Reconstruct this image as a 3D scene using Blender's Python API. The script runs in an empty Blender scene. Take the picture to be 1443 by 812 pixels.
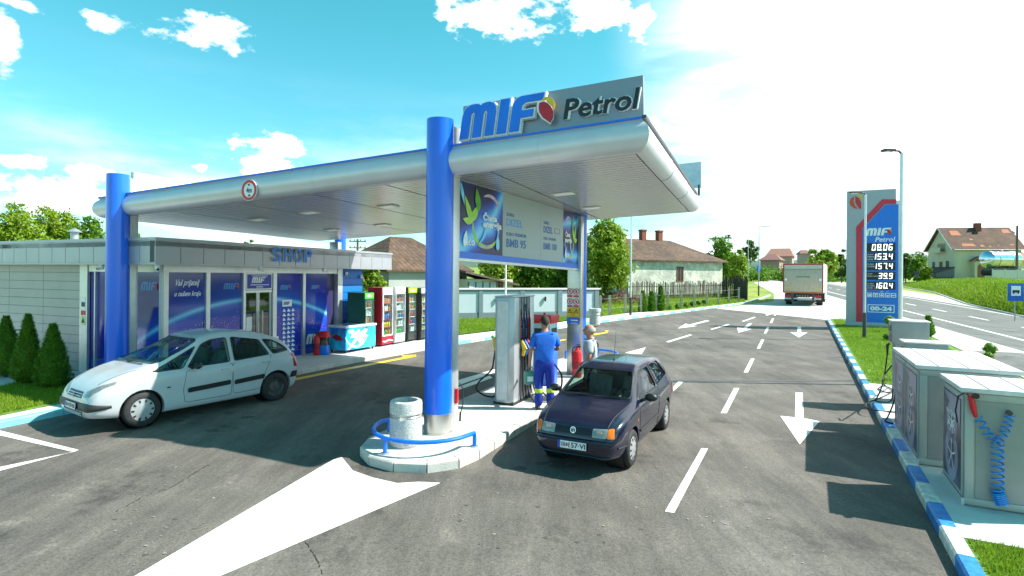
import bpy, bmesh, math, random
from mathutils import Vector, Matrix
from mathutils.bvhtree import BVHTree
from mathutils.geometry import tessellate_polygon
random.seed(7)
scene = bpy.context.scene
COL = scene.collection
rad = math.radians
# ------------------------------------------------------------------ camera
F, CU, CV, ROLL, H, SL = 790.0, 721.5, 388.0, rad(.5), 3.0, .0165
cr, sr = math.cos(ROLL), math.sin(ROLL)
def ray(u, v):
    a = (u-CU)/F; b = -(v-CV)/F
    return a*cr-b*sr, b*cr+a*sr
def G(u, v, h=0.0):
    """point of the (gently rising) ground sheet seen at a place of the photograph"""
    a, b = ray(u, v); t = (H-h)/(SL-b)
    return Vector((a*t, t, SL*t+h))
def D(u, v, t):
    a, b = ray(u, v); return Vector((a*t, t, H+b*t))
def gz(x, y, h=0.0): return SL*y+h
cam = bpy.data.cameras.new('camera'); co = bpy.data.objects.new('camera', cam); COL.objects.link(co)
co.location = (0, 0, H)
co.rotation_mode = 'XYZ'
co.matrix_world = Matrix.Translation((0, 0, H)) @ Matrix.Rotation(rad(90), 4, 'X') @ Matrix.Rotation(ROLL, 4, 'Z')
cam.sensor_width = 36; cam.lens = F/1443*36
cam.shift_y = -(406-CV)/1443
cam.clip_start = .1; cam.clip_end = 6000
scene.camera = co
# ------------------------------------------------------------------ materials
MATS = {}
def nodes(m):
    m.use_nodes = True; return m.node_tree.nodes, m.node_tree.links
def mat(name, col, rough=.6, metal=0, var=.12, scale=6, bump=0, bscale=40, spec=.5, col2=None, emit=0, coat=0, stretch=None, contrast=(.3,.7)):
    if name in MATS: return MATS[name]
    m = bpy.data.materials.new(name); N, L = nodes(m)
    p = N['Principled BSDF']
    p.inputs['Roughness'].default_value = rough; p.inputs['Metallic'].default_value = metal
    p.inputs['Specular IOR Level'].default_value = spec
    if coat: p.inputs['Coat Weight'].default_value = coat; p.inputs['Coat Roughness'].default_value = .05
    tc = N.new('ShaderNodeTexCoord'); out = tc.outputs['Object']
    if stretch:
        mp = N.new('ShaderNodeMapping'); mp.inputs['Scale'].default_value = stretch
        L.new(out, mp.inputs['Vector']); out = mp.outputs['Vector']
    nz = N.new('ShaderNodeTexNoise'); nz.inputs['Scale'].default_value = scale; nz.inputs['Detail'].default_value = 6
    nz.inputs['Roughness'].default_value = .62
    L.new(out, nz.inputs['Vector'])
    r = N.new('ShaderNodeValToRGB')
    r.color_ramp.elements[0].position = contrast[0]; r.color_ramp.elements[1].position = contrast[1]
    c2 = col2 or tuple(min(1, c*(1+var)) for c in col)
    c1 = col if col2 else tuple(c*(1-var) for c in col)
    r.color_ramp.elements[0].color = (*c1, 1); r.color_ramp.elements[1].color = (*c2, 1)
    L.new(nz.outputs['Fac'], r.inputs['Fac']); L.new(r.outputs['Color'], p.inputs['Base Color'])
    if emit:
        p.inputs['Emission Color'].default_value = (*col, 1); p.inputs['Emission Strength'].default_value = emit
    if bump:
        n2 = N.new('ShaderNodeTexNoise'); n2.inputs['Scale'].default_value = bscale; n2.inputs['Detail'].default_value = 5
        L.new(out, n2.inputs['Vector'])
        b = N.new('ShaderNodeBump'); b.inputs['Strength'].default_value = bump; b.inputs['Distance'].default_value = .02
        L.new(n2.outputs['Fac'], b.inputs['Height']); L.new(b.outputs['Normal'], p.inputs['Normal'])
    MATS[name] = m; return m
def lines_mat(name, col, line, period, axis=0, width=.06, rough=.4, metal=0, off=0.0, var=.08, bump=.3, base=None):
    """sheet with thin parallel joints, object coordinates"""
    m = mat(name, col, rough, metal, var=var, scale=3)
    N, L = nodes(m); p = N['Principled BSDF']
    tc = N.new('ShaderNodeTexCoord'); s = N.new('ShaderNodeSeparateXYZ'); L.new(tc.outputs['Object'], s.inputs[0])
    a = N.new('ShaderNodeMath'); a.operation = 'MULTIPLY_ADD'; a.inputs[1].default_value = 1/period; a.inputs[2].default_value = off
    L.new(s.outputs[axis], a.inputs[0])
    f = N.new('ShaderNodeMath'); f.operation = 'FRACT'; L.new(a.outputs[0], f.inputs[0])
    g = N.new('ShaderNodeMath'); g.operation = 'LESS_THAN'; g.inputs[1].default_value = width; L.new(f.outputs[0], g.inputs[0])
    mx = N.new('ShaderNodeMix'); mx.data_type = 'RGBA'
    src = p.inputs['Base Color'].links[0].from_socket
    L.new(g.outputs[0], mx.inputs[0]); L.new(src, mx.inputs[6]); mx.inputs[7].default_value = (*line, 1)
    L.new(mx.outputs[2], p.inputs['Base Color'])
    return m
def glass_mat(name, tint, rough=.02, alpha=.35):
    if name in MATS: return MATS[name]
    m = bpy.data.materials.new(name); N, L = nodes(m)
    N.remove(N['Principled BSDF']); o = N['Material Output']
    t = N.new('ShaderNodeBsdfTransparent'); t.inputs[0].default_value = (*tint, 1)
    g = N.new('ShaderNodeBsdfGlossy'); g.inputs['Roughness'].default_value = rough; g.inputs[0].default_value = (.9,.95,1,1)
    fr = N.new('ShaderNodeLayerWeight'); fr.inputs[0].default_value = .5
    pw = N.new('ShaderNodeMath'); pw.operation = 'POWER'; pw.inputs[1].default_value = 4.0; L.new(fr.outputs['Facing'], pw.inputs[0])
    ad = N.new('ShaderNodeMath'); ad.operation = 'MULTIPLY_ADD'; ad.inputs[1].default_value = .6; ad.inputs[2].default_value = alpha+.02
    L.new(pw.outputs[0], ad.inputs[0])
    ad.use_clamp = True
    x = N.new('ShaderNodeMixShader'); L.new(ad.outputs[0], x.inputs[0]); L.new(t.outputs[0], x.inputs[1]); L.new(g.outputs[0], x.inputs[2])
    L.new(x.outputs[0], o.inputs['Surface']); MATS[name] = m; return m
def leaf_mat(name, c1, c2, trans=.35, rough=.55):
    if name in MATS: return MATS[name]
    m = bpy.data.materials.new(name); N, L = nodes(m); p = N['Principled BSDF']; o = N['Material Output']
    ge = N.new('ShaderNodeNewGeometry'); r = N.new('ShaderNodeValToRGB')
    r.color_ramp.elements[0].color = (*c1, 1); r.color_ramp.elements[1].color = (*c2, 1)
    tc = N.new('ShaderNodeTexCoord'); nz = N.new('ShaderNodeTexNoise'); nz.inputs['Scale'].default_value = .9; nz.inputs['Detail'].default_value = 3
    L.new(tc.outputs['Object'], nz.inputs['Vector'])
    ad = N.new('ShaderNodeMath'); ad.operation = 'MULTIPLY_ADD'; ad.inputs[1].default_value = .55
    L.new(ge.outputs['Random Per Island'], ad.inputs[0])
    ml = N.new('ShaderNodeMath'); ml.operation = 'MULTIPLY'; ml.inputs[1].default_value = .55; L.new(nz.outputs['Fac'], ml.inputs[0]); L.new(ml.outputs[0], ad.inputs[2])
    L.new(ad.outputs[0], r.inputs['Fac']); L.new(r.outputs['Color'], p.inputs['Base Color'])
    p.inputs['Roughness'].default_value = rough; p.inputs['Specular IOR Level'].default_value = .3
    tr = N.new('ShaderNodeBsdfTranslucent'); L.new(r.outputs['Color'], tr.inputs[0])
    x = N.new('ShaderNodeMixShader'); x.inputs[0].default_value = trans
    L.new(p.outputs[0], x.inputs[1]); L.new(tr.outputs[0], x.inputs[2]); L.new(x.outputs[0], o.inputs['Surface'])
    MATS[name] = m; return m
# ------------------------------------------------------------------ mesh collector
class MB:
    def __init__(s): s.v = []; s.f = []; s.mi = []; s.m = 0
    def add(s, vs, fs, M=None):
        b = len(s.v)
        for p in vs:
            p = Vector(p); s.v.append(M @ p if M else p)
        for f in fs: s.f.append([b+i for i in f]); s.mi.append(s.m)
        return s
    def box(s, x0, x1, y0, y1, z0, z1, M=None):
        return s.add([(x0,y0,z0),(x1,y0,z0),(x1,y1,z0),(x0,y1,z0),(x0,y0,z1),(x1,y0,z1),(x1,y1,z1),(x0,y1,z1)],
              [(0,3,2,1),(4,5,6,7),(0,1,5,4),(1,2,6,5),(2,3,7,6),(3,0,4,7)], M)
    def cbox(s, c, d, M=None):
        return s.box(c[0]-d[0]/2, c[0]+d[0]/2, c[1]-d[1]/2, c[1]+d[1]/2, c[2]-d[2]/2, c[2]+d[2]/2, M)
    def prism(s, poly, z0, z1, M=None, side=True):
        """polygon (x, y) extruded z0..z1; z0/z1 may be functions of (x, y)"""
        fa = (lambda x, y: z0) if not callable(z0) else z0
        fb = (lambda x, y: z1) if not callable(z1) else z1
        poly = [(p[0], p[1]) for p in poly]
        if sum(poly[i][0]*poly[(i+1)%len(poly)][1]-poly[(i+1)%len(poly)][0]*poly[i][1] for i in range(len(poly))) < 0: poly = poly[::-1]
        n = len(poly)
        vs = [(x,y,fa(x,y)) for x,y in poly]+[(x,y,fb(x,y)) for x,y in poly]
        fs = [list(range(n))[::-1], list(range(n, 2*n))]+[(i,(i+1)%n,n+(i+1)%n,n+i) for i in range(n)]
        return s.add(vs, fs, M)
    def sheet(s, poly, z, M=None):
        fa = (lambda x, y: z) if not callable(z) else z
        poly = [(p[0], p[1]) for p in poly]
        if sum(poly[i][0]*poly[(i+1)%len(poly)][1]-poly[(i+1)%len(poly)][0]*poly[i][1] for i in range(len(poly))) < 0: poly = poly[::-1]
        return s.add([(x,y,fa(x,y)) for x,y in poly], [list(range(len(poly)))], M)
    def cyl(s, c, r, h, n=24, r2=None, M=None, cap=True):
        r2 = r if r2 is None else r2
        vs = [(c[0]+r*math.cos(2*math.pi*i/n), c[1]+r*math.sin(2*math.pi*i/n), c[2]) for i in range(n)]
        vs += [(c[0]+r2*math.cos(2*math.pi*i/n), c[1]+r2*math.sin(2*math.pi*i/n), c[2]+h) for i in range(n)]
        fs = [(i,(i+1)%n,n+(i+1)%n,n+i) for i in range(n)]
        if cap: fs += [list(range(n))[::-1], list(range(n,2*n))]
        return s.add(vs, fs, M)
    def lathe(s, prof, n=24, M=None, c=(0,0,0)):
        vs = []; fs = []; k = len(prof)
        for i in range(n):
            a = 2*math.pi*i/n
            for r, z in prof: vs.append((c[0]+r*math.cos(a), c[1]+r*math.sin(a), c[2]+z))
        for i in range(n):
            for j in range(k-1):
                fs.append((i*k+j, ((i+1)%n)*k+j, ((i+1)%n)*k+j+1, i*k+j+1))
        return s.add(vs, fs, M)
    def tube(s, path, r, n=8, M=None, cap=True):
        path = [Vector(p) for p in path]; rs = r if isinstance(r, (list, tuple)) else [r]*len(path)
        vs = []; fs = []; up = Vector((0,0,1)); prev = None
        for i, p in enumerate(path):
            d = (path[min(i+1,len(path)-1)]-path[max(i-1,0)])
            if d.length < 1e-9: d = Vector((0,0,1))
            d.normalize()
            if prev is None:
                a = d.cross(up if abs(d.z) < .9 else Vector((1,0,0))).normalized()
            else:
                a = prev-d*prev.dot(d)
                a = a.normalized() if a.length > 1e-6 else d.orthogonal().normalized()
            prev = a; b = d.cross(a)
            for j in range(n):
                t = 2*math.pi*j/n; vs.append(p+(a*math.cos(t)+b*math.sin(t))*rs[i])
        for i in range(len(path)-1):
            for j in range(n): fs.append((i*n+j, i*n+(j+1)%n, (i+1)*n+(j+1)%n, (i+1)*n+j))
        if cap: fs += [list(range(n))[::-1], [(len(path)-1)*n+j for j in range(n)]]
        return s.add(vs, fs, M)
    def ellip(s, c, r, n=16, k=10, M=None):
        vs = []; fs = []
        for j in range(k+1):
            t = math.pi*j/k
            for i in range(n):
                a = 2*math.pi*i/n
                vs.append((c[0]+r[0]*math.sin(t)*math.cos(a), c[1]+r[1]*math.sin(t)*math.sin(a), c[2]-r[2]*math.cos(t)))
        for j in range(k):
            for i in range(n): fs.append((j*n+i, j*n+(i+1)%n, (j+1)*n+(i+1)%n, (j+1)*n+i))
        return s.add(vs, fs, M)
    def build(s, name, m, parent=None, smooth=False, bevel=0, world=False, angle=35, label=None, cat=None, group=None, kind=None, loc=None, rotz=0, seg=2, uv=None):
        me = bpy.data.meshes.new(name); M = Matrix.Identity(4)
        if parent is not None and world: M = PM[parent.name].inverted()
        me.from_pydata([M @ p for p in s.v] if world and parent is not None else s.v, [], s.f)
        ms = m if isinstance(m, (list, tuple)) else [m]
        for x in ms: me.materials.append(x)
        if len(ms) > 1: me.polygons.foreach_set('material_index', s.mi)
        if uv: 
            l = me.uv_layers.new(name='UVMap')
            for i, lp in enumerate(me.loops): l.data[i].uv = uv(me.vertices[lp.vertex_index].co)
        bm = bmesh.new(); bm.from_mesh(me)
        if bevel or smooth: bmesh.ops.remove_doubles(bm, verts=bm.verts, dist=1e-5)
        if bevel:
            es = [e for e in bm.edges if len(e.link_faces) == 2 and e.calc_face_angle(0) > rad(30)]
            bmesh.ops.bevel(bm, geom=es, offset=bevel, segments=seg, profile=.5, affect='EDGES', clamp_overlap=True)
        if len(bm.faces) < 60000: bmesh.ops.recalc_face_normals(bm, faces=bm.faces)
        bm.to_mesh(me); bm.free()
        if smooth or bevel:
            me.polygons.foreach_set('use_smooth', [True]*len(me.polygons))
            me.set_sharp_from_angle(angle=rad(angle))
        me.update()
        o = bpy.data.objects.new(name, me); COL.objects.link(o)
        if parent is not None: o.parent = parent
        if loc is not None: o.location = loc; o.rotation_euler = (0,0,rotz)
        tagp(o, label, cat, group, kind)
        return o
def tagp(o, label=None, cat=None, group=None, kind=None):
    if label: o['label'] = label
    if cat: o['category'] = cat
    if group: o['group'] = group
    if kind: o['kind'] = kind
    return o
PM = {}
def thing(name, label, cat, loc=(0,0,0), rotz=0, group=None, M=None):
    o = bpy.data.objects.new(name, None); COL.objects.link(o)
    o.empty_display_size = .2
    Mx = M if M is not None else Matrix.Translation(Vector(loc)) @ Matrix.Rotation(rotz, 4, 'Z')
    o.matrix_world = Mx; PM[o.name] = Mx
    tagp(o, label, cat, group); return o
def settle(mb, name, m, h=None, label=None, cat=None, group=None, kind=None, **k):
    """a one-mesh thing modelled in world coordinates gets its origin at its base"""
    xs = [v.x for v in mb.v]; ys = [v.y for v in mb.v]; zs = [v.z for v in mb.v]
    c = Vector(((min(xs)+max(xs))/2, (min(ys)+max(ys))/2, min(zs)))
    mb.v = [v-c for v in mb.v]
    return mb.build(name, m, loc=c, label=label, cat=cat, group=group, kind=kind, **k)
def dup(root, loc, rotz=None, label=None, scale=None):
    r = root.copy(); COL.objects.link(r)
    r.location = loc
    if rotz is not None: r.rotation_euler = (0,0,rotz)
    if scale: r.scale = (scale,)*3 if not isinstance(scale, tuple) else scale
    if label: r['label'] = label
    for ch in list(root.children):
        c = ch.copy(); COL.objects.link(c); c.parent = r
        for g in list(ch.children):
            d = g.copy(); COL.objects.link(d); d.parent = c
    return r
def cspline(path, n=6):
    P = [Vector(p) for p in path]; o = []
    for i in range(len(P)-1):
        a, b, c, d = P[max(0,i-1)], P[i], P[i+1], P[min(len(P)-1,i+2)]
        for k in range(n):
            t = k/n; o.append(.5*((2*b)+(c-a)*t+(2*a-5*b+4*c-d)*t*t+(3*b-a-3*c+d)*t*t*t))
    return o+[P[-1]]
# frame: local X = along, local Y = up, local Z = out of the surface
def frame(o, right, up=(0,0,1), lift=0.0):
    r = Vector(right).normalized(); u = Vector(up); n = r.cross(u).normalized(); u = n.cross(r).normalized()
    M = Matrix((r, u, n)).transposed().to_4x4(); M.translation = Vector(o)+n*lift
    return M
def text_geo(body, ext=.002, bold=0.0, res=2):
    c = bpy.data.curves.new('txt', 'FONT'); c.body = body; c.size = 1; c.extrude = ext; c.offset = bold; c.resolution_u = res
    o = bpy.data.objects.new('txt', c); COL.objects.link(o)
    dg = bpy.context.evaluated_depsgraph_get(); dg.update()
    me = o.evaluated_get(dg).to_mesh()
    vs = [v.co.copy() for v in me.vertices]; fs = [list(p.vertices) for p in me.polygons]
    o.evaluated_get(dg).to_mesh_clear(); bpy.data.objects.remove(o); bpy.data.curves.remove(c)
    return vs, fs
def text(mb, body, M, x, y, w=None, h=None, ext=.002, bold=0.0, shear=0.0, center=False, res=2):
    """text fitted into width w and cap height h, lower left at (x, y) of frame M"""
    vs, fs = text_geo(body, 1, bold, res)
    x0 = min(v.x for v in vs); x1 = max(v.x for v in vs); y0 = min(v.y for v in vs); y1 = max(v.y for v in vs)
    sy = (h/(y1-y0)) if h else w/(x1-x0); sx = (w/(x1-x0)) if w else sy
    ox = x-(x1-x0)*sx/2 if center else x
    out = [Vector((ox+(v.x-x0)*sx+shear*(v.y-y0)*sy, y+(v.y-y0)*sy, ext*(v.z+1)/2+.0005)) for v in vs]
    mb.add(out, fs, M)
    return mb
def poly_pl(mb, pts, M, z0, z1):
    mb.prism(pts, z0, z1, M); return mb
GL_M = [(0,0),(0,.68),(.03,.84),(.1,.95),(.22,1.0),(.40,1.0),(.47,.975),(.52,.93),(.58,.975),(.66,1.0),(.78,1.0),(.9,.95),(.97,.84),(1,.68),(1,0),(.745,0),(.745,.68),(.73,.74),(.69,.77),(.65,.74),(.63,.68),(.63,0),(.37,0),(.37,.68),(.35,.74),(.31,.77),(.27,.74),(.255,.68),(.255,0)]
GL_I = [(0,0),(0,1),(.27,1),(.27,0)]
GL_F = [(0,0),(0,.68),(.03,.84),(.1,.95),(.22,1),(.86,1),(.86,.8),(.36,.8),(.28,.74),(.27,.66),(.27,.58),(.62,.58),(.62,.37),(.27,.37),(.27,0)]
def leafpoly(cx, cy, a, b, ang, n=10):
    """pointed leaf: length a, width b"""
    up = [(t/n*a, b/2*math.sin(math.pi*(t/n)**.8)) for t in range(n+1)]
    lo = [(t/n*a, -b/2*math.sin(math.pi*(t/n)**.8)) for t in range(n-1, 0, -1)]
    c, s = math.cos(ang), math.sin(ang)
    return [(cx+x*c-y*s, cy+x*s+y*c) for x, y in up+lo]
def mif(M, x, y, w, h, lift, thick, mats, parent, world=True, name='logo_letters', shear=.26, flame=True, grow=0.0):
    """the three heavy slanted letters with the small flame beside them; mats: letter, red, yellow"""
    mb = MB(); adv = [(GL_M, 0, 1.0), (GL_I, 1.1, 1), (GL_F, 1.47, 1)]; tot = 2.33+shear*.6
    for g, ox, sc in adv:
        pts = [(x+(ox+px+shear*py*.6)/tot*w, y+py*h) for px, py in g]
        if grow:
            cx = x+(ox+.5)/tot*w; cy = y+h/2
            n = len(pts); out = []
            ar = sum(pts[i][0]*pts[(i+1)%n][1]-pts[(i+1)%n][0]*pts[i][1] for i in range(n)); sg = 1 if ar > 0 else -1
            for i in range(n):
                p0, p1, p2 = pts[i-1], pts[i], pts[(i+1)%n]
                n1 = Vector((p1[1]-p0[1], -(p1[0]-p0[0]))); n2 = Vector((p2[1]-p1[1], -(p2[0]-p1[0])))
                nn = (n1.normalized()+n2.normalized()); k = max(.5, nn.length/2); nn.normalize()
                out.append((p1[0]+sg*nn.x*grow/k, p1[1]+sg*nn.y*grow/k))
            pts = out
        mb.prism(pts, lift, lift+thick, M)
    o = mb.build(name, mats[0], parent, world=world)
    if flame:
        fx = x+w*.88; fy = y+h*.05
        mb = MB(); mb.prism([(fx+p[0]*h, fy+p[1]*h) for p in [(.28,.0),(.34,.12),(.33,.3),(.26,.5),(.12,.62),(0,.68),(-.1,.55),(-.12,.4),(-.05,.25),(.1,.12)]], lift+thick+.004, lift+thick+.012, M)
        mb.build('logo_flame_red', mats[1], parent, world=world)
        mb = MB(); mb.prism([(fx+p[0]*h, fy+p[1]*h) for p in [(.02,.7),(.14,.64),(.28,.52),(.35,.35),(.38,.55),(.3,.7),(.18,.76)]], lift+thick+.004, lift+thick+.012, M)
        mb.build('logo_flame_yellow', mats[2], parent, world=world)
    return o
# colours
BLUE = mat('blue_paint', (.004,.13,.80), .28, var=.06, scale=1.5, coat=.4)
BLUE2 = mat('blue_rail_paint', (.006,.16,.74), .35, var=.1, scale=9)
STEEL = mat('brushed_steel', (.55,.54,.52), .28, .9, var=.08, scale=3, stretch=(1,1,30))
SILVER = mat('silver_cladding', (.62,.605,.655), .34, .22, var=.05, scale=2)
GREYCLAD = mat('grey_panel', (.25,.28,.31), .4, .35, var=.06, scale=2)
ALU = mat('aluminium', (.62,.64,.66), .35, .6, var=.06)
WHITE = mat('white_paint', (.78,.78,.76), .45, var=.05, scale=4)
BLACK = mat('black_plastic', (.014,.014,.016), .45, var=.2)
RUBBER = mat('rubber', (.018,.018,.019), .75, var=.25, scale=20)
RED = mat('red_paint', (.62,.014,.02), .35, var=.06)
YEL = mat('yellow_paint', (.75,.50,.02), .5, var=.1)
DARKGREY = mat('dark_grey_metal', (.06,.065,.07), .45, .3, var=.15)
GALV = mat('galvanised_steel', (.42,.45,.47), .45, .6, var=.12, scale=8)
WOOD = mat('weathered_wood', (.12,.10,.08), .85, var=.35, scale=8, bump=.5, stretch=(1,1,.2))
LETW = mat('letter_white', (.82,.83,.85), .4, var=.03)
LETB = mat('letter_blue', (.008,.17,.80), .3, var=.15, scale=2)
LETK = mat('letter_black', (.012,.013,.02), .4, var=.1)
# ------------------------------------------------------------------ light and sky
W = bpy.data.worlds.new('World'); scene.world = W; W.use_nodes = True
N, L = W.node_tree.nodes, W.node_tree.links
bg = N['Background']; sky = N.new('ShaderNodeTexSky'); sky.sky_type = 'NISHITA'; sky.sun_disc = False
SUN_EL, SUN_AZ = rad(45), rad(92)
sky.sun_elevation = SUN_EL; sky.sun_rotation = SUN_AZ; sky.air_density = 1.0; sky.dust_density = .6; sky.ozone_density = 1.2
tc = N.new('ShaderNodeTexCoord')
def vmath(op, a, b=None):
    n = N.new('ShaderNodeVectorMath'); n.operation = op
    L.new(a, n.inputs[0])
    if b is not None:
        if isinstance(b, (tuple, list, Vector)): n.inputs[1].default_value = tuple(b)
        else: L.new(b, n.inputs[1])
    return n
def fmath(op, a, b=None, c=None, clamp=False):
    n = N.new('ShaderNodeMath'); n.operation = op; n.use_clamp = clamp
    for i, x in enumerate((a, b, c)):
        if x is None: continue
        if isinstance(x, (int, float)): n.inputs[i].default_value = x
        else: L.new(x, n.inputs[i])
    return n.outputs[0]
def mapr(x, a, b, c=0, d=1):
    n = N.new('ShaderNodeMapRange'); n.interpolation_type = 'SMOOTHSTEP'
    L.new(x, n.inputs[0]); n.inputs[1].default_value = a; n.inputs[2].default_value = b; n.inputs[3].default_value = c; n.inputs[4].default_value = d
    return n.outputs[0]
dirv = vmath('NORMALIZE', tc.outputs['Generated']).outputs[0]
def sdir(u, v):
    a, b = ray(u, v); return Vector((a, 1, b)).normalized()
nz = N.new('ShaderNodeTexNoise'); nz.inputs['Scale'].default_value = 22; nz.inputs['Detail'].default_value = 8; nz.inputs['Roughness'].default_value = .62
mp = N.new('ShaderNodeMapping'); mp.inputs['Scale'].default_value = (1,1,1.8); L.new(dirv, mp.inputs[0]); L.new(mp.outputs[0], nz.inputs['Vector'])
# cumulus puffs: direction, angular half size (wide, high)
puffs = [(700,22,75,26,1),(840,18,48,24,1),(905,38,16,22,.75),(145,32,34,10,.9),(300,42,55,22,.8),(385,205,48,17,1),(385,238,65,16,1.1),(283,238,12,8,.8),(30,232,42,14,1),(80,275,135,36,1.05),(120,243,40,12,.9),(5,45,22,50,.9),(20,5,48,10,.9),(210,42,22,8,.55),(985,2,34,10,.7),(940,185,34,16,.7),(1040,215,70,24,.7),(450,262,40,10,.8)]
acc = None
for (u, v, ru, rv, k) in puffs:
    c = sdir(u, v); rr = ru/F/(1+((u-CU)/F)**2); rz = rv/F/math.sqrt(1+((u-CU)/F)**2)
    d = vmath('SUBTRACT', dirv, c).outputs[0]
    # scale along the horizontal tangent and the vertical
    t = Vector((c.y, -c.x, 0)).normalized()
    h = fmath('ABSOLUTE', vmath('DOT_PRODUCT', d, t).outputs['Value']); s = N.new('ShaderNodeSeparateXYZ'); L.new(d, s.inputs[0])
    a = fmath('POWER', fmath('MULTIPLY', h, 1/rr), 2.0); b = fmath('POWER', fmath('ABSOLUTE', fmath('MULTIPLY', s.outputs[2], 1/rz)), 2.0)
    e = fmath('MULTIPLY', fmath('SUBTRACT', 1.0, fmath('SQRT', fmath('ADD', a, b))), k)
    acc = e if acc is None else fmath('MAXIMUM', acc, e)
nfac = fmath('MULTIPLY', fmath('SUBTRACT', nz.outputs['Fac'], .5), 3.4)
cl = mapr(fmath("ADD", acc, nfac), -.05, .55)
# thin veil with streaks, thicker towards the sun's side
nz2 = N.new('ShaderNodeTexNoise'); nz2.inputs['Scale'].default_value = 3.2; nz2.inputs['Detail'].default_value = 7; nz2.inputs['Roughness'].default_value = .6
mp2 = N.new('ShaderNodeMapping'); mp2.inputs['Scale'].default_value = (1,1,4); mp2.inputs['Location'].default_value = (.3,.1,.45); L.new(dirv, mp2.inputs[0]); L.new(mp2.outputs[0], nz2.inputs['Vector'])
glow = mapr(vmath('DOT_PRODUCT', dirv, tuple(sdir(1600, 60))).outputs["Value"], .79, .965)
sz = N.new('ShaderNodeSeparateXYZ'); L.new(dirv, sz.inputs[0])
lowb = mapr(sz.outputs[2], .02, .34, 1, 0)
veil = fmath('MULTIPLY', mapr(nz2.outputs['Fac'], .36, .72), fmath('ADD', fmath('MULTIPLY', glow, .8), fmath('MULTIPLY', lowb, .75)), clamp=True)
veil2 = fmath('ADD', veil, fmath('MULTIPLY', glow, 1.05), clamp=True)
cover = fmath('MAXIMUM', cl, veil2)
cover = fmath('MULTIPLY', cover, mapr(sz.outputs[2], -.02, .01))
tint = N.new('ShaderNodeMix'); tint.data_type = 'RGBA'; tint.blend_type = 'MULTIPLY'; tint.inputs[0].default_value = 1
L.new(sky.outputs[0], tint.inputs[6])
tr = N.new('ShaderNodeMix'); tr.data_type = 'RGBA'; L.new(mapr(sz.outputs[2], 0, .5), tr.inputs[0])
tr.inputs[6].default_value = (.50,.90,.88,1); tr.inputs[7].default_value = (.28,1.02,.78,1)
L.new(tr.outputs[2], tint.inputs[7])
mx = N.new('ShaderNodeMix'); mx.data_type = 'RGBA'; L.new(cover, mx.inputs[0]); L.new(tint.outputs[2], mx.inputs[6])
vcol = N.new('ShaderNodeMix'); vcol.data_type = 'RGBA'; nz3 = N.new('ShaderNodeTexNoise'); nz3.inputs['Scale'].default_value = 4.5; nz3.inputs['Detail'].default_value = 6; mp3 = N.new('ShaderNodeMapping'); mp3.inputs['Scale'].default_value = (1,1,5); mp3.inputs['Location'].default_value = (2,1,.2); L.new(dirv, mp3.inputs[0]); L.new(mp3.outputs[0], nz3.inputs['Vector'])
L.new(fmath('MAXIMUM', mapr(nz3.outputs['Fac'], .40, .58), cl), vcol.inputs[0]); vcol.inputs[6].default_value = (4.0,4.5,4.7,1); vcol.inputs[7].default_value = (7.2,7.4,7.5,1); L.new(vcol.outputs[2], mx.inputs[7])
L.new(mx.outputs[2], bg.inputs[0]); bg.inputs[1].default_value = .135
sl = bpy.data.lights.new('sun', 'SUN'); sl.energy = 5.0; sl.angle = rad(.55); sl.color = (1,.955,.88)
so = bpy.data.objects.new('sun', sl); COL.objects.link(so)
sdv = Vector((math.sin(SUN_AZ)*math.cos(SUN_EL), math.cos(SUN_AZ)*math.cos(SUN_EL), math.sin(SUN_EL)))
so.rotation_euler = sdv.to_track_quat('Z', 'Y').to_euler(); so.location = (20,0,30)
scene.view_settings.view_transform = 'Standard'; scene.view_settings.look = 'None'; scene.view_settings.exposure = 1.03; scene.view_settings.gamma = 1
scene.view_settings.use_curve_mapping = False
scene.cycles.max_bounces = 8; scene.cycles.transparent_max_bounces = 12
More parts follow.
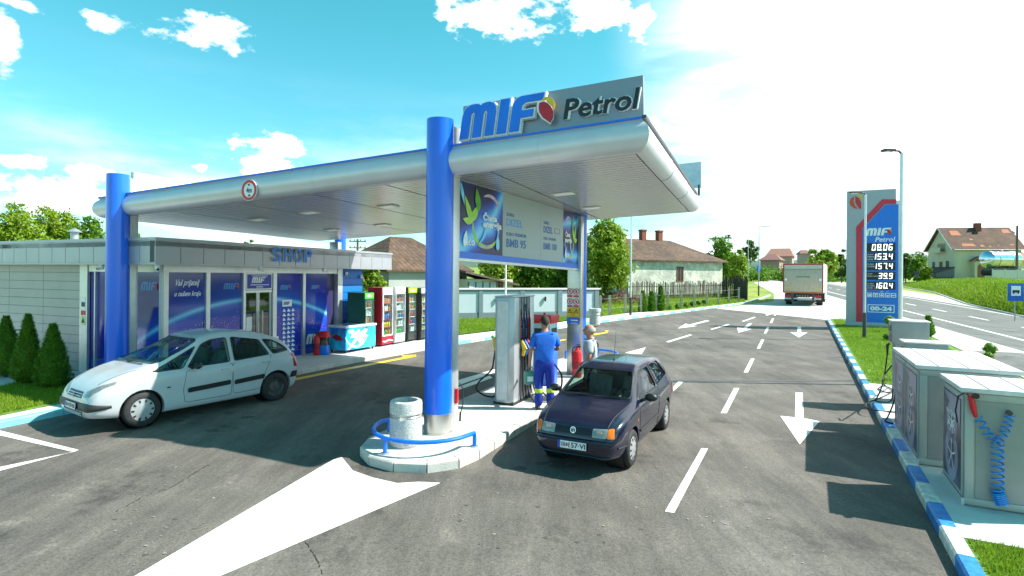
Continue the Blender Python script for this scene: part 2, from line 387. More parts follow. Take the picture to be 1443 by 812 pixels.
# ------------------------------------------------------------------ ground materials
def asphalt(name, c1, c2, stain=.5, rough=.8):
    m = mat(name, c1, rough, col2=c2, scale=.55, contrast=(.32,.68), bump=.35, bscale=90, spec=.35)
    N, L = nodes(m); p = N['Principled BSDF']; src = p.inputs['Base Color'].links[0].from_socket
    tc = N.new('ShaderNodeTexCoord'); mp = N.new('ShaderNodeMapping'); mp.inputs['Rotation'].default_value = (0,0,rad(27)); mp.inputs['Scale'].default_value = (1.1,.16,1)
    L.new(tc.outputs['Object'], mp.inputs[0])
    a = N.new('ShaderNodeTexNoise'); a.inputs['Scale'].default_value = 1.6; a.inputs['Detail'].default_value = 12; a.inputs['Roughness'].default_value = .78; L.new(mp.outputs[0], a.inputs[0])
    r = N.new('ShaderNodeValToRGB'); r.color_ramp.elements[0].position = .40; r.color_ramp.elements[0].color = (.68,.68,.70,1); r.color_ramp.elements[1].position = .64; r.color_ramp.elements[1].color = (1.28,1.25,1.2,1)
    L.new(a.outputs[0], r.inputs[0])
    g = N.new('ShaderNodeTexNoise'); g.inputs['Scale'].default_value = 34; g.inputs['Detail'].default_value = 6; g.inputs['Roughness'].default_value = .8; L.new(tc.outputs['Object'], g.inputs[0])
    r2 = N.new('ShaderNodeValToRGB'); r2.color_ramp.elements[0].position = .36; r2.color_ramp.elements[0].color = (.55,.55,.56,1); r2.color_ramp.elements[1].position = .66; r2.color_ramp.elements[1].color = (1.5,1.48,1.46,1); L.new(g.outputs[0], r2.inputs[0])
    s = N.new('ShaderNodeTexNoise'); s.inputs['Scale'].default_value = 1.1; s.inputs['Detail'].default_value = 9; s.inputs['Roughness'].default_value = .75; L.new(tc.outputs['Object'], s.inputs[0])
    r3 = N.new('ShaderNodeValToRGB'); r3.color_ramp.elements[0].position = .60; r3.color_ramp.elements[0].color = (1,1,1,1); r3.color_ramp.elements[1].position = .78; r3.color_ramp.elements[1].color = (2.0,1.95,1.85,1); L.new(s.outputs[0], r3.inputs[0])
    vo = N.new('ShaderNodeTexVoronoi'); vo.inputs['Scale'].default_value = 2.3; L.new(tc.outputs['Object'], vo.inputs[0])
    r4 = N.new('ShaderNodeValToRGB'); r4.color_ramp.elements[0].position = .03; r4.color_ramp.elements[0].color = (3.2,3.1,2.8,1); r4.color_ramp.elements[1].position = .045; r4.color_ramp.elements[1].color = (1,1,1,1); L.new(vo.outputs['Distance'], r4.inputs[0])
    so_ = N.new('ShaderNodeTexNoise'); so_.inputs['Scale'].default_value = .8; so_.inputs['Detail'].default_value = 10; so_.inputs['Roughness'].default_value = .7; mo_ = N.new('ShaderNodeMapping'); mo_.inputs['Location'].default_value = (7.3,2.1,0); L.new(tc.outputs['Object'], mo_.inputs[0]); L.new(mo_.outputs[0], so_.inputs[0])
    r5 = N.new('ShaderNodeValToRGB'); r5.color_ramp.elements[0].position = .33; r5.color_ramp.elements[0].color = (.42,.42,.43,1); r5.color_ramp.elements[1].position = .43; r5.color_ramp.elements[1].color = (1,1,1,1); L.new(so_.outputs[0], r5.inputs[0])
    for q in (r.outputs[0], r2.outputs[0], r3.outputs[0], r4.outputs[0], r5.outputs[0]):
        mm = N.new('ShaderNodeMix'); mm.data_type = 'RGBA'; mm.blend_type = 'MULTIPLY'; mm.inputs[0].default_value = stain if q is r.outputs[0] else .8
        L.new(src, mm.inputs[6]); L.new(q, mm.inputs[7]); src = mm.outputs[2]
    L.new(src, p.inputs['Base Color']); return m
ASPH = asphalt('asphalt', (.088,.080,.071), (.158,.144,.128), .85)
HWAY = asphalt('highway_asphalt', (.115,.122,.118), (.155,.162,.155), .4)
CONC = mat('concrete', (.46,.45,.42), .85, col2=(.62,.61,.58), scale=1.2, bump=.2, bscale=60)
APRON = mat('pale_concrete', (.40,.38,.35), .9, col2=(.56,.54,.50), scale=.5, bump=.2)
TILE = lines_mat('pavement_tiles', (.52,.51,.49), (.30,.29,.28), .4, 0, .03, .7, off=.1)
GRASSG = mat('grass_ground', (.09,.19,.014), .9, col2=(.27,.29,.04), scale=.10, bump=1, bscale=9, contrast=(.38,.62))
def fleck(m, sc_, lo, hi):
    N, L = nodes(m); p = N['Principled BSDF']; src = p.inputs['Base Color'].links[0].from_socket
    tc = N.new('ShaderNodeTexCoord'); g = N.new('ShaderNodeTexNoise'); g.inputs['Scale'].default_value = sc_; g.inputs['Detail'].default_value = 8; g.inputs['Roughness'].default_value = .75; L.new(tc.outputs['Object'], g.inputs[0])
    r2 = N.new('ShaderNodeValToRGB'); r2.color_ramp.elements[0].position = .35; r2.color_ramp.elements[0].color = (lo,lo,lo,1); r2.color_ramp.elements[1].position = .66; r2.color_ramp.elements[1].color = (hi,hi,hi*.9,1); L.new(g.outputs[0], r2.inputs[0])
    mm = N.new('ShaderNodeMix'); mm.data_type = 'RGBA'; mm.blend_type = 'MULTIPLY'; mm.inputs[0].default_value = 1; L.new(src, mm.inputs[6]); L.new(r2.outputs[0], mm.inputs[7]); L.new(mm.outputs[2], p.inputs['Base Color'])
fleck(GRASSG, 1.7, .45, 1.5); fleck(GRASSG, 9, .6, 1.4)
LAWN = mat('lawn_soil', (.075,.17,.014), .9, col2=(.15,.27,.03), scale=2.5, bump=1, bscale=40)
fleck(LAWN, 7, .5, 1.5)
MARK = mat('road_paint_white', (.74,.74,.72), .6, col2=(.86,.86,.84), scale=5, contrast=(.35,.5))
fleck(MARK, 14, .72, 1.05)
KW = mat('kerb_paint_white', (.70,.70,.67), .6, col2=(.84,.84,.81), scale=7)
KB = mat('kerb_paint_blue', (.015,.20,.66), .5, col2=(.03,.28,.72), scale=7)
fleck(KW, 9, .55, 1.1); fleck(KB, 9, .6, 1.15)
KC = mat('kerb_concrete', (.40,.39,.36), .85, col2=(.58,.56,.52), scale=4, bump=.3)
KT = mat('kerb_paint_pale_blue', (.12,.50,.66), .6, col2=(.25,.6,.72), scale=3)
def pz(h): return lambda x, y: SL*y+h
def pix(pts, h=0.0): return [tuple(G(u, v, h)[:2]) for u, v in pts]
def struct(mb, name, m, **k): return mb.build(name, m, kind='structure', **k)
# main ground sheet
b = MB(); b.add([(x, y, SL*y-.0) for x, y in [(-900,-120),(900,-120),(900,1200),(-900,1200)]], [(0,1,2,3)]); struct(b, 'ground', GRASSG)
# lane frame
KA, KBf = G(1340,789), G(1164,451)
LD = Vector((KBf.x-KA.x, KBf.y-KA.y, 0)).normalized(); LN = Vector((LD.y, -LD.x, 0))
def lane(m, n): p = KA+LD*m+LN*n; return (p.x, p.y)
LEND = (KBf-KA).dot(LD)
kerbL = pix([(0,604),(66,590),(112,581)])+pix([(414,530),(489,514),(584,497),(645,486),(745,470),(835,456.5),(950,442),(1009,434),(1052,428),(1086,417)])
# asphalt lot
poly = [(-34,-25), lane(-34,-.0), lane(LEND,0)]+pix([(1085,440),(1009,434)])+[(kerbL[8][0]-.6, kerbL[8][1]+.6), (kerbL[6][0]-.8, kerbL[6][1]+1.), (kerbL[3][0]-1.5, kerbL[3][1]+1.5), (kerbL[2][0]-1., kerbL[2][1]+.5), (kerbL[0][0]-14, kerbL[0][1]+.1-6)]
b = MB(); b.sheet(poly, pz(.004)); struct(b, 'asphalt_forecourt', ASPH)
# pale concrete exit and shoulder
hd = Vector((.3665,.9304,0)); hn = Vector((.9304,-.3665,0)); H0 = Vector((21.9,24,0))
def hw(m, n): p = H0+hd*m+hn*n; return (p.x, p.y)
b = MB(); b.sheet([hw(-60,-6.2), hw(-60,9.5), hw(40,10.5), hw(90,12), hw(200,9), hw(330,9), hw(330,-3), hw(120,-3.4)]+pix([(1062,398),(1091,414),(1090,425),(1052,430),(1009,435)])+[lane(LEND,0), lane(LEND-2,3.), lane(0,4.6), lane(-20,5)], pz(.008)); struct(b, 'concrete_apron', APRON)
b = MB(); b.sheet([hw(-60,-1.6), hw(-60,6.6), hw(330,6.6), hw(330,-1.4)], pz(.012)); struct(b, 'highway', HWAY)
# side lane of the highway in the right corner
b = MB(); b.sheet(pix([(1352,494),(1440,498),(1520,520),(1520,640),(1400,560)]), pz(.0145)); struct(b, 'access_lane', HWAY)
b = MB()
b.sheet([hw(-60,-.09), hw(-60,.09), hw(330,.09), hw(330,-.09)], pz(.018))
m0 = -60
while m0 < 250: b.sheet([hw(m0,2.5), hw(m0+3,2.5), hw(m0+3,2.66), hw(m0,2.66)], pz(.018)); m0 += 7.1
b.sheet([hw(-60,5.6), hw(330,5.6), hw(330,5.76), hw(-60,5.76)], pz(.018))
struct(b, 'highway_markings', MARK)
# painted markings of the lot
b = MB()
def mk(pts): b.sheet(pix(pts), pz(.010))
mk([(1121,554),(1131,554),(1132.6,590),(1154.8,594.5),(1127,627),(1099.5,586.8),(1120.4,589)])
mk([(1123.7,461),(1128.8,461),(1129,468.6),(1138,469),(1125.5,476),(1113.3,468.4),(1123.8,468.4)])
mk([(1055,456),(1060,456),(1051.5,463.6),(1059.5,464),(1040.7,469.2),(1038.4,461.5),(1047.5,462.6)])
mk([(997,451.3),(999.8,452.6),(974,459.2),(982.3,459.8),(955,463.3),(966,456.4),(971.5,457.7)])
mk([(881,497.5),(910,490),(904,499.6),(889,499)])
for q in ([(1000.8,464.4),(1026,456.8),(1028.5,457.8),(1003,465)], [(938.3,482),(972,471.8),(975.6,472.6),(942,483)], [(1045,453),(1063,446.8),(1065,447.6),(1048,453.6)], [(1078,444),(1091,440),(1093,440.8),(1081,445)], [(948.7,546),(956,538),(963,538.6),(949,552)]): mk(q)
for q in ([(950,724),(997.7,633),(988.5,632.5),(937,722)], [(1015.5,583),(1034.5,547.5),(1041.8,547.5),(1024,583)], [(1048,525.4),(1058,505.9),(1063.3,505.9),(1054,525.4)], [(1066.5,491.6),(1073,479),(1077,479),(1071,491.6)], [(1076.3,470.2),(1081,461),(1084.3,461),(1080,470.2)], [(1084.5,455.5),(1088,448.9),(1091,448.9),(1088,455.5)], [(1090.5,445),(1092,441),(1094.5,441),(1093,445)]): mk(q)
mk([(450,660),(470,648.5),(482,645.5),(497,664),(525,674),(560,682),(590,680),(621,681.5),(600,690),(400,775),(313,812),(180,830),(60,930),(180,812)][:11]+[(200,858),(90,872)])
# boxes of the parking bays on the left
mk([(-40,595.5),(0,607.5),(111,635),(104,638),(0,614.5),(-40,603)]); mk([(111,635),(104,637.6),(0,659),(-60,672),(-60,679),(0,664.5),(90,641)])
# white lines left of the pump island
mk([(643,547),(690,530),(694,533),(645,551)]); mk([(640,538),(700,520),(735,500),(739,501),(704,523),(645,544)])
struct(b, 'forecourt_markings', MARK)
b = MB()
mk([(414,534),(489,519),(584,501),(586,503),(490,521.6),(414,537)]); mk([(565,501.5),(586,500.2),(587,502.6),(568,503.4)])
mk([(782,481),(797,478),(798,479.6),(783,482.6)]); mk([(833,471),(854,468.5),(852,466.4),(858,466),(856,469.6),(838,473)])
mk([(735,492),(770,484.6),(771,486),(736,494)])
struct(b, 'yellow_markings', YEL)
b = MB(); mk([(948,536.2),(1205,536.2),(1205,537.6),(948,538)]); struct(b, 'painted_pole_shadow', DARKGREY)  # cast shadow of the tall lamp post, painted as a dark strip
b = MB(); mk([(1166,503.2),(1186,502.6),(1187,504.6),(1170,505)]); struct(b, 'drain_cover', DARKGREY)
# tarred cracks, a painted lamp post shadow and old oil spots on the asphalt
def dark_line(nm, pts, w, seed):
    rr = random.Random(seed); P = []
    for i in range(len(pts)-1):
        for k in range(14): P.append(Vector(pts[i]).lerp(Vector(pts[i+1]), k/14)+Vector((rr.gauss(0,.6), rr.gauss(0,.6))))
    Q = [G(p.x, p.y) for p in P]; b = MB()
    for i in range(len(Q)-1):
        if rr.random() < .18: continue
        a, c = Q[i], Q[i+1]; d = (c-a); n = Vector((-d.y, d.x, 0)).normalized()*w*rr.uniform(.3,1)
        b.add([(q.x, q.y, SL*q.y+.0065) for q in (a-n, c-n, c+n, a+n)], [(0,1,2,3)])
    struct(b, nm, TAR_SHADE)
TAR_SHADE = mat('tar_and_shadow_black', (.022,.021,.02), .5, var=.3, scale=9)
dark_line('crack_and_post_shadow', [(586,652),(520,678),(450,707),(412,730),(330,775)] if False else [(295,655),(240,688),(200,702),(160,724)], .010, 1)
dark_line('crack_and_post_shadow', [(740,470),(760,492),(800,505)], .012, 2); dark_line('crack_and_post_shadow', [(1000,478),(1100,479.5),(1188,480)], .010, 3)  # the second line paints the cast shadow of the short lamp post
dark_line('crack_and_post_shadow', [(430,764),(447,790),(455,812)], .008, 4)
OIL = mat('oil_stain', (.050,.046,.042), .9, col2=(.085,.077,.068), scale=9)
rr = random.Random(12); b = MB(); k_ = 0
for (u, v, n, sp, r0) in [(800,652,9,26,.07),(300,592,8,30,.06),(1010,690,3,60,.018),(740,745,5,70,.016),(250,740,6,90,.016),(640,740,4,50,.014),(880,760,8,80,.014)]:
    for i in range(n):
        c = G(u+rr.gauss(0,sp), v+rr.gauss(0,sp*.28)); r = r0*rr.uniform(.4,1.5); m = 11; ph = rr.uniform(0,6)
        b.sheet([(c.x+r*(1+.35*math.sin(3*t+ph)+.2*rr.random())*math.cos(t)*1.3, c.y+r*(1+.3*math.sin(2*t+ph)+.2*rr.random())*math.sin(t)) for t in [6.2832*j/m for j in range(m)]], pz(.0052+.00008*k_)); k_ += 1
struct(b, 'oil_stains', OIL)
SCUFF = mat('pale_scuff', (.20,.18,.155), .9, col2=(.32,.29,.25), scale=20)
b = MB()
for (u, v, n, sp) in [(1010,720,26,30),(640,715,14,26),(240,700,20,60),(210,780,22,40),(1110,600,14,40),(900,700,14,50),(1060,770,14,50)]:
    for i in range(n):
        c = G(u+rr.gauss(0,sp), v+rr.gauss(0,sp*.6)); r = rr.uniform(.004,.014); ph = rr.uniform(0,6.3)
        b.sheet([(c.x+r*rr.uniform(.6,1.3)*math.cos(t+ph)*1.5, c.y+r*rr.uniform(.6,1.3)*math.sin(t+ph)) for t in [6.2832*j/7 for j in range(7)]], pz(.0072+.00004*k_)); k_ += 1
struct(b, 'pale_specks', SCUFF)
# kerbs ---------------------------------------------------------------
def kerb(pts, w, h, L0, mats, side=1, start=0, jitter=0.0, gap=.006):
    mb = MB(); P = [Vector((p[0], p[1], 0)) for p in pts]
    cum = [0]
    for i in range(1, len(P)): cum.append(cum[-1]+(P[i]-P[i-1]).length)
    def at(s):
        s = max(0, min(cum[-1], s)); i = 0
        while i < len(P)-2 and cum[i+1] < s: i += 1
        t = (s-cum[i])/max(1e-6, cum[i+1]-cum[i]); return P[i].lerp(P[i+1], t), (P[i+1]-P[i]).normalized()
    s = 0; k = start
    while s < cum[-1]-.05:
        e = min(cum[-1], s+L0)
        a, da = at(s+gap); c, dc = at(e-gap); na = Vector((-da.y, da.x, 0))*side*-1; nc = Vector((-dc.y, dc.x, 0))*side*-1
        dd = (c-a).normalized(); nn = Vector((-dd.y, dd.x, 0))*side*-1
        mb.m = k % len(mats); ch = .022
        prof = [(0,-.02),(0,h-ch),(ch,h),(w,h),(w,-.02)]
        na = nn if (na-nn).length < .02 else (na+nn).normalized(); 
        vs = [(a.x+na.x*q, a.y+na.y*q, SL*(a.y+na.y*q)+z) for q, z in prof]+[(c.x+nn.x*q, c.y+nn.y*q, SL*(c.y+nn.y*q)+z) for q, z in prof]
        mb.add(vs, [(0,1,6,5),(1,2,7,6),(2,3,8,7),(3,4,9,8),(4,3,2,1,0),(5,6,7,8,9)])
        s = e; k += 1
    return mb
b = kerb([lane(-16,0), lane(LEND-.8,0)], .16, .14, .72, None or [KB, KW], side=1, start=1); struct(b, 'roadside_kerb', [KB, KW])
e = [lane(LEND-.8,0), lane(LEND-.25,.25), lane(LEND,.9), lane(LEND-.1,1.6), lane(LEND-3,3.6), lane(3,4.35), lane(-16,4.6)]
b = kerb(e, .12, .14, 1.0, [KC]*2, side=1); struct(b, 'verge_kerb', [KC, KC])
b = MB(); b.prism([lane(3.2,.16), lane(LEND-18.7,.16), lane(LEND-18.7,4.25), lane(3.2,4.2)], pz(-.02), pz(.125)) if False else None
MP = (G(1219,540,.12)-KA).dot(LD); M1 = (G(1345,756,.12)-KA).dot(LD)
b.prism([lane(M1,.165), lane(MP,.165), lane(MP,4.3), lane(M1,4.35)], pz(-.02), pz(.128)); struct(b, 'concrete_pad', CONC)
b = MB(); b.prism([lane(MP+.02,.165), lane(LEND-.85,.165), lane(LEND-.4,.45), lane(LEND-.15,.95), lane(LEND-.25,1.5), lane(LEND-3.1,3.45), lane(MP+.02,4.28)], pz(-.02), pz(.118)); struct(b, 'verge_lawn_soil', LAWN)
b = MB(); b.prism([lane(-16,.165), lane(M1-.02,.165), lane(M1-.02,4.3), lane(-16,4.45)], pz(-.02), pz(.118)); struct(b, 'corner_lawn_soil', LAWN)
# pavement by the shop and along the left edge
farp = pix([(1052,427),(950,438),(888,441),(836,448),(803,452),(745,461),(643,473)], .12)
fe = [kerbL[2], kerbL[3]]
b = kerb(pix([(-60,617),(33,598),(66,590),(112,581)])[0:], .14, .13, 1.6, [KT, KT, KB, KC], side=-1, start=0); struct(b, 'left_kerb', [KT, KT, KB, KC])
b = kerb(kerbL[2:7], .14, .12, 1.0, [KC, KC], side=-1); struct(b, 'shop_kerb', [KC, KC])
b = kerb(kerbL[6:], .14, .12, .8, [KT, KW], side=-1); struct(b, 'far_kerb', [KT, KW])
inn = []
def off(p, q, w=.145):
    d = Vector((q[0]-p[0], q[1]-p[1], 0)).normalized(); return (-d.y*w, d.x*w)
kk = pix([(-60,617),(0,604)])+kerbL[2:]
for i, p in enumerate(kk):
    o_ = off(kk[max(0,i-1)], kk[min(len(kk)-1,i+1)]); inn.append((p[0]+o_[0], p[1]+o_[1]))
b = MB(); b.prism(inn[:7]+[inn[6+0]]*0+[farp[6], (farp[6][0]-4.5,farp[6][1]+3.2), (-9,30), (-30,22), (-34,12)], pz(-.02), pz(.124)); struct(b, 'shop_pavement', TILE)
b = MB(); b.prism(inn[6:12]+farp[1:], pz(-.02), pz(.1215)); struct(b, 'left_pavement', CONC)
b = MB(); b.sheet(pix([(-60,590),(0,585),(80,569),(150,552),(150,540),(60,530),(-60,560)], .14), pz(.134)); struct(b, 'shrub_bed', LAWN)
b = MB(); b.sheet(pix([(590,480),(643,472),(745,460),(803,451),(843,447),(640,449.5),(600,452)], .12), pz(.128)); struct(b, 'lawn_strip', LAWN)
# pump island
ID = Vector((.4305,.9026,0)); IN = Vector((.9026,-.4305,0))
def isl(m, n): p = ID*m+IN*n; return (p.x, p.y)
nC, hwid, mF, mE = -5.15, .98, 7.62, 16.3
out = [isl(mE+math.sin(t)*hwid, nC+math.cos(t)*hwid) for t in [rad(a) for a in range(0, 181, 15)]]
out += [isl(mF-math.sin(t)*1.04, nC-math.cos(t)*(hwid+.1*math.sin(t))) for t in [rad(a) for a in range(0, 181, 12)]]
out.append(out[0])
b = kerb(out, .17, .15, .5, [KC, KC], side=-1, gap=.012); struct(b, 'island_kerb', [KC, KC])
def shrink(pts, w):
    c = Vector((0,0,0)); n = len(pts); r = []
    for i in range(n):
        p0, p1, p2 = pts[i-1], pts[i], pts[(i+1) % n]
        d = Vector((p2[0]-p0[0], p2[1]-p0[1], 0)).normalized(); r.append((p1[0]-d.y*w, p1[1]+d.x*w))
    return r
b = MB(); b.prism(shrink(out[:-1], .16), pz(-.02), pz(.148)); struct(b, 'pump_island', CONC)
IZ = .148
# bank on the far side of the highway, terrain, hills
def strip(name, rows, m, **k):
    mb = MB(); n = len(rows[0])
    vs = [p for r in rows for p in r]; fs = []
    for i in range(len(rows)-1):
        for j in range(n-1): fs.append((i*n+j, i*n+j+1, (i+1)*n+j+1, (i+1)*n+j))
    mb.add(vs, fs); return struct(mb, name, m, smooth=True, **k)
low = pix([(1700,500),(1443,446.5),(1365,429),(1320,413),(1270,404),(1225,401)])
rows = []
prof = [(0,.0),(.12,.12),(.8,.55),(2,1.05),(3.6,1.55),(5,1.75),(9,1.8),(30,1.8),(32,.6)]
for d_, hh in prof:
    r = []
    for i, p in enumerate(low):
        sc = 1+.9*i/5; k_ = hh*(1 if i < 4 else (.6, .15)[i-4])
        x = p[0]+d_*sc*.93; y = p[1]-d_*sc*.12+d_*.9
        r.append((x, y, SL*y+k_+.05*math.sin(x*3+y)))
    rows.append(r)
strip('grass_bank', rows, GRASSG); BANK = rows
b = kerb(low, .25, .1, 2.0, [KC, KC], side=-1); struct(b, 'roadside_gutter', [KC, KC])
HILL = mat('far_hillside', (.035,.085,.055), .95, col2=(.07,.13,.08), scale=.012, contrast=(.35,.65))  # bluish distance haze mixed into the hillside green
def hill(pts, t, dz, name='hills'):
    rows = []
    for f, k_ in ((0,0),(.35,.55),(.75,.95),(1,1),(1.6,.6),(2,0)):
        rows.append([(lambda q: (q.x*(1+f*.22), q.y*(1+f*.22), SL*t*.9+(q.z-SL*t*.9)*k_*(1+f*.22 if k_ else 1)))(D(u, v, t)) for u, v in pts])
    strip(name, rows, HILL)
hill([(-300,352),(0,350),(150,340),(400,346),(500,353),(560,350),(600,346),(660,352),(760,362),(900,362),(1040,366),(1200,364),(1290,356),(1330,362),(1443,366),(1900,362)], 900, 0)
# ------------------------------------------------------------------ canopy
FLc = Vector((-9.29, 13.33, 4.31)); FRc = Vector((1.85, 8.41, 4.84))
e1 = (FRc-FLc).normalized(); e2 = Vector((.4305, .9026, -.017)).normalized()
e2 = (e2-e1*e2.dot(e1)).normalized(); e3 = e1.cross(e2).normalized()
FLc = FLc-e1*.5
CM = Matrix((e1, e2, e3)).transposed().to_4x4(); CM.translation = FLc
LC, WC = (FRc-FLc).length, 7.0
can = thing('station_canopy', 'long silver canopy on four round blue columns over the pump lane', 'canopy', M=Matrix.Translation((-3.7, 14.2, gz(0,14.2))))
SOFF = lines_mat('soffit_slats', (.56,.54,.55), (.20,.20,.20), .175, 1, .13, .26, .45, var=.06)
def cpart(mb, name, m, **k):
    mb.v = [CM @ v for v in mb.v]; return mb.build(name, m, can, world=True, **k)
# soffit keeps its own axes so the slats run along it
def localpart(mb, name, m, M, parent, **k):
    o = mb.build(name, m, parent, **k); o.matrix_parent_inverse = Matrix.Identity(4)
    o.matrix_local = PM[parent.name].inverted() @ M; return o
b = MB()
us = [0, 2.2, 4.3, 6.3, 8.1, 10.25, LC]
for i in range(len(us)-1): b.box(us[i]+.02, us[i+1]-.02, .02, WC-.02, 0, .04)
localpart(b, 'soffit', SOFF, CM, can)
b = MB()
for u in us[1:-1]: b.box(u-.02, u+.02, .02, WC-.02, .012, .05)
b.box(0,LC,0,.02,0,.05); b.box(0,LC,WC-.02,WC,0,.05)
cpart(b, 'soffit_joint', DARKGREY)
b = MB(); b.box(-.1, LC+.1, -.1, WC+.1, .06, .50); cpart(b, 'deck', ALU)
def prof(n=12):
    r = []
    for i in range(n+1):
        t = rad(-90+i*(150/n)); r.append((.06+.20*math.cos(t) if i else 0.0, .25+.25*math.sin(t)))
    return r
PR = [(0,0)]+[(.03+.21*math.cos(rad(a)), .235+.235*math.sin(rad(a))) for a in range(-90, 62, 10)]+[(.13,.475)]
def ringfascia():
    mb = MB(); k = len(PR); vs = []
    cs = [(0,0,-1,-1),(LC,0,1,-1),(LC,WC,1,1),(0,WC,-1,1)]
    for x, y, sx, sy in cs:
        for d, z in PR: vs.append((x+sx*d, y+sy*d, z))
    return vs, k
vs, k = ringfascia()
for i, nm in enumerate(['fascia']*4):
    b = MB(); j = (i+1) % 4
    A = vs[i*k:(i+1)*k]; B = vs[j*k:(j+1)*k]
    fs = [(q, k+q, k+q+1, q+1) for q in range(k-1)]
    b.add(A+B, fs); cpart(b, nm, SILVER, smooth=True, angle=60)
b = MB()
b.box(-.13,LC+.13,-.16,-.13,.477,.505); cpart(b, 'edge_trim', BLUE2)
b = MB(); b.box(LC+.13,LC+.19,-.16,WC+.19,.47,.52); b.box(-.13,LC+.13,WC+.13,WC+.19,.47,.52); b.box(-.19,-.13,-.13,WC+.13,.47,.52); cpart(b, 'gutter', DARKGREY)
b = MB(); b.tube([CM @ Vector(p) for p in [(-.2,.35,.45),(-.25,.35,.1),(-.1,.42,-.25)]], .05); b.build('downpipe', GALV, can, world=True)
LAMPM = mat('lamp_glass', (.80,.80,.76), .3, emit=.08)
for u, v in [(2.7,2.0),(2.7,4.7),(4.6,1.8),(4.6,4.6),(6.7,2.0),(6.7,4.7),(8.7,1.6),(8.7,4.7),(10.65,2.6),(10.65,4.8)]:
    b = MB(); b.box(u-.22,u+.22,v-.14,v+.14,-.022,-.004); f = cpart(b, 'downlight', WHITE, bevel=.004)
    PM[f.name] = PM[can.name]
    b = MB(); b.box(u-.17,u+.17,v-.09,v+.09,-.028,-.0225); b.v = [CM @ q for q in b.v]; b.build('diffuser', LAMPM, f, world=True)
def wz(x, y):   # soffit height over a place
    n = e3; return FLc.z-(n.x*(x-FLc.x)+n.y*(y-FLc.y))/n.z
colA, colB = Vector((-9.22,13.10,0)), Vector((-1.25,9.62,0))
colC = Vector((1.80,15.02,0)); colD = Vector((-6.2,20.2,0))
ext = {'A': .95, 'B': .95, 'C': .25, 'D': .25}
BCd = (colC-colB).normalized()
for nm, c, d in (('A', colA, (colD-colA).normalized()), ('B', colB, BCd), ('C', colC, -BCd), ('D', colD, -(colD-colA).normalized())):
    z0 = gz(c.x, c.y, IZ); zt = wz(c.x, c.y)+ext[nm]; r = .235 if nm in 'AB' else .2
    b = MB(); b.cyl((c.x, c.y, z0+.34), r, zt-z0-.34, 40); f = b.build('column', BLUE, can, world=True, smooth=True)
    PM[f.name] = PM[can.name]
    b = MB(); b.cyl((c.x, c.y, z0), r+.004, .34, 40); b.cyl((c.x, c.y, z0), r+.02, .02, 40); b.build('steel_sleeve', STEEL, f, world=True, smooth=True)
    n = Vector((d.y, -d.x, 0)); q = c+d*(r+.07); hw_ = .19 if nm in 'CD' else .16
    M = Matrix((n, d, Vector((0,0,1)))).transposed().to_4x4(); M.translation = q
    b = MB(); b.box(-hw_, hw_, -.12, .07, z0+.0, zt-.08 if nm in 'AB' else zt-.3, M); b.build('pilaster', STEEL if nm in 'CD' else ALU, can, world=True, bevel=.006)
for u in (6.6, 11.2):
    b = MB(); b.tube([CM @ Vector((u, -d, z)) for d, z in PR], .0025, 4); b.build('fascia_joint', GALV, can, world=True)
for v in (2.3, 4.6):
    b = MB(); b.tube([CM @ Vector((LC+d, v, z)) for d, z in PR], .006, 4); b.build('fascia_joint', DARKGREY, can, world=True)
# ------------------------------------------------------------------ rooftop signs
def roof_sign(name, label, u0, u1, v, z0, z1, face=-1, letters=False, M=None):
    t = thing(name, label, 'rooftop sign', M=Matrix.Translation(CM @ Vector(((u0+u1)/2, v, .5))))
    return t
RSG = mat('sign_face_grey', (.27,.28,.33), .38, .4, var=.05, scale=1.5)
t = roof_sign('rooftop_sign', 'grey rooftop sign reading MIF Petrol with raised blue and black letters', 8.9, 12.0, -.1, .6, 1.7)
# board follows the roof edge: image corners measured on the plane just behind the front edge
B0 = CM @ Vector((9.0,.12,.5)); 
def onplane(u, v, P, n):
    a, b = ray(u, v); d = Vector((a,1,b)); o = Vector((0,0,H)); return o+d*((P-o).dot(n)/d.dot(n))
pn = e2; P_bl, P_br, P_tr, P_tl = [onplane(u, v, CM @ Vector((9,.1,.5)), pn) for u, v in ((651,203),(907,166),(906,106),(653,150))]
R_ = (P_br-P_bl); w_ = R_.length; R_.normalize(); U_ = (P_tl-P_bl); h_ = U_.length
SM = frame(P_bl, R_, U_)
def sm_in(P): q = SM.inverted() @ P; return (q.x, q.y)
b = MB(); b.prism([sm_in(p) for p in (P_bl, P_br, P_tr, P_tl)], -.10, 0, SM); b.build('sign_board', RSG, t, world=True)
EDGE = ALU
hb = h_
mif(SM, w_*.01, h_*.06, w_*.50, h_*.86, .02, .10, [LETW, LETW, LETW], t, flame=False, name='letter_rim', grow=.022)
mif(SM, w_*.01, h_*.06, w_*.50, h_*.86, .121, .02, [LETB, RED, YEL], t, flame=False, name='letter')
b = MB(); FM = SM @ Matrix.Translation((w_*.475, h_*.16, .13)) @ Matrix.Scale(1.0, 4)
def sc(pts, k, ox, oy): return [(ox+x*k, oy+y*k) for x, y in pts]
FL1 = [(.30,-.02),(.38,.10),(.40,.26),(.34,.40),(.24,.52),(.12,.58),(0,.56),(-.02,.44),(.0,.30),(.10,.14)]
b.prism(sc(FL1, h_*1.05, -.02, -.02), -.02, .004, FM); b.build('flame_rim', LETW, t, world=True)
DR = mat('flame_red', (.50,.008,.02), .3, var=.3, scale=3)
b = MB(); b.prism(sc(FL1, h_*.9, .02, .0), .006, .024, FM); b.build('flame_red', DR, t, world=True)
b = MB(); b.prism(sc([(.10,.60),(.24,.56),(.36,.44),(.42,.30),(.46,.44),(.40,.58),(.28,.66),(.16,.66)], h_*.95, .0, .0), .006, .02, FM); b.build('flame_yellow', YEL, t, world=True)
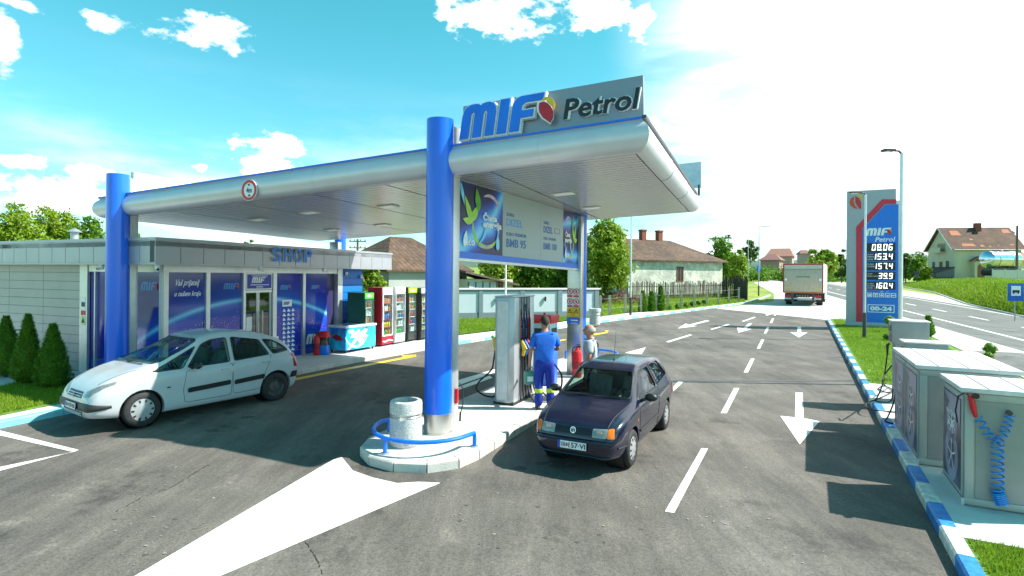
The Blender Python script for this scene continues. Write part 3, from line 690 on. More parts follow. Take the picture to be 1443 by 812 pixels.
b = MB(); text(b, 'Petrol', SM, w_*.60, h_*.20, w=w_*.375, h=h_*.50, ext=.05, bold=.045, shear=.2, res=3); b.build('small_letter_rim', LETW, t, world=True)
b = MB(); text(b, 'Petrol', frame(SM @ Vector((0,0,.052)), R_, U_), w_*.598, h_*.205, w=w_*.372, h=h_*.49, ext=.012, bold=.02, shear=.2, res=3); b.build('small_letter', LETK, t, world=True)
b = MB()
for x in (.04, .35, .68, .985):
    q = SM @ Vector((w_*x, 0, -.06)); q0 = Vector((q.x, q.y, wz(q.x, q.y)+.5)); b.tube([q0-Vector((0,0,.02)), q+Vector((0,0,.12))], .018, 6)
    b.tube([q0+e2*.5-Vector((0,0,.02)), q+Vector((0,0,.2))], .012, 6)
b.build('strut', DARKGREY, t, world=True)
t = roof_sign('rooftop_sign', 'back of a pale blue sign panel at the far right end of the canopy roof', 11.5, 12, 6.9, 0, 0)
Q = CM @ Vector((LC,WC-.1,.5))
PS = [onplane(u, v, Q, e2) for u, v in ((915,266),(988,264),(988,228),(915,236))]
M_ = frame(PS[0], PS[1]-PS[0], PS[3]-PS[0])
b = MB(); b.prism([tuple((M_.inverted() @ p)[:2]) for p in PS], -.08, 0, M_); b.build('sign_board', mat('pale_blue_panel', (.42,.54,.62), .5, .0), t, world=True)
b = MB(); q = onplane(985, 266, Q, e2); b.tube([q+Vector((0,0,.1)), Vector((q.x,q.y,wz(q.x,q.y)+.4))], .03); q = onplane(930, 268, Q, e2); b.tube([q+Vector((0,0,.1)), Vector((q.x,q.y,wz(q.x,q.y)+.4))], .03); b.build('post', DARKGREY, t, world=True)
t = roof_sign('rooftop_sign', 'white and grey sign panel end on behind the far left blue column top', 0, 2, 1, 0, 0)
Q = CM @ Vector((.55,.2,.5)); 
PS = [onplane(u, v, Q, e1) for u, v in ((180,274.8),(236,272),(225,267),(180,259))]
M_ = frame(Q+Vector((0,0,-.02)), e2, (0,0,1))
b = MB(); b.box(.0, 3.2, .05, .62, -.06, .06, M_); b.build('sign_board', mat('pale_grey_panel', (.62,.64,.66), .5), t, world=True)
b = MB(); b.box(.2,.3,-.08,.06,-.03,.03,M_); b.box(2.8,2.9,-.08,.06,-.03,.03,M_); b.build('post', DARKGREY, t, world=True)
# height limit sign on the front beam
t = thing('height_limit_sign', 'round red rimmed four metre height limit sign on the canopy edge', 'road sign', M=Matrix.Translation(CM @ Vector((3.3,-.3,.2))))
q = onplane(351, 268, CM @ Vector((3,-.26,.3)), e2)
M_ = frame(q, e1, (0,0,1)); 
if (M_.col[2].xyz).y > 0: M_ = M_ @ Matrix.Rotation(math.pi, 4, 'Y')
def disc(r0, r1, z0, z1, M, n=36):
    mb = MB(); vs = []; 
    for i in range(n):
        a = 2*math.pi*i/n; c, s = math.cos(a), math.sin(a)
        vs += [(r0*c,r0*s,z0),(r1*c,r1*s,z0),(r1*c,r1*s,z1),(r0*c,r0*s,z1)]
    fs = []
    for i in range(n):
        j = (i+1) % n
        for k_ in range(4): fs.append((i*4+k_, j*4+k_, j*4+(k_+1)%4, i*4+(k_+1)%4))
    mb.add(vs, fs, M); return mb
disc(.0001,.215,-.012,0,M_).build('plate', LETW, t, world=True)
disc(.15,.205,.001,.006,M_).build('red_ring', RED, t, world=True)
b = MB(); text(b, '4m', M_, 0, -.055, h=.11, w=.15, bold=.03, center=True); b.prism([(-.04,.125),(.04,.125),(0,.075)], .001, .004, M_); b.prism([(-.04,-.125),(.04,-.125),(0,-.075)], .001, .004, M_)
b.build('symbol', LETK, t, world=True)
# ------------------------------------------------------------------ banner between the columns
BN = Vector((BCd.y, -BCd.x, 0))
bt = thing('fuel_banner', 'long overhead board with fuel names and two leaf posters between the columns', 'banner board', M=Matrix.Translation((.3,12.3,3.1)))
b0 = colB+BCd*.42+BN*.10; b1 = colC-BCd*.36+BN*.10; Lb = (b1-b0).length
def zs(p): return wz(p.x, p.y)-.015
zb0, zb1 = 3.28, 3.17
M_ = Matrix((BCd, Vector((0,0,1)), BN)).transposed().to_4x4(); M_.translation = b0
def by0(x): return zb0+(zb1-zb0)*x/Lb
def byt(x): return zs(b0+BCd*x)
NAVY = bpy.data.materials.new('poster_deep_blue'); MATS['poster_deep_blue'] = NAVY
N, L = nodes(NAVY); p_ = N['Principled BSDF']; p_.inputs['Roughness'].default_value = .35
tc = N.new('ShaderNodeTexCoord'); wv = N.new('ShaderNodeTexWave'); wv.inputs['Scale'].default_value = .33; wv.inputs['Distortion'].default_value = 9; wv.inputs['Detail'].default_value = 3; wv.inputs['Detail Scale'].default_value = .8
mp = N.new('ShaderNodeMapping'); mp.inputs['Rotation'].default_value = (.4,.7,.9); L.new(tc.outputs['Object'], mp.inputs[0]); L.new(mp.outputs[0], wv.inputs['Vector'])
r = N.new('ShaderNodeValToRGB'); cs = [(0,(.006,.004,.05)),(.5,(.008,.014,.16)),(.78,(.01,.08,.5)),(.93,(.04,.32,.85)),(1,(.2,.6,.95))]
r.color_ramp.elements[0].position = 0; r.color_ramp.elements[0].color = (*cs[0][1],1); r.color_ramp.elements[1].position = 1; r.color_ramp.elements[1].color = (*cs[-1][1],1)
for pp, c in cs[1:-1]: e_ = r.color_ramp.elements.new(pp); e_.color = (*c,1)
L.new(wv.outputs['Fac'], r.inputs[0]); L.new(r.outputs[0], p_.inputs['Base Color'])
BGREY = mat('board_grey', (.36,.42,.44), .45, .1, var=.03, scale=1)
xs_ = [0, Lb*.285, Lb*.60, Lb*.83, Lb]
def seg(i, z0=-.05, z1=0, up=0, m=None, name='panel', yb=.14):
    b = MB(); x0, x1 = xs_[i]+.003, xs_[i+1]-.003
    b.prism([(x0, by0(x0)+yb), (x1, by0(x1)+yb), (x1, byt(x1)), (x0, byt(x0))], z0, z1, M_); return b.build(name, m, bt, world=True)
seg(0, m=NAVY, name='leaf_poster'); seg(1, m=BGREY, name='grey_panel'); seg(2, m=BGREY, name='grey_panel'); seg(3, m=NAVY, name='leaf_poster')
b = MB(); b.prism([(0,by0(0)+.02),(Lb,by0(Lb)+.02),(Lb,by0(Lb)+.137),(0,by0(0)+.137)], -.06, .012, M_); b.build('blue_band', BLUE2, bt, world=True)
b = MB(); b.prism([(0,by0(0)-.03),(Lb,by0(Lb)-.03),(Lb,by0(Lb)+.018),(0,by0(0)+.018)], -.08, .02, M_); b.build('bottom_rail', ALU, bt, world=True)
TB = mat('print_blue', (.01,.13,.38), .4); 
def tt(body, x, y, w, h, m, bold=.02, shear=0, lift=.0, name='lettering'):
    b = MB(); text(b, body, M_ @ Matrix.Translation((0,0,lift)), x, y, w=w, h=h, bold=bold, shear=shear, ext=.003); return b.build(name, m, bt, world=True)
x1, x2 = xs_[1], xs_[2]; y0_ = by0(2.5)
tt('EURO', x1+.16, y0_+.98, .32, .07, TB); tt('DIZEL', x1+.15, y0_+.78, .70, .15, mat('print_light_blue', (.05,.30,.70), .4))
tt('EURO PREMIUM', x1+.15, y0_+.58, .85, .07, TB); tt('BMB 95', x1+.15, y0_+.34, .85, .18, TB, .03)
tt('EURO', x2+.16, y0_+.96, .28, .07, TB); tt('DIZEL', x2+.15, y0_+.76, .48, .15, TB, .03)
tt('EURO PREMIUM', x2+.15, y0_+.60, .66, .06, TB); tt('BMB 100', x2+.15, y0_+.37, .72, .16, TB, .03)
b = MB()
for q in ((0,.3,0,.012),(0,.3,.11,.122),(0,.012,.012,.11),(.288,.3,.012,.11)): b.box(x2+.74+q[0], x2+.74+q[1], y0_+.78+q[2], y0_+.78+q[3], .0005, .004, M_)
b.build('small_frame', mat('print_bronze', (.14,.11,.05), .4), bt, world=True)
LG = mat('print_leaf_green', (.20,.50,.03), .4, col2=(.5,.75,.1), scale=4); LG2 = mat('print_dark_green', (.04,.28,.03), .4, col2=(.15,.5,.05), scale=5)
CY = mat('print_cyan', (.05,.45,.85), .35, col2=(.3,.75,.95), scale=4); PINK = mat('print_pink', (.5,.25,.5), .4, col2=(.8,.6,.7), scale=4)
def arcpoly(cx, cy, r0, r1, a0, a1, n=16, taper=True):
    o = []; i_ = []
    for k_ in range(n+1):
        t = k_/n; a = rad(a0+(a1-a0)*t); w = (r1-r0)*(math.sin(math.pi*t)**.6 if taper else 1)+.003; rm = (r0+r1)/2
        o.append((cx+(rm+w/2)*math.cos(a), cy+(rm+w/2)*math.sin(a))); i_.append((cx+(rm-w/2)*math.cos(a), cy+(rm-w/2)*math.sin(a)))
    return o+i_[::-1]
def poster(x0, x1, sc_, flip=False):
    w = x1-x0; y0 = by0((x0+x1)/2)+.14; h = byt((x0+x1)/2)-y0
    def P(pts): return [((x0+w*((1-px) if flip else px)), y0+h*py) for px, py in pts]
    z = [.001]
    def add(pts, m, nm):
        b = MB(); b.prism(P(pts), z[0], z[0]+.0015, M_); b.build(nm, m, bt, world=True); z[0] += .002
    # print: arc of a glowing ring, sprouts and a drop
    add(arcpoly(.60,.40,.27,.33,170,330), LG, 'print_ring'); add(arcpoly(.60,.40,.28,.31,-30,20), CY, 'print_ring'); add(arcpoly(.66,.62,.24,.29,20,120), PINK, 'print_ring')
    add(leafpoly(.28,.42,.42,.10,rad(112)), LG, 'print_leaf'); add(leafpoly(.26,.45,.30,.12,rad(60)), LG, 'print_leaf'); add(leafpoly(.27,.44,.2,.1,rad(170)), LG, 'print_leaf'); add(leafpoly(.42,.62,.34,.12,rad(100)), LG2, 'print_leaf')
    add(leafpoly(.02,.99,.34,.06,rad(-75)), CY, 'print_water'); add([(.86,.35),(.90,.2),(.90,.1),(.86,.06),(.82,.1),(.82,.2)], CY, 'print_drop')
    add(arcpoly(.25,.42,.30,.34,-60,10), CY, 'print_water'); add(leafpoly(.40,.10,.34,.035,0), PINK, 'print_reflection')
    lw = mat('print_white', (.85,.85,.88), .4)
    tt('Čista', x0+w*(.50 if not flip else .08), y0+h*.50, w*.33, h*.12, lw, .03, .05, lift=z[0]); tt('energija', x0+w*(.50 if not flip else .06), y0+h*.36, w*.44, h*.13, lw, .03, .05, lift=z[0])
    tt('eco', x0+w*.12, y0+h*.10, w*.2, h*.085, lw, .02, lift=z[0])
    b = MB(); b.prism([(x0+w*px, y0+h*py) for px, py in leafpoly(.10,.08,.24,.08,rad(80))], z[0], z[0]+.002, M_); b.build('print_leaf', lw, bt, world=True)
poster(xs_[0], xs_[1], 1); poster(xs_[3], xs_[4], 1, True)
# ------------------------------------------------------------------ pictogram stickers on the far column
CF = colC-BCd*(.2+.07+.12)
M2 = Matrix((BN, Vector((0,0,1)), -BCd)).transposed().to_4x4(); M2.translation = CF+BN*(-.19)-BCd*.002
t = thing('safety_notice', 'column of red yellow and blue safety pictograms on the far canopy pillar', 'notice', M=Matrix.Translation((CF.x, CF.y, 2.4)))
def zat(v): return D(814, v, CF.y).z
yt = zat(405); yb = zat(457); hh = yt-yb; wd = .36
for r_ in range(2):
    for c_ in range(2):
        x = .012+c_*(wd/2+.002); y = yt-hh*(.27+.27*r_)
        b = MB(); b.box(x, x+wd/2-.012, y, y+hh*.25, 0, .003, M2); b.build('white_sticker', LETW, t, world=True)
        Md = M2 @ Matrix.Translation((x+wd/4-.006, y+hh*.155, .003)); disc(hh*.062, hh*.085, 0, .002, Md, 20).build('red_ring', RED, t, world=True)
        b = MB(); b.box(-.006,.006,-hh*.06,hh*.06,.001,.003, Md @ Matrix.Rotation(rad(45),4,'Z')); b.box(x+.01, x+wd/2-.022, y+.006, y+hh*.055, .0035, .005, M2); b.build('red_bar', RED, t, world=True)
        b = MB(); b.box(-.022,.022,-.03,.03,0,.0008,Md); b.build('pictogram', LETK, t, world=True)
for c_ in range(2):
    x = .012+c_*(wd/2+.002); y = yt-hh*.80
    b = MB(); b.box(x, x+wd/2-.012, y, y+hh*.24, 0, .003, M2); b.build('yellow_sticker', YEL, t, world=True)
    b = MB(); b.prism([(x+.02,y+hh*.1),(x+wd/2-.03,y+hh*.1),(x+wd/4-.005,y+hh*.22)], .0035, .005, M2); b.build('triangle', LETK, t, world=True)
    b = MB(); b.prism([(x+.048,y+hh*.115),(x+wd/2-.058,y+hh*.115),(x+wd/4-.005,y+hh*.17)], .0055, .006, M2); b.build('triangle_mark', YEL, t, world=True)
b = MB(); b.box(.012, wd, yb, yb+hh*.17, 0, .003, M2); b.build('blue_sticker', BLUE2, t, world=True)
b = MB(); b.box(.13,.33,yb+hh*.09,yb+hh*.12,.003,.004,M2); b.box(.13,.33,yb+.02,yb+.035,.003,.004,M2); b.build('sticker_lettering', LETW, t, world=True)
# ------------------------------------------------------------------ the shop
eF = Vector((.39,.92,0)).normalized(); nF = Vector((eF.y, -eF.x, 0))      # along the front, out of the front
W1 = Vector((-8.44,13.55,0))
def S(u):
    """distance along the shop front at which a column of the photograph meets it"""
    rho = (u-CU)/F; return (rho*W1.y-W1.x)/(eF.x-rho*eF.y)
g0 = gz(0,13)+.1
shop = thing('shop_building', 'flat roofed grey panelled petrol station shop with blue printed windows', 'shop', M=Matrix.Translation((W1.x, W1.y, g0)))
SF = Matrix((eF, Vector((0,0,1)), nF)).transposed().to_4x4(); SF.translation = W1        # x along, y up (absolute z), z out
SL_ = Matrix((-nF, -eF, Vector((0,0,1)))).transposed().to_4x4()
sE = S(509.5); zT, zB, hd_ = 3.80, 3.22, 3.0
P2 = Vector((-4.55,21.2,0)); P1 = Vector((-8.12,12.77,0))
def SP(b, name, m, **k): return b.build(name, m, shop, world=True, **k)
b = MB(); b.box(.12, sE, 0, 3.25, -9, -.12, SF); SP(b, 'wall', GREYCLAD)
# fascia, front and side, with vertical joints
FASC = mat('fascia_panel', (.38,.39,.43), .35, .4, var=.06, scale=1.5)
fl = (P2-P1).length; fd = (P2-P1).normalized(); fn = Vector((fd.y,-fd.x,0))
FMx = Matrix((fd, Vector((0,0,1)), fn)).transposed().to_4x4(); FMx.translation = P1
nP = 15
for i in range(nP):
    b = MB(); b.box(i*fl/nP+.008, (i+1)*fl/nP-.008, zB, zT-.07, -.04, 0, FMx); SP(b, 'fascia_panel', FASC)
b = MB(); b.box(0, fl, zB+.01, zT-.08, -.2, -.041, FMx); SP(b, 'fascia_backing', DARKGREY)
b = MB(); b.box(-.02, fl+.02, zT-.068, zT, -.3, .02, FMx); b.box(-.01, fl+.01, zB-.05, zB-.003, -.9, .01, FMx); SP(b, 'fascia_trim', FASC)
Lm = Matrix((nF, Vector((0,0,1)), -eF)).transposed().to_4x4(); Lm.translation = P1     # side: x towards nF, z out (towards camera)
sdl = 9.0
for i in range(16):
    b = MB(); b.box(-(i+1)*sdl/16+.008, -i*sdl/16-.008, zB, zT-.07, -.04, 0, Lm); SP(b, 'fascia_panel', FASC)
b = MB(); b.box(-sdl, 0-.05, zB+.01, zT-.08, -.2, -.041, Lm); SP(b, 'fascia_backing', DARKGREY)
b = MB(); b.box(-sdl, -.31, zT-.067, zT-.001, -.3, .02, Lm); b.box(-sdl, -.02, zB-.051, zB-.004, -.9, .01, Lm); SP(b, 'fascia_trim', FASC)
b = MB()
q = [P1-fd*0, P2, P2-nF*9.3, P1-nF*9.0]; q = [tuple(x[:2]) for x in q]; b.prism(q, zT-.2, zT-.09); b.prism([(P1+fd*.1-fn*.2)[:2], (P2-fn*.2)[:2], (P2-fn*9)[:2], (P1-fn*8.8+fd*.1)[:2]], zB-.02, zB); SP(b, 'roof', mat('roof_sheet', (.3,.31,.32), .6))
# side wall: horizontal slats (the panelled gable seen at the left)
Wm = Matrix((nF, Vector((0,0,1)), -eF)).transposed().to_4x4(); Wm.translation = W1
CLAD = mat('wall_cassette', (.29,.31,.335), .35, .35, var=.08, scale=1.2)
def L_(u):   # along the side wall, negative towards the left
    rho = (u-CU)/F; return (rho*W1.y-W1.x)/(nF.x-rho*nF.y)
xsl = [-9, -7.8, L_(-60), L_(15), L_(63), L_(115)]
for i in range(len(xsl)-1):
    y = .15; k_ = 0
    while y < 3.15:
        y2 = min(3.17, y+.235); b = MB(); b.box(xsl[i]+.006, xsl[i+1]-.006, y+.006, y2-.004, .0, .03, Wm)
        if not k_: cl_ = MB()
        cl_.v += b.v; cl_.f += [[j+k_*8 for j in f] for f in b.f]; cl_.mi += b.mi; k_ += 1; y = y2
    SP(cl_, 'wall_cassettes', CLAD)
b = MB(); b.box(-9, L_(115), .0, 3.18, -.03, -.002, Wm); SP(b, 'wall_backing', DARKGREY)
b = MB(); b.box(L_(115)+.01, L_(126), .0, 3.19, -.02, .05, Wm); b.box(L_(126), 0.0, 3.0, 3.19, -.05, .02, Wm); SP(b, 'corner_post', ALU)
# window material: printed foil with a planet's lit rim over city lights; uv = metres on the glass
def foil():
    m = bpy.data.materials.new('printed_window_foil'); N, L = nodes(m); p = N['Principled BSDF']; p.inputs['Roughness'].default_value = .07; p.inputs['Specular IOR Level'].default_value = .8
    uvn = N.new('ShaderNodeUVMap'); s = N.new('ShaderNodeSeparateXYZ'); L.new(uvn.outputs[0], s.inputs[0])
    def M2_(op, a, b=None, c=None, cl=False):
        n = N.new('ShaderNodeMath'); n.operation = op; n.use_clamp = cl
        for i, x in enumerate((a, b, c)):
            if x is None: continue
            if isinstance(x, (int, float)): n.inputs[i].default_value = x
            else: L.new(x, n.inputs[i])
        return n.outputs[0]
    x, y = s.outputs[0], s.outputs[1]
    dx = M2_('SUBTRACT', x, ARCX); dy = M2_('SUBTRACT', y, ARCY-ARCR); d = M2_('SQRT', M2_('ADD', M2_('MULTIPLY', dx, dx), M2_('MULTIPLY', dy, dy)))
    e = M2_('SUBTRACT', d, ARCR)
    rim = M2_('POWER', M2_('SUBTRACT', 1.0, M2_('MULTIPLY', M2_('ABSOLUTE', e), 9.0), None, True), 1.6)
    halo = M2_('POWER', M2_('SUBTRACT', 1.0, M2_('MULTIPLY', M2_('ABSOLUTE', e), 1.3), None, True), 2.0)
    inside = M2_('LESS_THAN', e, 0.0)
    nz = N.new('ShaderNodeTexNoise'); nz.inputs['Scale'].default_value = 1.6; nz.inputs['Detail'].default_value = 5; L.new(uvn.outputs[0], nz.inputs[0])
    vo = N.new('ShaderNodeTexVoronoi'); vo.inputs['Scale'].default_value = 19; L.new(uvn.outputs[0], vo.inputs[0])
    sp = M2_('LESS_THAN', vo.outputs['Distance'], .22)
    big = N.new('ShaderNodeTexNoise'); big.inputs['Scale'].default_value = 2.6; L.new(uvn.outputs[0], big.inputs[0])
    lowm = M2_('MULTIPLY', M2_('LESS_THAN', e, -.30), M2_('GREATER_THAN', big.outputs[0], .47))
    city = M2_('MULTIPLY', M2_('MULTIPLY', sp, lowm), .9)
    base = N.new('ShaderNodeMix'); base.data_type = 'RGBA'; base.inputs[6].default_value = (.012,.012,.19,1); base.inputs[7].default_value = (.035,.035,.46,1); L.new(nz.outputs[0], base.inputs[0])
    def mixc(f, src, col):
        k_ = N.new('ShaderNodeMix'); k_.data_type = 'RGBA'; L.new(f, k_.inputs[0]); L.new(src, k_.inputs[6]); k_.inputs[7].default_value = (*col,1); return k_.outputs[2]
    c = mixc(M2_('MULTIPLY', inside, .55), base.outputs[2], (.02,.04,.50))
    c = mixc(M2_('MULTIPLY', halo, .7), c, (.02,.14,.62)); c = mixc(rim, c, (.20,.62,.95)); c = mixc(city, c, (.75,.42,.12))
    L.new(c, p.inputs['Base Color']); return m
ARCX, ARCY, ARCR = S(362), 2.26, 7.5
FOIL = foil()
def uvf(M):
    Mi = M.inverted(); Pi = PM[shop.name]
    def f(c): q = Mi @ (Pi @ c); return (q.x, q.y)
    return f
zW = .34
def win(x0, x1, y0, y1, M, mt=None, name='window'):
    b = MB(); b.box(x0, x1, y0, y1, -.10, -.03, M); g = SP(b, name, mt or FOIL, uv=uvf(M)); return g
def bars(lst, M, name='window_frame'):
    b = MB()
    for q in lst: b.box(*q[:4], q[4] if len(q) > 4 else -.09, q[5] if len(q) > 5 else .03, M)
    return SP(b, name, ALU)
# side windows
wl = [(L_(127), L_(134.5)), (L_(136), L_(178)), (L_(186), L_(226))]
for a_, c_ in wl: win(a_, c_, zW+.45, hd_, Wm); win(a_, c_, zW, zW+.42, Wm, mat('blue_foil', (.01,.07,.45), .2))
bars([(L_(178), L_(186), zW-.1, hd_), (L_(226), -.0, zW-.1, hd_), (L_(134.5), L_(136), zW-.1, hd_), (L_(127), 0, hd_+.001, 3.17), (L_(127), 0, .05, zW-.001)], Wm)
fw = [(S(238),S(290)), (S(295.5),S(342)), (S(389),S(426.5)), (S(430),S(462))]
BF = mat('blue_foil', (.008,.09,.55), .15)
for i, (a_, c_) in enumerate(fw):
    lowz = 1.15 if i == 3 else zW
    win(a_, c_, lowz, hd_, SF)
    if i == 3: win(a_, c_, zW, 1.148, SF, BF)
b0_ = S(229)
bars([(0.0, fw[0][0]-.03, 0, hd_, -.09, .04), (fw[0][1], fw[1][0], zW-.1, hd_), (fw[1][1], S(345), 0, hd_, -.09, .04), (S(384), fw[2][0], 0, hd_, -.09,.04), (fw[2][1], fw[3][0], zW-.1, hd_), (0.001, S(480.5), hd_+.001, 3.17), (0.0, S(345), .05, zW-.101), (S(384), fw[3][1], .05, zW-.101)], SF)
JAMB = mat('dark_purple_jamb', (.035,.03,.10), .25)
b = MB(); b.box(fw[3][1], S(474.5), .05, hd_, -.30, -.10, SF); SP(b, 'recessed_glass', JAMB)
b = MB(); b.box(S(474.5), S(481), .0, 3.19, -.12, .06, SF); SP(b, 'end_post', ALU)
BW = mat('blue_wall_board', (.006,.16,.62), .4, var=.06, scale=1)
y = .1; b = MB()
while y < 3.15: b.box(S(481)+.005, sE, y+.012, min(3.18, y+.245), -.1, .04, SF); y += .25
b.box(sE-.04, sE+.002, .1, 3.17, -4, -.101, SF); SP(b, 'blue_cladding', BW)
b = MB(); b.box(sE-.1, sE+.03, .0, 3.17, -9, -4.01, SF); SP(b, 'wall', GREYCLAD)
# door with the name plate above
x0, x1 = S(345)+.01, S(384)-.01
DG = glass_mat('dark_door_glass', (.25,.30,.30), .03, .12)
dtop = D(365, 412, 15.9).z
b = MB(); b.box(x0, x1, .1, dtop, -.32, -.31, SF); SP(b, 'door_void', BLACK)
d = MB(); xm = (x0+x1)/2; d.box(x0, xm-.01, .25, dtop-.02, -.06, -.05, SF); d.box(xm+.01, x1, .25, dtop-.02, -.06, -.05, SF); dr = SP(d, 'door', DG); PM[dr.name] = PM[shop.name]
b = MB()
for q in ((x0, x0+.06), (xm-.05, xm-.012), (xm+.012, xm+.05), (x1-.06, x1)): b.box(q[0], q[1], .22, dtop-.02, -.075, -.03, SF)
b.box(x0, x1, dtop-.018, dtop+.05, -.08, .01, SF); b.build('door_frame', ALU, dr, world=True)
b = MB(); b.tube([SF @ Vector((xm+.1, 1.1, .04)), SF @ Vector((xm+.1, 1.9, .04))], .018); b.tube([SF @ Vector((xm-.1, 1.1, .04)), SF @ Vector((xm-.1, 1.9, .04))], .018); b.build('handle', STEEL, dr, world=True)
b = MB(); b.box(x0+.1, x0+.3, 1.35, 1.75, -.049, -.045, SF); b.build('paper_notice', LETW, dr, world=True)
t2 = thing('door_sign', 'blue name plate reading MIF over the shop door', 'sign', M=Matrix.Translation(SF @ Vector((xm, dtop+.1, 0))))
zs0, zs1 = dtop+.09, hd_-.03
b = MB(); b.box(x0+.02, x1-.02, zs0-.02, zs1+.02, -.03, .025, SF); b.build('plate', ALU, t2, world=True)
b = MB(); b.box(x0+.05, x1-.05, zs0+.01, zs1-.01, .0255, .03, SF); b.build('blue_face', mat('sign_blue', (.01,.03,.42), .35), t2, world=True)
mif(SF, x0+.2, zs0+.17, (x1-x0)*.52, .17, .031, .003, [LETW]*3, t2, flame=False, name='lettering')
b = MB(); Md = SF @ Matrix.Translation((0,0,.031)); xc_ = (x0+x1)/2; b.box(xc_-.28, xc_+.28, zs1-.065, zs1-.045, 0, .002, Md); b.box(xc_-.33, xc_+.33, zs0+.105, zs0+.125, 0, .002, Md); b.box(xc_-.12, xc_+.12, zs0+.045, zs0+.065, 0, .002, Md)
b.build('small_lettering', LETW, t2, world=True)
# prints on the glass (parts of the shop)
FBL = mat('print_sky_blue', (.02,.22,.62), .3); PRD = mat('print_red', (.55,.02,.03), .4); PW = mat('print_white', (.85,.85,.88), .4)
def glasslogo(M, x, y, w, mlt=FBL):
    h = w*.34
    g_ = mif(M, x, y, w, h, -.0285, .002, [mlt, PRD, PRD], shop, name='window_logo')
for M, x, y, w in ((Wm, L_(197), 2.55, .62), (SF, S(316), 2.55, .5), (SF, S(396), 2.5, .42), (SF, S(440), 2.5, .35)): glasslogo(M, x, y, w)
Mg = SF @ Matrix.Translation((0,0,-.0285))
b = MB(); text(b, 'Vaš prijatelj', Mg, S(246), 2.62, w=.66, h=.20, bold=.012, shear=.3); text(b, 'u našem kraju', Mg, S(246), 2.36, w=.72, h=.17, bold=.012, shear=.3); SP(b, 'window_script', PW)
mif(SF, S(433), .72, .95, .32, -.0285, .003, [LETW, LETW, LETW], shop, name='window_logo', flame=False)
# column of small service symbols printed on the third window
b = MB(); xx = S(400)
b.box(xx-.02, xx+.36, 1.98, 2.18, -.0285, -.026, SF); SP(b, 'window_print', LETW)
mif(SF, xx+.02, 2.03, .28, .10, -.0255, .002, [BF]*3, shop, name='window_logo', flame=False)
b = MB(); b.box(xx-.05, xx+.52, .36, 1.94, -.0285, -.027, SF); SP(b, 'window_print', BF)
b = MB()
rr_ = random.Random(3)
for r_ in range(11):
    for c_ in range(3):
        x = xx+c_*.18; y = 1.82-r_*.135
        b.box(x, x+.10+.03*rr_.random(), y, y+.045, -.0265, -.025, SF); b.box(x+.02, x+.07, y+.05, y+.085, -.0265, -.025, SF)
SP(b, 'window_symbols', LETW)
b = MB()
for r_ in range(2):
    b.box(S(390)+.02, S(390)+.12, .95-.45*r_, 1.10-.45*r_, -.028, -.026, SF)
SP(b, 'window_lettering', LETW)
# small items
def camera_thing(pos, d, label):
    t = thing('security_camera', label, 'security camera', loc=pos); 
    b = MB(); b.ellip((0,0,-.06), (.055,.055,.055)); b.cyl((0,0,-.05), .05, .06, 16); b.build('housing', LETW, t, smooth=True)
    b = MB(); b.tube([Vector((0,0,-.07)), Vector(d)*.14+Vector((0,0,-.10))], .035, 10); b.build('barrel', LETW, t, smooth=True)
    b = MB(); b.tube([Vector(d)*.14+Vector((0,0,-.10)), Vector(d)*.15+Vector((0,0,-.103))], .028, 10); b.build('lens', BLACK, t)
und = zB-.055
camera_thing(FMx @ Vector((.12, und, -.12)), (.5,-.6,0), 'white camera under the near corner of the shop fascia')
camera_thing(FMx @ Vector((3.05, und, -.1)), (.6,.3,0), 'white camera under the fascia beside the door sign')
camera_thing(FMx @ Vector((5.6, und, -.1)), (.6,.3,0), 'white camera under the fascia right of the SHOP letters')
camera_thing(Lm @ Vector((-2.1, und, -.1)), (-.4,-.6,0), 'white camera under the left fascia before the first blue column')
camera_thing(SF @ Vector((sE-.15, 2.95, .1)), (.6,.3,0), 'white camera at the right end of the blue boarded wall')
camera_thing(SF @ Vector((S(485), 3.05, .1)), (.6,-.3,0), 'white camera at the left top of the blue boarded wall')
t = thing('wall_notice', 'small red and yellow notices on the silver corner post', 'notice', M=Matrix.Translation(Wm @ Vector((L_(120), 2.2, .05))))
xa, xb = L_(117.5), L_(124); 
for nm, y0, y1, m in (('white_notice', 2.0, 2.32, LETW), ('red_notice', 1.86, 1.98, RED), ('yellow_notice', 1.6, 1.84, mat('notice_yellow', (.75,.72,.35), .5))):
    b = MB(); b.box(xa, xb, y0, y1, .051, .054, Wm); b.build(nm, m, t, world=True)
b = MB(); b.prism([(xa+.02,1.66),(xb-.02,1.66),((xa+xb)/2,1.8)], .0545, .056, Wm); b.box(xa+.02,xb-.02,2.08,2.2,.0545,.056,Wm); b.build('symbol', LETK, t, world=True)
t = thing('roof_vent', 'small round grey vent with a conical cap on the shop roof', 'roof vent', loc=D(105, 336, 16.2))
b = MB(); b.cyl((0,0,-.15), .10, .32, 20); b.build('pipe', GALV, t, smooth=True); b = MB(); b.lathe([(.17,.17),(.18,.19),(.05,.28),(.0,.29)], 20); b.build('cap', GALV, t, smooth=True)
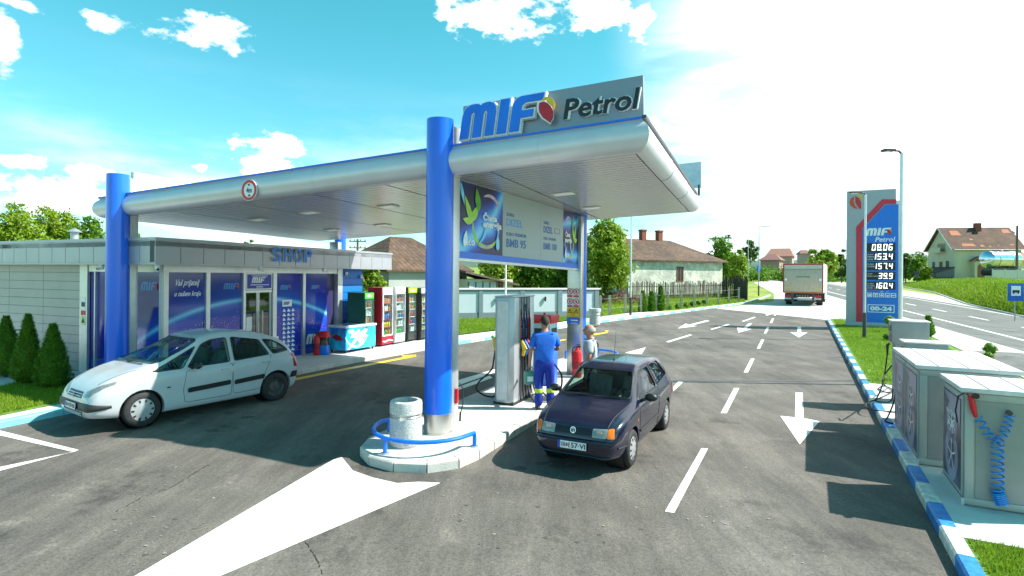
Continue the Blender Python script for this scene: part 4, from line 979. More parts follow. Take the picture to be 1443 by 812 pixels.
# SHOP letters
t = thing('shop_sign', 'blue raised letters reading SHOP on the grey fascia', 'sign', M=Matrix.Translation(FMx @ Vector((5,3.4,.1))))
def fx(u):
    rho = (u-CU)/F; return (rho*P1.y-P1.x)/(fd.x-rho*fd.y)
xa, xb = fx(382.5), fx(437.5)
wl_ = (xb-xa)/4.2
for i, chh in enumerate('SHOP'):
    xx_ = xa+i*(xb-xa)*.27
    b = MB(); text(b, chh, FMx @ Matrix.Translation((0,0,.042)), xx_, 3.33, w=(xb-xa)*.195, h=.40, ext=.02, bold=.012, res=4); b.build('letter', mat('shop_letter_blue', (.01,.24,.92), .35), t, world=True)
    b = MB(); text(b, chh, FMx @ Matrix.Translation((0,0,.002)), xx_, 3.33, w=(xb-xa)*.195, h=.40, ext=.038, bold=.012, res=4); b.build('letter_side', LETW, t, world=True)
# ------------------------------------------------------------------ car making
def pchip(xs, ys):
    n = len(xs); h = [xs[i+1]-xs[i] for i in range(n-1)]; d = [(ys[i+1]-ys[i])/h[i] for i in range(n-1)]
    m = [d[0]]+[0 if d[i-1]*d[i] <= 0 else 2*d[i-1]*d[i]/(d[i-1]+d[i]) for i in range(1, n-1)]+[d[-1]]
    def f(x):
        x = max(xs[0], min(xs[-1], x)); i = 0
        while i < n-2 and xs[i+1] < x: i += 1
        t = (x-xs[i])/h[i]; t2, t3 = t*t, t*t*t
        return (2*t3-3*t2+1)*ys[i]+(t3-2*t2+t)*h[i]*m[i]+(-2*t3+3*t2)*ys[i+1]+(t3-t2)*h[i]*m[i+1]
    return f
def smoothring(pts, per=4):
    """catmull-rom through half-section control points"""
    out = []; n = len(pts)
    for i in range(n-1):
        p0 = pts[max(0,i-1)]; p1 = pts[i]; p2 = pts[i+1]; p3 = pts[min(n-1,i+2)]
        for k in range(per):
            t = k/per; q = []
            for c in (0,1):
                q.append(.5*((2*p1[c])+(-p0[c]+p2[c])*t+(2*p0[c]-5*p1[c]+4*p2[c]-p3[c])*t*t+(-p0[c]+3*p1[c]-3*p2[c]+p3[c])*t*t*t))
            out.append(q)
    out.append(list(pts[-1])); return out
def carbody(st, nx=70, inset=None, xr=None):
    xs = [s[0] for s in st]; fs = [pchip(xs, [s[k] for s in st]) for k in range(1,7)]
    x0, x1 = (xs[0], xs[-1]) if xr is None else xr
    mb = MB(); rings = []
    for i in range(nx+1):
        t = i/nx; t = .5-.5*math.cos(math.pi*t)*.35/.35 if xr is None else t
        x = x0+(x1-x0)*(.45*t+.55*i/nx)
        zb, zs_, zt, wb, ws, wt = [f(x) for f in fs]
        if inset: zb += inset[0]; zt -= inset[1]; wb -= inset[2]; ws -= inset[2]; wt -= inset[2]; zs_ = min(zs_, zt-.04)
        hh = max(.02, zt-zs_)
        half = [(0,zb),(wb*.8,zb),(wb,zb+.05),(wb+(ws-wb)*.75,zb+(zs_-zb)*.45),(ws,zs_-.10 if zs_-.10 > zb+.1 else zs_-.03),(ws-.025,zs_),(wt+(ws-wt)*.42,zs_+hh*.52),(wt,zs_+hh*.88),(wt*.84,zs_+hh*.975),(wt*.45,zt),(0,zt+.006)]
        hr = smoothring(half, 4); hr[0][0] = 0; hr[-1][0] = 0
        ring = [(x, max(0, p[0]), p[1]) for p in hr]+[(x, -max(0, p[0]), p[1]) for p in hr[-2:0:-1]]
        rings.append(ring)
    k = len(rings[0])
    for r in rings: mb.v += [Vector(p) for p in r]
    for i in range(nx):
        for j in range(k): mb.f.append([i*k+j, i*k+(j+1)%k, (i+1)*k+(j+1)%k, (i+1)*k+j])
    mb.f.append(list(range(k))[::-1]); mb.f.append([nx*k+j for j in range(k)]); mb.mi = [0]*len(mb.f)
    return mb
def tmpobj(mb):
    me = bpy.data.meshes.new('tmp'); me.from_pydata(mb.v, [], mb.f); bm = bmesh.new(); bm.from_mesh(me)
    bmesh.ops.remove_doubles(bm, verts=bm.verts, dist=1e-5); bmesh.ops.recalc_face_normals(bm, faces=bm.faces); bm.to_mesh(me); bm.free()
    o = bpy.data.objects.new('tmp', me); COL.objects.link(o); return o
def volume(me):
    bm = bmesh.new(); bm.from_mesh(me); v = abs(bm.calc_volume()); bm.free(); return v
def boolean(base, cutters):
    for c in cutters:
        v0 = volume(base.data); vc = volume(c.data); best = None
        for k in range(6):
            if k:
                c.location = (.0013*k, .0007*k, -.0009*k)
            m = base.modifiers.new('b', 'BOOLEAN'); m.operation = 'DIFFERENCE'; m.object = c; m.solver = 'EXACT'
            dg = bpy.context.evaluated_depsgraph_get(); dg.update()
            me = bpy.data.meshes.new_from_object(base.evaluated_get(dg)); base.modifiers.clear()
            v1 = volume(me)
            if v1 > v0-vc*1.02 and v1 < v0: best = me; break
        if best is not None: base.data = best
        bpy.data.objects.remove(c)
    me = base.data; bpy.data.objects.remove(base); return me
def roundpoly(pts, r=.05, n=4):
    out = []; m = len(pts)
    for i in range(m):
        p0, p1, p2 = Vector(pts[i-1]), Vector(pts[i]), Vector(pts[(i+1)%m]); a = (p0-p1); b = (p2-p1); ra = min(r, a.length*.4, b.length*.4)
        A = p1+a.normalized()*ra; B = p1+b.normalized()*ra
        for k in range(n+1):
            t = k/n; out.append(tuple((1-t)**2*A+2*t*(1-t)*p1+t*t*B))
    return out
def patch(bvh, pts, axis, sgn, off=.004, rings=6, far=3.0, inward=False):
    """patch following the body: pts are (x,z) for axis 'y' or (y,z) for axis 'x'"""
    n = len(pts); cx = sum(p[0] for p in pts)/n; cz = sum(p[1] for p in pts)/n
    mb = MB(); vs = []; 
    def hit(a, z):
        if axis == 'y': o = Vector((a, sgn*far, z)); d = Vector((0,-sgn,0))
        elif axis == 'x': o = Vector((sgn*far, a, z)); d = Vector((-sgn,0,0))
        else: o = Vector((a, z, far)); d = Vector((0,0,-1))
        h = bvh.ray_cast(o, d)
        if h[0] is None: return None
        nn = h[1] if h[1].dot(d) < 0 else -h[1]
        return h[0]+nn*off
    lastgood = None
    for k in range(rings+1):
        f = 1-k/rings
        for p in pts:
            q = hit(cx+(p[0]-cx)*f, cz+(p[1]-cz)*f) if k < rings else hit(cx, cz)
            if q is None: q = lastgood or Vector((0,0,-5))
            lastgood = q; vs.append(q)
            if k == rings: break
    fs = []
    for k in range(rings-1):
        for i in range(n): fs.append((k*n+i, k*n+(i+1)%n, (k+1)*n+(i+1)%n, (k+1)*n+i))
    c = len(vs)-1
    for i in range(n): fs.append(((rings-1)*n+i, (rings-1)*n+(i+1)%n, c))
    mb.add(vs, fs); return mb
def thick(mb, t, name, m, parent, smooth=True):
    o = mb.build(name, m, parent, smooth=smooth, angle=50); md = None
    bm = bmesh.new(); bm.from_mesh(o.data); 
    bmesh.ops.solidify(bm, geom=bm.faces[:], thickness=t); bm.to_mesh(o.data); bm.free(); return o
def onbody(bvh, pts, axis, sgn, off):
    out = []
    for a, z in pts:
        if axis == 'y': h = bvh.ray_cast(Vector((a, sgn*3, z)), Vector((0,-sgn,0)))
        elif axis == 'x': h = bvh.ray_cast(Vector((sgn*4, a, z)), Vector((-sgn,0,0)))
        else: h = bvh.ray_cast(Vector((a, z, 3)), Vector((0,0,-1)))
        if h[0] is not None: out.append(h[0]+h[1]*off)
    return out
def dens(pts, n=8, close=False):
    out = []; m = len(pts)
    for i in range(m if close else m-1):
        a, b = Vector(pts[i]), Vector(pts[(i+1)%m])
        for k in range(n): out.append(tuple(a.lerp(b, k/n)))
    out.append(tuple(pts[0]) if close else tuple(pts[-1])); return out
GLS = glass_mat('car_window_glass', (.55,.74,.68), .01, .01)
SEAM = mat('panel_gap', (.006,.006,.007), .6)
INT = mat('car_interior', (.07,.07,.075), .8, var=.3)
SEATM = mat('car_seat_fabric', (.14,.15,.16), .85, var=.3, scale=12)
CHROME = mat('chrome', (.7,.7,.7), .12, 1)
LENS = glass_mat('lamp_lens', (.85,.85,.82), .05, .06)
REFL = mat('lamp_reflector', (.34,.35,.35), .35, .25, var=.3, scale=30)
ORANGE = mat('indicator_orange', (.75,.16,.01), .25, var=.1)
TAIL = mat('tail_lamp_red', (.45,.01,.015), .2, var=.15)
HUB = mat('hubcap_silver', (.45,.46,.48), .35, .5, var=.12, scale=9)
STEELW = mat('rusty_steel_rim', (.10,.09,.085), .6, .4, var=.5, scale=12)
def wheel(parent, x, y, r, w, side, kind, steer=0):
    M = Matrix.Translation((x, y, r)) @ Matrix.Rotation(steer, 4, 'Z') @ Matrix.Rotation(rad(-90*side), 4, 'X')   # local z points outwards
    e = MB(); pr = [(r*.64,-w*.5),(r*.90,-w*.5),(r*.985,-w*.36),(r,-w*.15),(r,w*.15),(r*.985,w*.36),(r*.90,w*.5),(r*.66,w*.47),(r*.63,w*.36)]
    e.lathe(pr, 36, M); e.v = list(e.v)
    wh = e.build('tyre', RUBBER, parent, smooth=True, angle=50)
    PM[wh.name] = PM[parent.name]
    b = MB()
    if kind == 'hub':
        b.lathe([(r*.645,w*.38),(r*.62,w*.45),(r*.30,w*.50),(r*.12,w*.53),(0,w*.535)], 36, M)
        b.m = 1
        for k in range(10):
            a = 2*math.pi*k/10; 
            b.add([(r*q*math.cos(a+dd), r*q*math.sin(a+dd), w*.38+w*(.645-q)*.42+.012) for q, dd in ((.60,-.10),(.60,.10),(.44,.09),(.44,-.09))], [(0,1,2,3)], M)
        b.build('hubcap', [HUB, BLACK], wh, smooth=True, angle=40)
    else:
        b.lathe([(r*.64,w*.36),(r*.60,w*.30),(r*.55,w*.05),(r*.42,w*.02),(r*.36,w*.15),(r*.2,w*.18),(0,w*.18)], 36, M)
        b.build('steel_rim', STEELW, wh, smooth=True, angle=40)
        b = MB()
        for k in range(12):
            a = 2*math.pi*k/12; b.add([(r*q*math.cos(a+dd), r*q*math.sin(a+dd), w*.10+.01) for q, dd in ((.52,-.08),(.52,.08),(.45,.08),(.45,-.08))], [(0,1,2,3)], M)
        b.build('rim_holes', BLACK, wh)
    return wh
PLATEW = mat('plate_white', (.78,.79,.80), .35, var=.03)
PLB = mat('plate_blue', (.01,.06,.45), .35)
def plate(parent, M, txt, w=.50, h=.11):
    b = MB(); b.box(-w/2-.012, w/2+.012, -h/2-.01, h/2+.01, -.012, -.001, M); o = b.build('number_plate', BLACK, parent); 
    b = MB(); b.box(-w/2, w/2, -h/2, h/2, 0, .003, M); b.build('plate_face', PLATEW, o)
    b = MB(); b.box(-w/2, -w/2+.045, -h/2, h/2, .0035, .005, M); b.build('plate_band', PLB, o)
    b = MB(); b.box(-.105,-.07,-.022,.026,.0035,.005,M) ; b.build('plate_crest', mat('crest_red', (.45,.05,.06), .4), o)
    a, c = txt.split('|')
    b = MB(); text(b, a, M @ Matrix.Translation((0,0,.003)), -w/2+.055, -h*.35, w=.085, h=h*.7, bold=.02); text(b, c, M @ Matrix.Translation((0,0,.003)), -.055, -h*.35, w=w/2+.04, h=h*.7, bold=.02)
    b.build('plate_lettering', LETK, o)
def make_car(name, label, loc, rz, scale, st, paint, spec):
    root = thing(name, label, 'car', M=Matrix.Translation(loc) @ Matrix.Rotation(rz, 4, 'Z') @ Matrix.Scale(scale, 4) @ Matrix.Scale(spec.get('ws', 1), 4, (0,1,0)))
    root.rotation_mode = 'XYZ'
    body = carbody(st); base = tmpobj(body)
    bvh = BVHTree.FromPolygons([v.co for v in base.data.vertices], [list(p.vertices) for p in base.data.polygons])
    cut = []
    cut.append(tmpobj(carbody(st, nx=40, inset=(.16,.065,.07), xr=spec['cab'])))
    for pts in spec['side']:
        b = MB(); q = roundpoly(pts, .05)
        b.add([(x, -2, z) for x, z in q]+[(x, 2, z) for x, z in q], [list(range(len(q))), [len(q)+i for i in range(len(q))][::-1]]+[(i, len(q)+i, len(q)+(i+1)%len(q), (i+1)%len(q)) for i in range(len(q))]); cut.append(tmpobj(b))
    for key, (xa, xb) in (('front', spec['fx']), ('rear', spec['rx'])):
        q = roundpoly(spec[key], .06); n = len(q)
        b = MB(); b.add([(xa, y, z) for y, z in q]+[(xb, y, z) for y, z in q], [list(range(n)), [n+i for i in range(n)][::-1]]+[(i, n+i, n+(i+1)%n, (i+1)%n) for i in range(n)]); cut.append(tmpobj(b))
    R = spec['R']; WB = spec['wb']; TW = spec['tw']
    for x in (WB/2, -WB/2):
        for s in (1, -1):
            b = MB(); b.cyl((0,0,0), R+.055, .5, 40, M=Matrix.Translation((x, s*(TW+.32), R)) @ Matrix.Rotation(rad(90*s), 4, 'X')); cut.append(tmpobj(b))
    me = boolean(base, cut)
    me.name = 'body'; me.materials.clear(); me.materials.append(paint); me.polygons.foreach_set('use_smooth', [True]*len(me.polygons)); me.set_sharp_from_angle(angle=rad(38))
    o = bpy.data.objects.new('body', me); COL.objects.link(o); o.parent = root
    for pts in spec['side']:
        big = roundpoly(pts, .05)
        for s in (1, -1):
            g = patch(bvh, big, 'y', s, off=-.010); g.build('side_window', GLS, root, smooth=True, angle=60)
            if pts is spec['side'][0] or True:
                path = onbody(bvh, dens([(p[0], p[1]) for p in big], 2, True), 'y', s, .001)
                b = MB(); b.tube(path, .011, 5, cap=False); b.build('window_seal', BLACK, root, smooth=True)
    for key, sg, nm in (('front', 1, 'windscreen'), ('rear', -1, 'rear_window')):
        q = roundpoly(spec[key], .06); patch(bvh, dens(q, 2)[:-1], 'x', sg, off=-.010, far=4).build(nm, GLS, root, smooth=True, angle=60)
        b = MB(); b.tube(onbody(bvh, dens(q, 2, True), 'x', sg, .001), .012, 5, cap=False); b.build('window_seal', BLACK, root, smooth=True)
    for x in (WB/2, -WB/2):
        for s in (1, -1):
            wheel(root, x, s*TW, R, .175, s, spec.get('wk', {}).get((x > 0, s), 'hub'))
            b = MB(); b.cyl((0,0,0), R+.05, .30, 30, M=Matrix.Translation((x, s*(TW-.30)+ (0), R)) @ Matrix.Rotation(rad(-90*s), 4, 'X'), cap=True)
            b2 = MB(); b2.add(b.v, b.f[:-1]); b2.build('wheel_housing', SEAM, root)
    # inside: floor tub, dashboard, seats, wheel
    fl = spec['floor']; b = MB(); b.box(spec['cab'][0]+.15, spec['cab'][1]-.1, -.62, .62, fl-.12, fl); b.build('cabin_floor', INT, root)
    dx, dz = spec['dash']; b = MB(); b.box(dx-.18, dx+.28, -.62, .62, fl, dz, None); b.build('dashboard', INT, root, bevel=.06)
    b = MB(); b.box(dx+.10, dx+.25, -.60, .60, fl, dz-.06); b.build('cowl_shelf', INT, root, bevel=.02)
    for sx, rows in spec['seats']:
        for y in rows:
            b = MB(); b.box(sx-.25, sx+.25, y-.24, y+.24, fl, fl+.34); b.build('seat_cushion', SEATM, root, bevel=.06)
            b = MB(); b.box(-.07,.07,-.24,.24,0,.50, Matrix.Translation((sx-.27, y, fl+.28)) @ Matrix.Rotation(rad(-14),4,'Y')); b.build('seat_back', SEATM, root, bevel=.05)
            b = MB(); b.box(-.05,.05,-.13,.13,0,.15, Matrix.Translation((sx-.41, y, fl+.765)) @ Matrix.Rotation(rad(-10),4,'Y')); b.build('headrest', SEATM, root, bevel=.04)
    b = MB(); n = 24; Mw = Matrix.Translation((dx-.32, .36, dz-.02)) @ Matrix.Rotation(rad(-65),4,'Y')
    b.tube([(.18*math.cos(2*math.pi*k/n), .18*math.sin(2*math.pi*k/n), 0) for k in range(n+1)], .014, 6, Mw); b.tube([(-.17,0,0),(.17,0,0)], .02, 6, Mw); b.tube([(0,0,0),(0,0,-.25)], .03, 6, Mw); b.build('steering_wheel', BLACK, root, smooth=True)
    b = MB(); b.box(spec['mir'][0]-.02, spec['mir'][0]+.01, -.11, .11, spec['mir'][1]-.03, spec['mir'][1]+.03); b.build('rear_mirror', BLACK, root, bevel=.01)
    # seams
    for pts in spec['seams']:
        for s in (1, -1):
            b = MB(); pth = onbody(bvh, dens(roundpoly(pts, .06), 3) if len(pts) > 4 else dens(pts, 10), 'y', s, .0005); b.tube(pth, .0045, 4); b.build('door_gap', SEAM, root)
    for pts in spec.get('topseams', []):
        b = MB(); b.tube(onbody(bvh, dens(pts, 10), 'z', 1, .0005), .0045, 4); b.build('bonnet_gap', SEAM, root)
    for s in (1, -1):
        for hx, hz in spec['handles']:
            q = onbody(bvh, [(hx, hz), (hx+.17, hz)], 'y', s, .02)
            if len(q) == 2: b = MB(); b.tube([q[0]-Vector((0,s*.03,0)), q[0], q[1], q[1]-Vector((0,s*.03,0))], .014, 8); b.build('door_handle', spec['hm'], root, smooth=True)
        mx, mz = spec['mirror']; yy = spec['my']
        M = Matrix.Translation((mx, s*yy, mz)); b = MB(); b.ellip((0, s*.07, 0), (.06,.115,.068), 16, 10, M); mo = b.build('door_mirror', spec['mm'], root, smooth=True)
        b = MB(); b.ellip((-.045, s*.07, 0), (.022,.10,.056), 14, 8, M); b.build('mirror_glass', CHROME, mo, smooth=True)
        b = MB(); b.tube([(mx, s*yy, mz-.02), (mx+.03, s*(yy-.09), mz-.06)], .03, 8); b.build('mirror_arm', spec['mm'], root, smooth=True)
    return root, bvh
def paintmat(name, c, rough, coat, flake=0, c2=None, met=0.0, scale=1.6):
    m = mat(name, c, rough, met, col2=c2 or tuple(x*1.15 for x in c), scale=scale, coat=coat, contrast=(.35,.65)); return m
# ---- small dark hatchback
PDB = paintmat('dusty_dark_blue_paint', (.002,.004,.020), .22, .45, c2=(.007,.010,.030), met=.0, scale=2.4)
st = [(-1.80,.40,.66,.80,.62,.70,.60),(-1.78,.30,.80,.94,.70,.76,.62),(-1.70,.24,.88,1.08,.72,.79,.61),(-1.50,.22,.91,1.33,.74,.81,.58),(-1.2,.21,.925,1.40,.75,.825,.55),(-.6,.20,.91,1.435,.76,.83,.55),(0,.20,.90,1.435,.76,.83,.55),(.28,.20,.89,1.385,.76,.83,.57),(.62,.20,.88,1.20,.76,.825,.61),(1.02,.20,.865,.965,.76,.82,.68),(1.3,.21,.82,.90,.75,.81,.66),(1.62,.22,.75,.83,.72,.78,.62),(1.80,.24,.67,.75,.66,.725,.56),(1.90,.27,.57,.66,.60,.655,.50),(1.95,.34,.46,.52,.50,.55,.40)]
spec = dict(ws=.91, cab=(-1.62,1.0), side=[[(.80,.945),(-.40,.975),(-.36,1.335),(.20,1.33)], [(-.50,.985),(-1.38,1.05),(-1.16,1.335),(-.46,1.345)]], front=[(-.66,.985),(.66,.985),(.53,1.335),(-.53,1.335)], fx=(.2,1.6), rear=[(-.56,1.06),(.56,1.06),(.47,1.31),(-.47,1.31)], rx=(-2.2,-1.3),
    R=.285, wb=2.41, tw=.715, floor=.36, dash=(.70,.90), seats=[(.0,(-.36,.36)),(-.95,(-.33,.33))], mir=(.33,1.28),
    seams=[[(.86,.90),(.84,.30),(-.44,.30),(-.47,.97)],[(.86,.90),(.95,.84),(1.0,.8)]], handles=[(-.34,.80)], hm=BLACK, mirror=(.62,.98), my=.87, mm=BLACK,
    topseams=[[(1.86,-.56),(1.5,-.62),(1.02,-.70)],[(1.86,.56),(1.5,.62),(1.02,.70)],[(1.02,-.70),(1.07,0),(1.02,.70)]])
pf, pr_ = G(893,660), G(939,606)
hdg = (pf-pr_); hdg.z = 0; hdg.normalize(); rz = math.atan2(hdg.y, hdg.x)
sc_ = .955; lf = Vector((-hdg.y, hdg.x, 0))
org = pf - hdg*1.205*sc_ - lf*.735*sc_; org.z = gz(org.x, org.y, .004)
car1, bv = make_car('hatchback_car', 'dusty dark blue three door hatchback with orange indicators beside the pump island', org, rz, sc_, st, PDB, spec)
def cpatch(root, bv, pts, axis, s, m, nm, off=.005, r=.02, parent=None, t=None):
    g = patch(bv, dens(roundpoly(pts, r), 2)[:-1], axis, s, off, far=4); return g.build(nm, m, parent or root, smooth=True, angle=60)
for s in (1,-1):
    h = cpatch(car1, bv, [(s*.33,.575),(s*.57,.575),(s*.57,.70),(s*.33,.69)], 'x', 1, REFL, 'headlight', .006)
    cpatch(car1, bv, [(s*.335,.58),(s*.567,.58),(s*.567,.695),(s*.335,.685)], 'x', 1, LENS, 'headlight_lens', .014, parent=h)
    b = MB(); q = onbody(bv, [(s*.45,.635)], 'x', 1, .008)[0]; b.lathe([(.05,.0),(.045,.004),(0,.004)], 20, Matrix.Translation(q) @ Matrix.Rotation(rad(90),4,'Y')); b.build('bulb_bowl', CHROME, h, smooth=True)
    cpatch(car1, bv, [(s*.575,.575),(s*.685,.575),(s*.665,.705),(s*.575,.70)], 'x', 1, ORANGE, 'indicator', .010)
    cpatch(car1, bv, [(-1.76,.62),(-1.62,.62),(-1.62,.86),(-1.74,.86)], 'y', s, TAIL, 'tail_light', .006)
    b = MB(); b.tube(onbody(bv, dens([(.82,.47),(-.42,.47)],12), 'y', s, .006), .02, 6); b.build('rubbing_strip', BLACK, car1, smooth=True)
    cpatch(car1, bv, [(.98,.70),(1.03,.70),(1.03,.67),(.98,.67)], 'y', s, ORANGE, 'side_repeater', .006)
    b = MB(); b.tube(onbody(bv, dens([(1.78,.42),(1.5,.40)],4), 'y', s, .006), .015, 6); b.build('bumper_strip', BLACK, car1, smooth=True)
cpatch(car1, bv, [(-.32,.585),(.32,.585),(.32,.695),(-.32,.695)], 'x', 1, BLACK, 'grille', .003, r=.01)
b = MB()
for z in (.605,.63,.655,.68):
    b.tube(onbody(bv, dens([(-.31,z),(.31,z)],10), 'x', 1, .006), .005, 4)
b.build('grille_bars', PDB, car1)
q = onbody(bv, [(0,.64)], 'x', 1, .016)[0]; Mq = Matrix.Translation(q) @ Matrix.Rotation(rad(90),4,'Z') @ Matrix.Rotation(rad(78),4,'X')
d_ = disc(.040,.048,0,.006,Mq,28); d_.tube([(-.024,.033,.003),(-.008,-.036,.003),(0,.004,.003),(.008,-.036,.003),(.024,.033,.003)], .0045, 5, Mq); d_.tube([(-.014,.036,.003),(0,.008,.003),(.014,.036,.003)], .0045, 5, Mq); d_.build('badge', CHROME, car1)
cpatch(car1, bv, [(-.45,.27),(.45,.27),(.45,.36),(-.45,.36)], 'x', 1, BLACK, 'lower_intake', .004)
b = MB(); b.tube(onbody(bv, dens([(-.62,.285),(.62,.285)],16), 'x', 1, .01), .018, 6); b.build('front_lip', PDB, car1, smooth=True)
b = MB(); b.tube(onbody(bv, dens([(-.64,.535),(.64,.535)],16), 'x', 1, .0), .007, 5); b.build('bumper_gap', SEAM, car1)
b = MB(); b.tube(onbody(bv, dens([(-.66,.50),(.66,.50)],16), 'x', 1, .004), .03, 8); b.build('bumper_ridge', PDB, car1, smooth=True)
q = onbody(bv, [(0,.43)], 'x', 1, .03)[0]; plate(car1, Matrix.Translation(q) @ Matrix.Rotation(rad(90),4,'Z') @ Matrix.Rotation(rad(88),4,'X'), 'VA|157·VI')
for y0, y1 in ((-.52,.02),(.02,.50)):
    pth = onbody(bv, dens([(1.03-.02,y0),(.97,y1)],8), 'z', 1, .018); b = MB(); b.tube(pth, .008, 5); b.build('wiper', BLACK, car1)
b = MB(); q = onbody(bv, [(-.1,0)], 'z', 1, 0)[0]; b.tube([q, q+Vector((-.12,0,.52))], [.006,.002], 5); b.cyl(tuple(q-Vector((0,0,.003))), .018, .02, 10); b.build('aerial', BLACK, car1)
b = MB(); b.add([Vector(p) for p in onbody(bv, [(1.60,.10),(1.06,-.10),(1.06,-.085),(1.60,.115)], 'z', 1, .003)], [(0,1,2,3)]) if False else None
b = MB(); b.tube([(-.4,-.2,.25),(-1.85,-.3,.24)], .03, 8); b.build('exhaust', GALV, car1, smooth=True)
# ---- pale five door family car
PWH = paintmat('cream_white_paint', (.44,.455,.48), .26, .7, c2=(.50,.51,.53), scale=1)
st = [(-1.98,.42,.68,.80,.62,.70,.56),(-1.96,.32,.84,.97,.72,.79,.61),(-1.89,.26,.96,1.12,.76,.835,.62),(-1.72,.23,1.01,1.335,.79,.86,.59),(-1.4,.22,1.02,1.50,.80,.87,.58),(-.9,.21,1.0,1.63,.81,.875,.58),(-.3,.20,.98,1.68,.81,.875,.60),(.15,.20,.97,1.63,.81,.875,.60),(.5,.20,.96,1.49,.81,.87,.63),(1.0,.20,.95,1.265,.81,.865,.70),(1.3,.21,.94,1.135,.80,.86,.71),(1.6,.22,.89,1.045,.79,.85,.69),(1.88,.24,.80,.93,.76,.83,.66),(2.06,.26,.70,.81,.71,.78,.60),(2.17,.28,.58,.68,.64,.70,.52),(2.21,.34,.48,.56,.57,.62,.45)]
spec = dict(cab=(-1.78,1.05), side=[[(1.22,1.01),(.66,1.02),(.34,1.42)], [(.57,1.02),(-.30,1.04),(-.30,1.54),(.02,1.52),(.22,1.45)], [(-.40,1.045),(-1.22,1.09),(-1.04,1.43),(-.40,1.54)], [(-1.32,1.09),(-1.74,1.13),(-1.60,1.27),(-1.38,1.39),(-1.14,1.43)]],
    front=[(-.74,1.16),(.74,1.16),(.58,1.56),(-.58,1.56)], fx=(.2,2.0), rear=[(-.58,1.10),(.58,1.10),(.50,1.38),(-.50,1.38)], rx=(-2.4,-1.5),
    R=.328, wb=2.76, tw=.755, floor=.50, dash=(.95,1.02), seats=[(.0,(-.38,.38)),(-.95,(-.4,0,.4))], mir=(.30,1.44),
    seams=[[(.60,.96),(.66,.60),(.62,.33),(-.32,.33),(-.35,1.0)],[(-.35,1.0),(-.36,.40),(-.42,.34),(-1.0,.36),(-1.10,.72),(-1.27,1.08)]], handles=[(-.27,.90),(-1.18,.945)], hm=PWH, mirror=(.46,1.06), my=.93, mm=BLACK, wk={(False,1):'steel', (False,-1):'steel'},
    topseams=[[(2.0,-.52),(1.6,-.66),(1.3,-.74)],[(2.0,.52),(1.6,.66),(1.3,.74)]])
cf, crr = G(203,604), G(387,565)
hdg = (cf-crr); hdg.z = 0; WBp = hdg.length; hdg.normalize(); rz = math.atan2(hdg.y, hdg.x); lf = Vector((-hdg.y, hdg.x, 0)); sc_ = .955
mid = (cf+crr)/2; org = mid-lf*.83*sc_; org.z = gz(org.x, org.y, .004)
car2, bv = make_car('family_car', 'pale white five door family car with black side strips parked at the shop', org, rz, sc_, st, PWH, spec)
for s in (1,-1):
    h = cpatch(car2, bv, [(s*.38,.64),(s*.60,.665),(s*.78,.86),(s*.745,.915),(s*.57,.82),(s*.41,.735)], 'x', 1, REFL, 'headlight', .004, r=.015)
    cpatch(car2, bv, [(s*.38,.64),(s*.60,.665),(s*.78,.86),(s*.745,.915),(s*.57,.82),(s*.41,.735)], 'x', 1, LENS, 'headlight_lens', .012, r=.015, parent=h)
    cpatch(car2, bv, [(-1.93,.74),(-1.84,.74),(-1.77,1.06),(-1.86,1.04)], 'y', s, TAIL, 'tail_light', .008)
    for x0, x1 in ((.58,-.30),(-.38,-1.08)):
        g = cpatch(car2, bv, [(x0,.52+.02*(x0<0)),(x1,.56+.02*(x0<0)),(x1,.66+.02*(x0<0)),(x0,.62+.02*(x0<0))], 'y', s, BLACK, 'side_strip', .016, r=.04)
    cpatch(car2, bv, [(-1.72,.50),(-1.95,.50),(-1.95,.64),(-1.78,.64)], 'y', s, BLACK, 'bumper_strip', .012)
    cpatch(car2, bv, [(.90,.70),(.97,.70),(.97,.675),(.90,.675)], 'y', s, BLACK, 'side_repeater', .008)
# dark band round the nose
def wrapband(bv, fx_, a0, a1, z0, z1, off, n=36, m=4, taper=True):
    mb = MB(); vs = []
    for i in range(n+1):
        a = rad(a0+(a1-a0)*i/n); k = 1 if not taper else min(1, .35+1.3*math.sin(math.pi*i/n))
        zc = (z0+z1)/2
        for j in range(m+1):
            z = zc+(z0-zc)*k*(1-2*j/m); z = zc+(z1-z0)/2*k*(2*j/m-1)
            o = Vector((fx_, 0, z))+Vector((math.cos(a), math.sin(a), 0))*4; d = -Vector((math.cos(a), math.sin(a), 0)); h = bv.ray_cast(o, d)
            nn = h[1] if h[1].dot(d) < 0 else -h[1]; e_ = off*(1 if 0 < j < m and 0 < i < n else .1); vs.append(h[0]+nn*e_)
    k = m+1; mb.add(vs, [(i*k+j, (i+1)*k+j, (i+1)*k+j+1, i*k+j+1) for i in range(n) for j in range(m)]); return mb
BMP = mat('bumper_black', (.025,.027,.03), .5, var=.25)
wrapband(bv, 1.1, -46, 46, .40, .555, .022).build('bumper_band', BMP, car2, smooth=True, angle=70)
cpatch(car2, bv, [(-.34,.62),(.34,.62),(.30,.73),(-.30,.73)], 'x', 1, BLACK, 'grille', .004)
b = MB()
for z in (.65,.69): b.tube(onbody(bv, dens([(-.31,z),(.31,z)],10), 'x', 1, .008), .008, 5)
b.build('grille_bars', CHROME, car2)
q = onbody(bv, [(0,.645)], 'x', 1, .02)[0]; b = MB(); Mq = Matrix.Translation(q) @ Matrix.Rotation(rad(90),4,'Z') @ Matrix.Rotation(rad(70),4,'X')
b.tube([(-.045,-.03,0),(0,.015,0),(.045,-.03,0)], .009, 5, Mq); b.tube([(-.045,.0,0),(0,.045,0),(.045,.0,0)], .009, 5, Mq); b.build('badge', CHROME, car2)
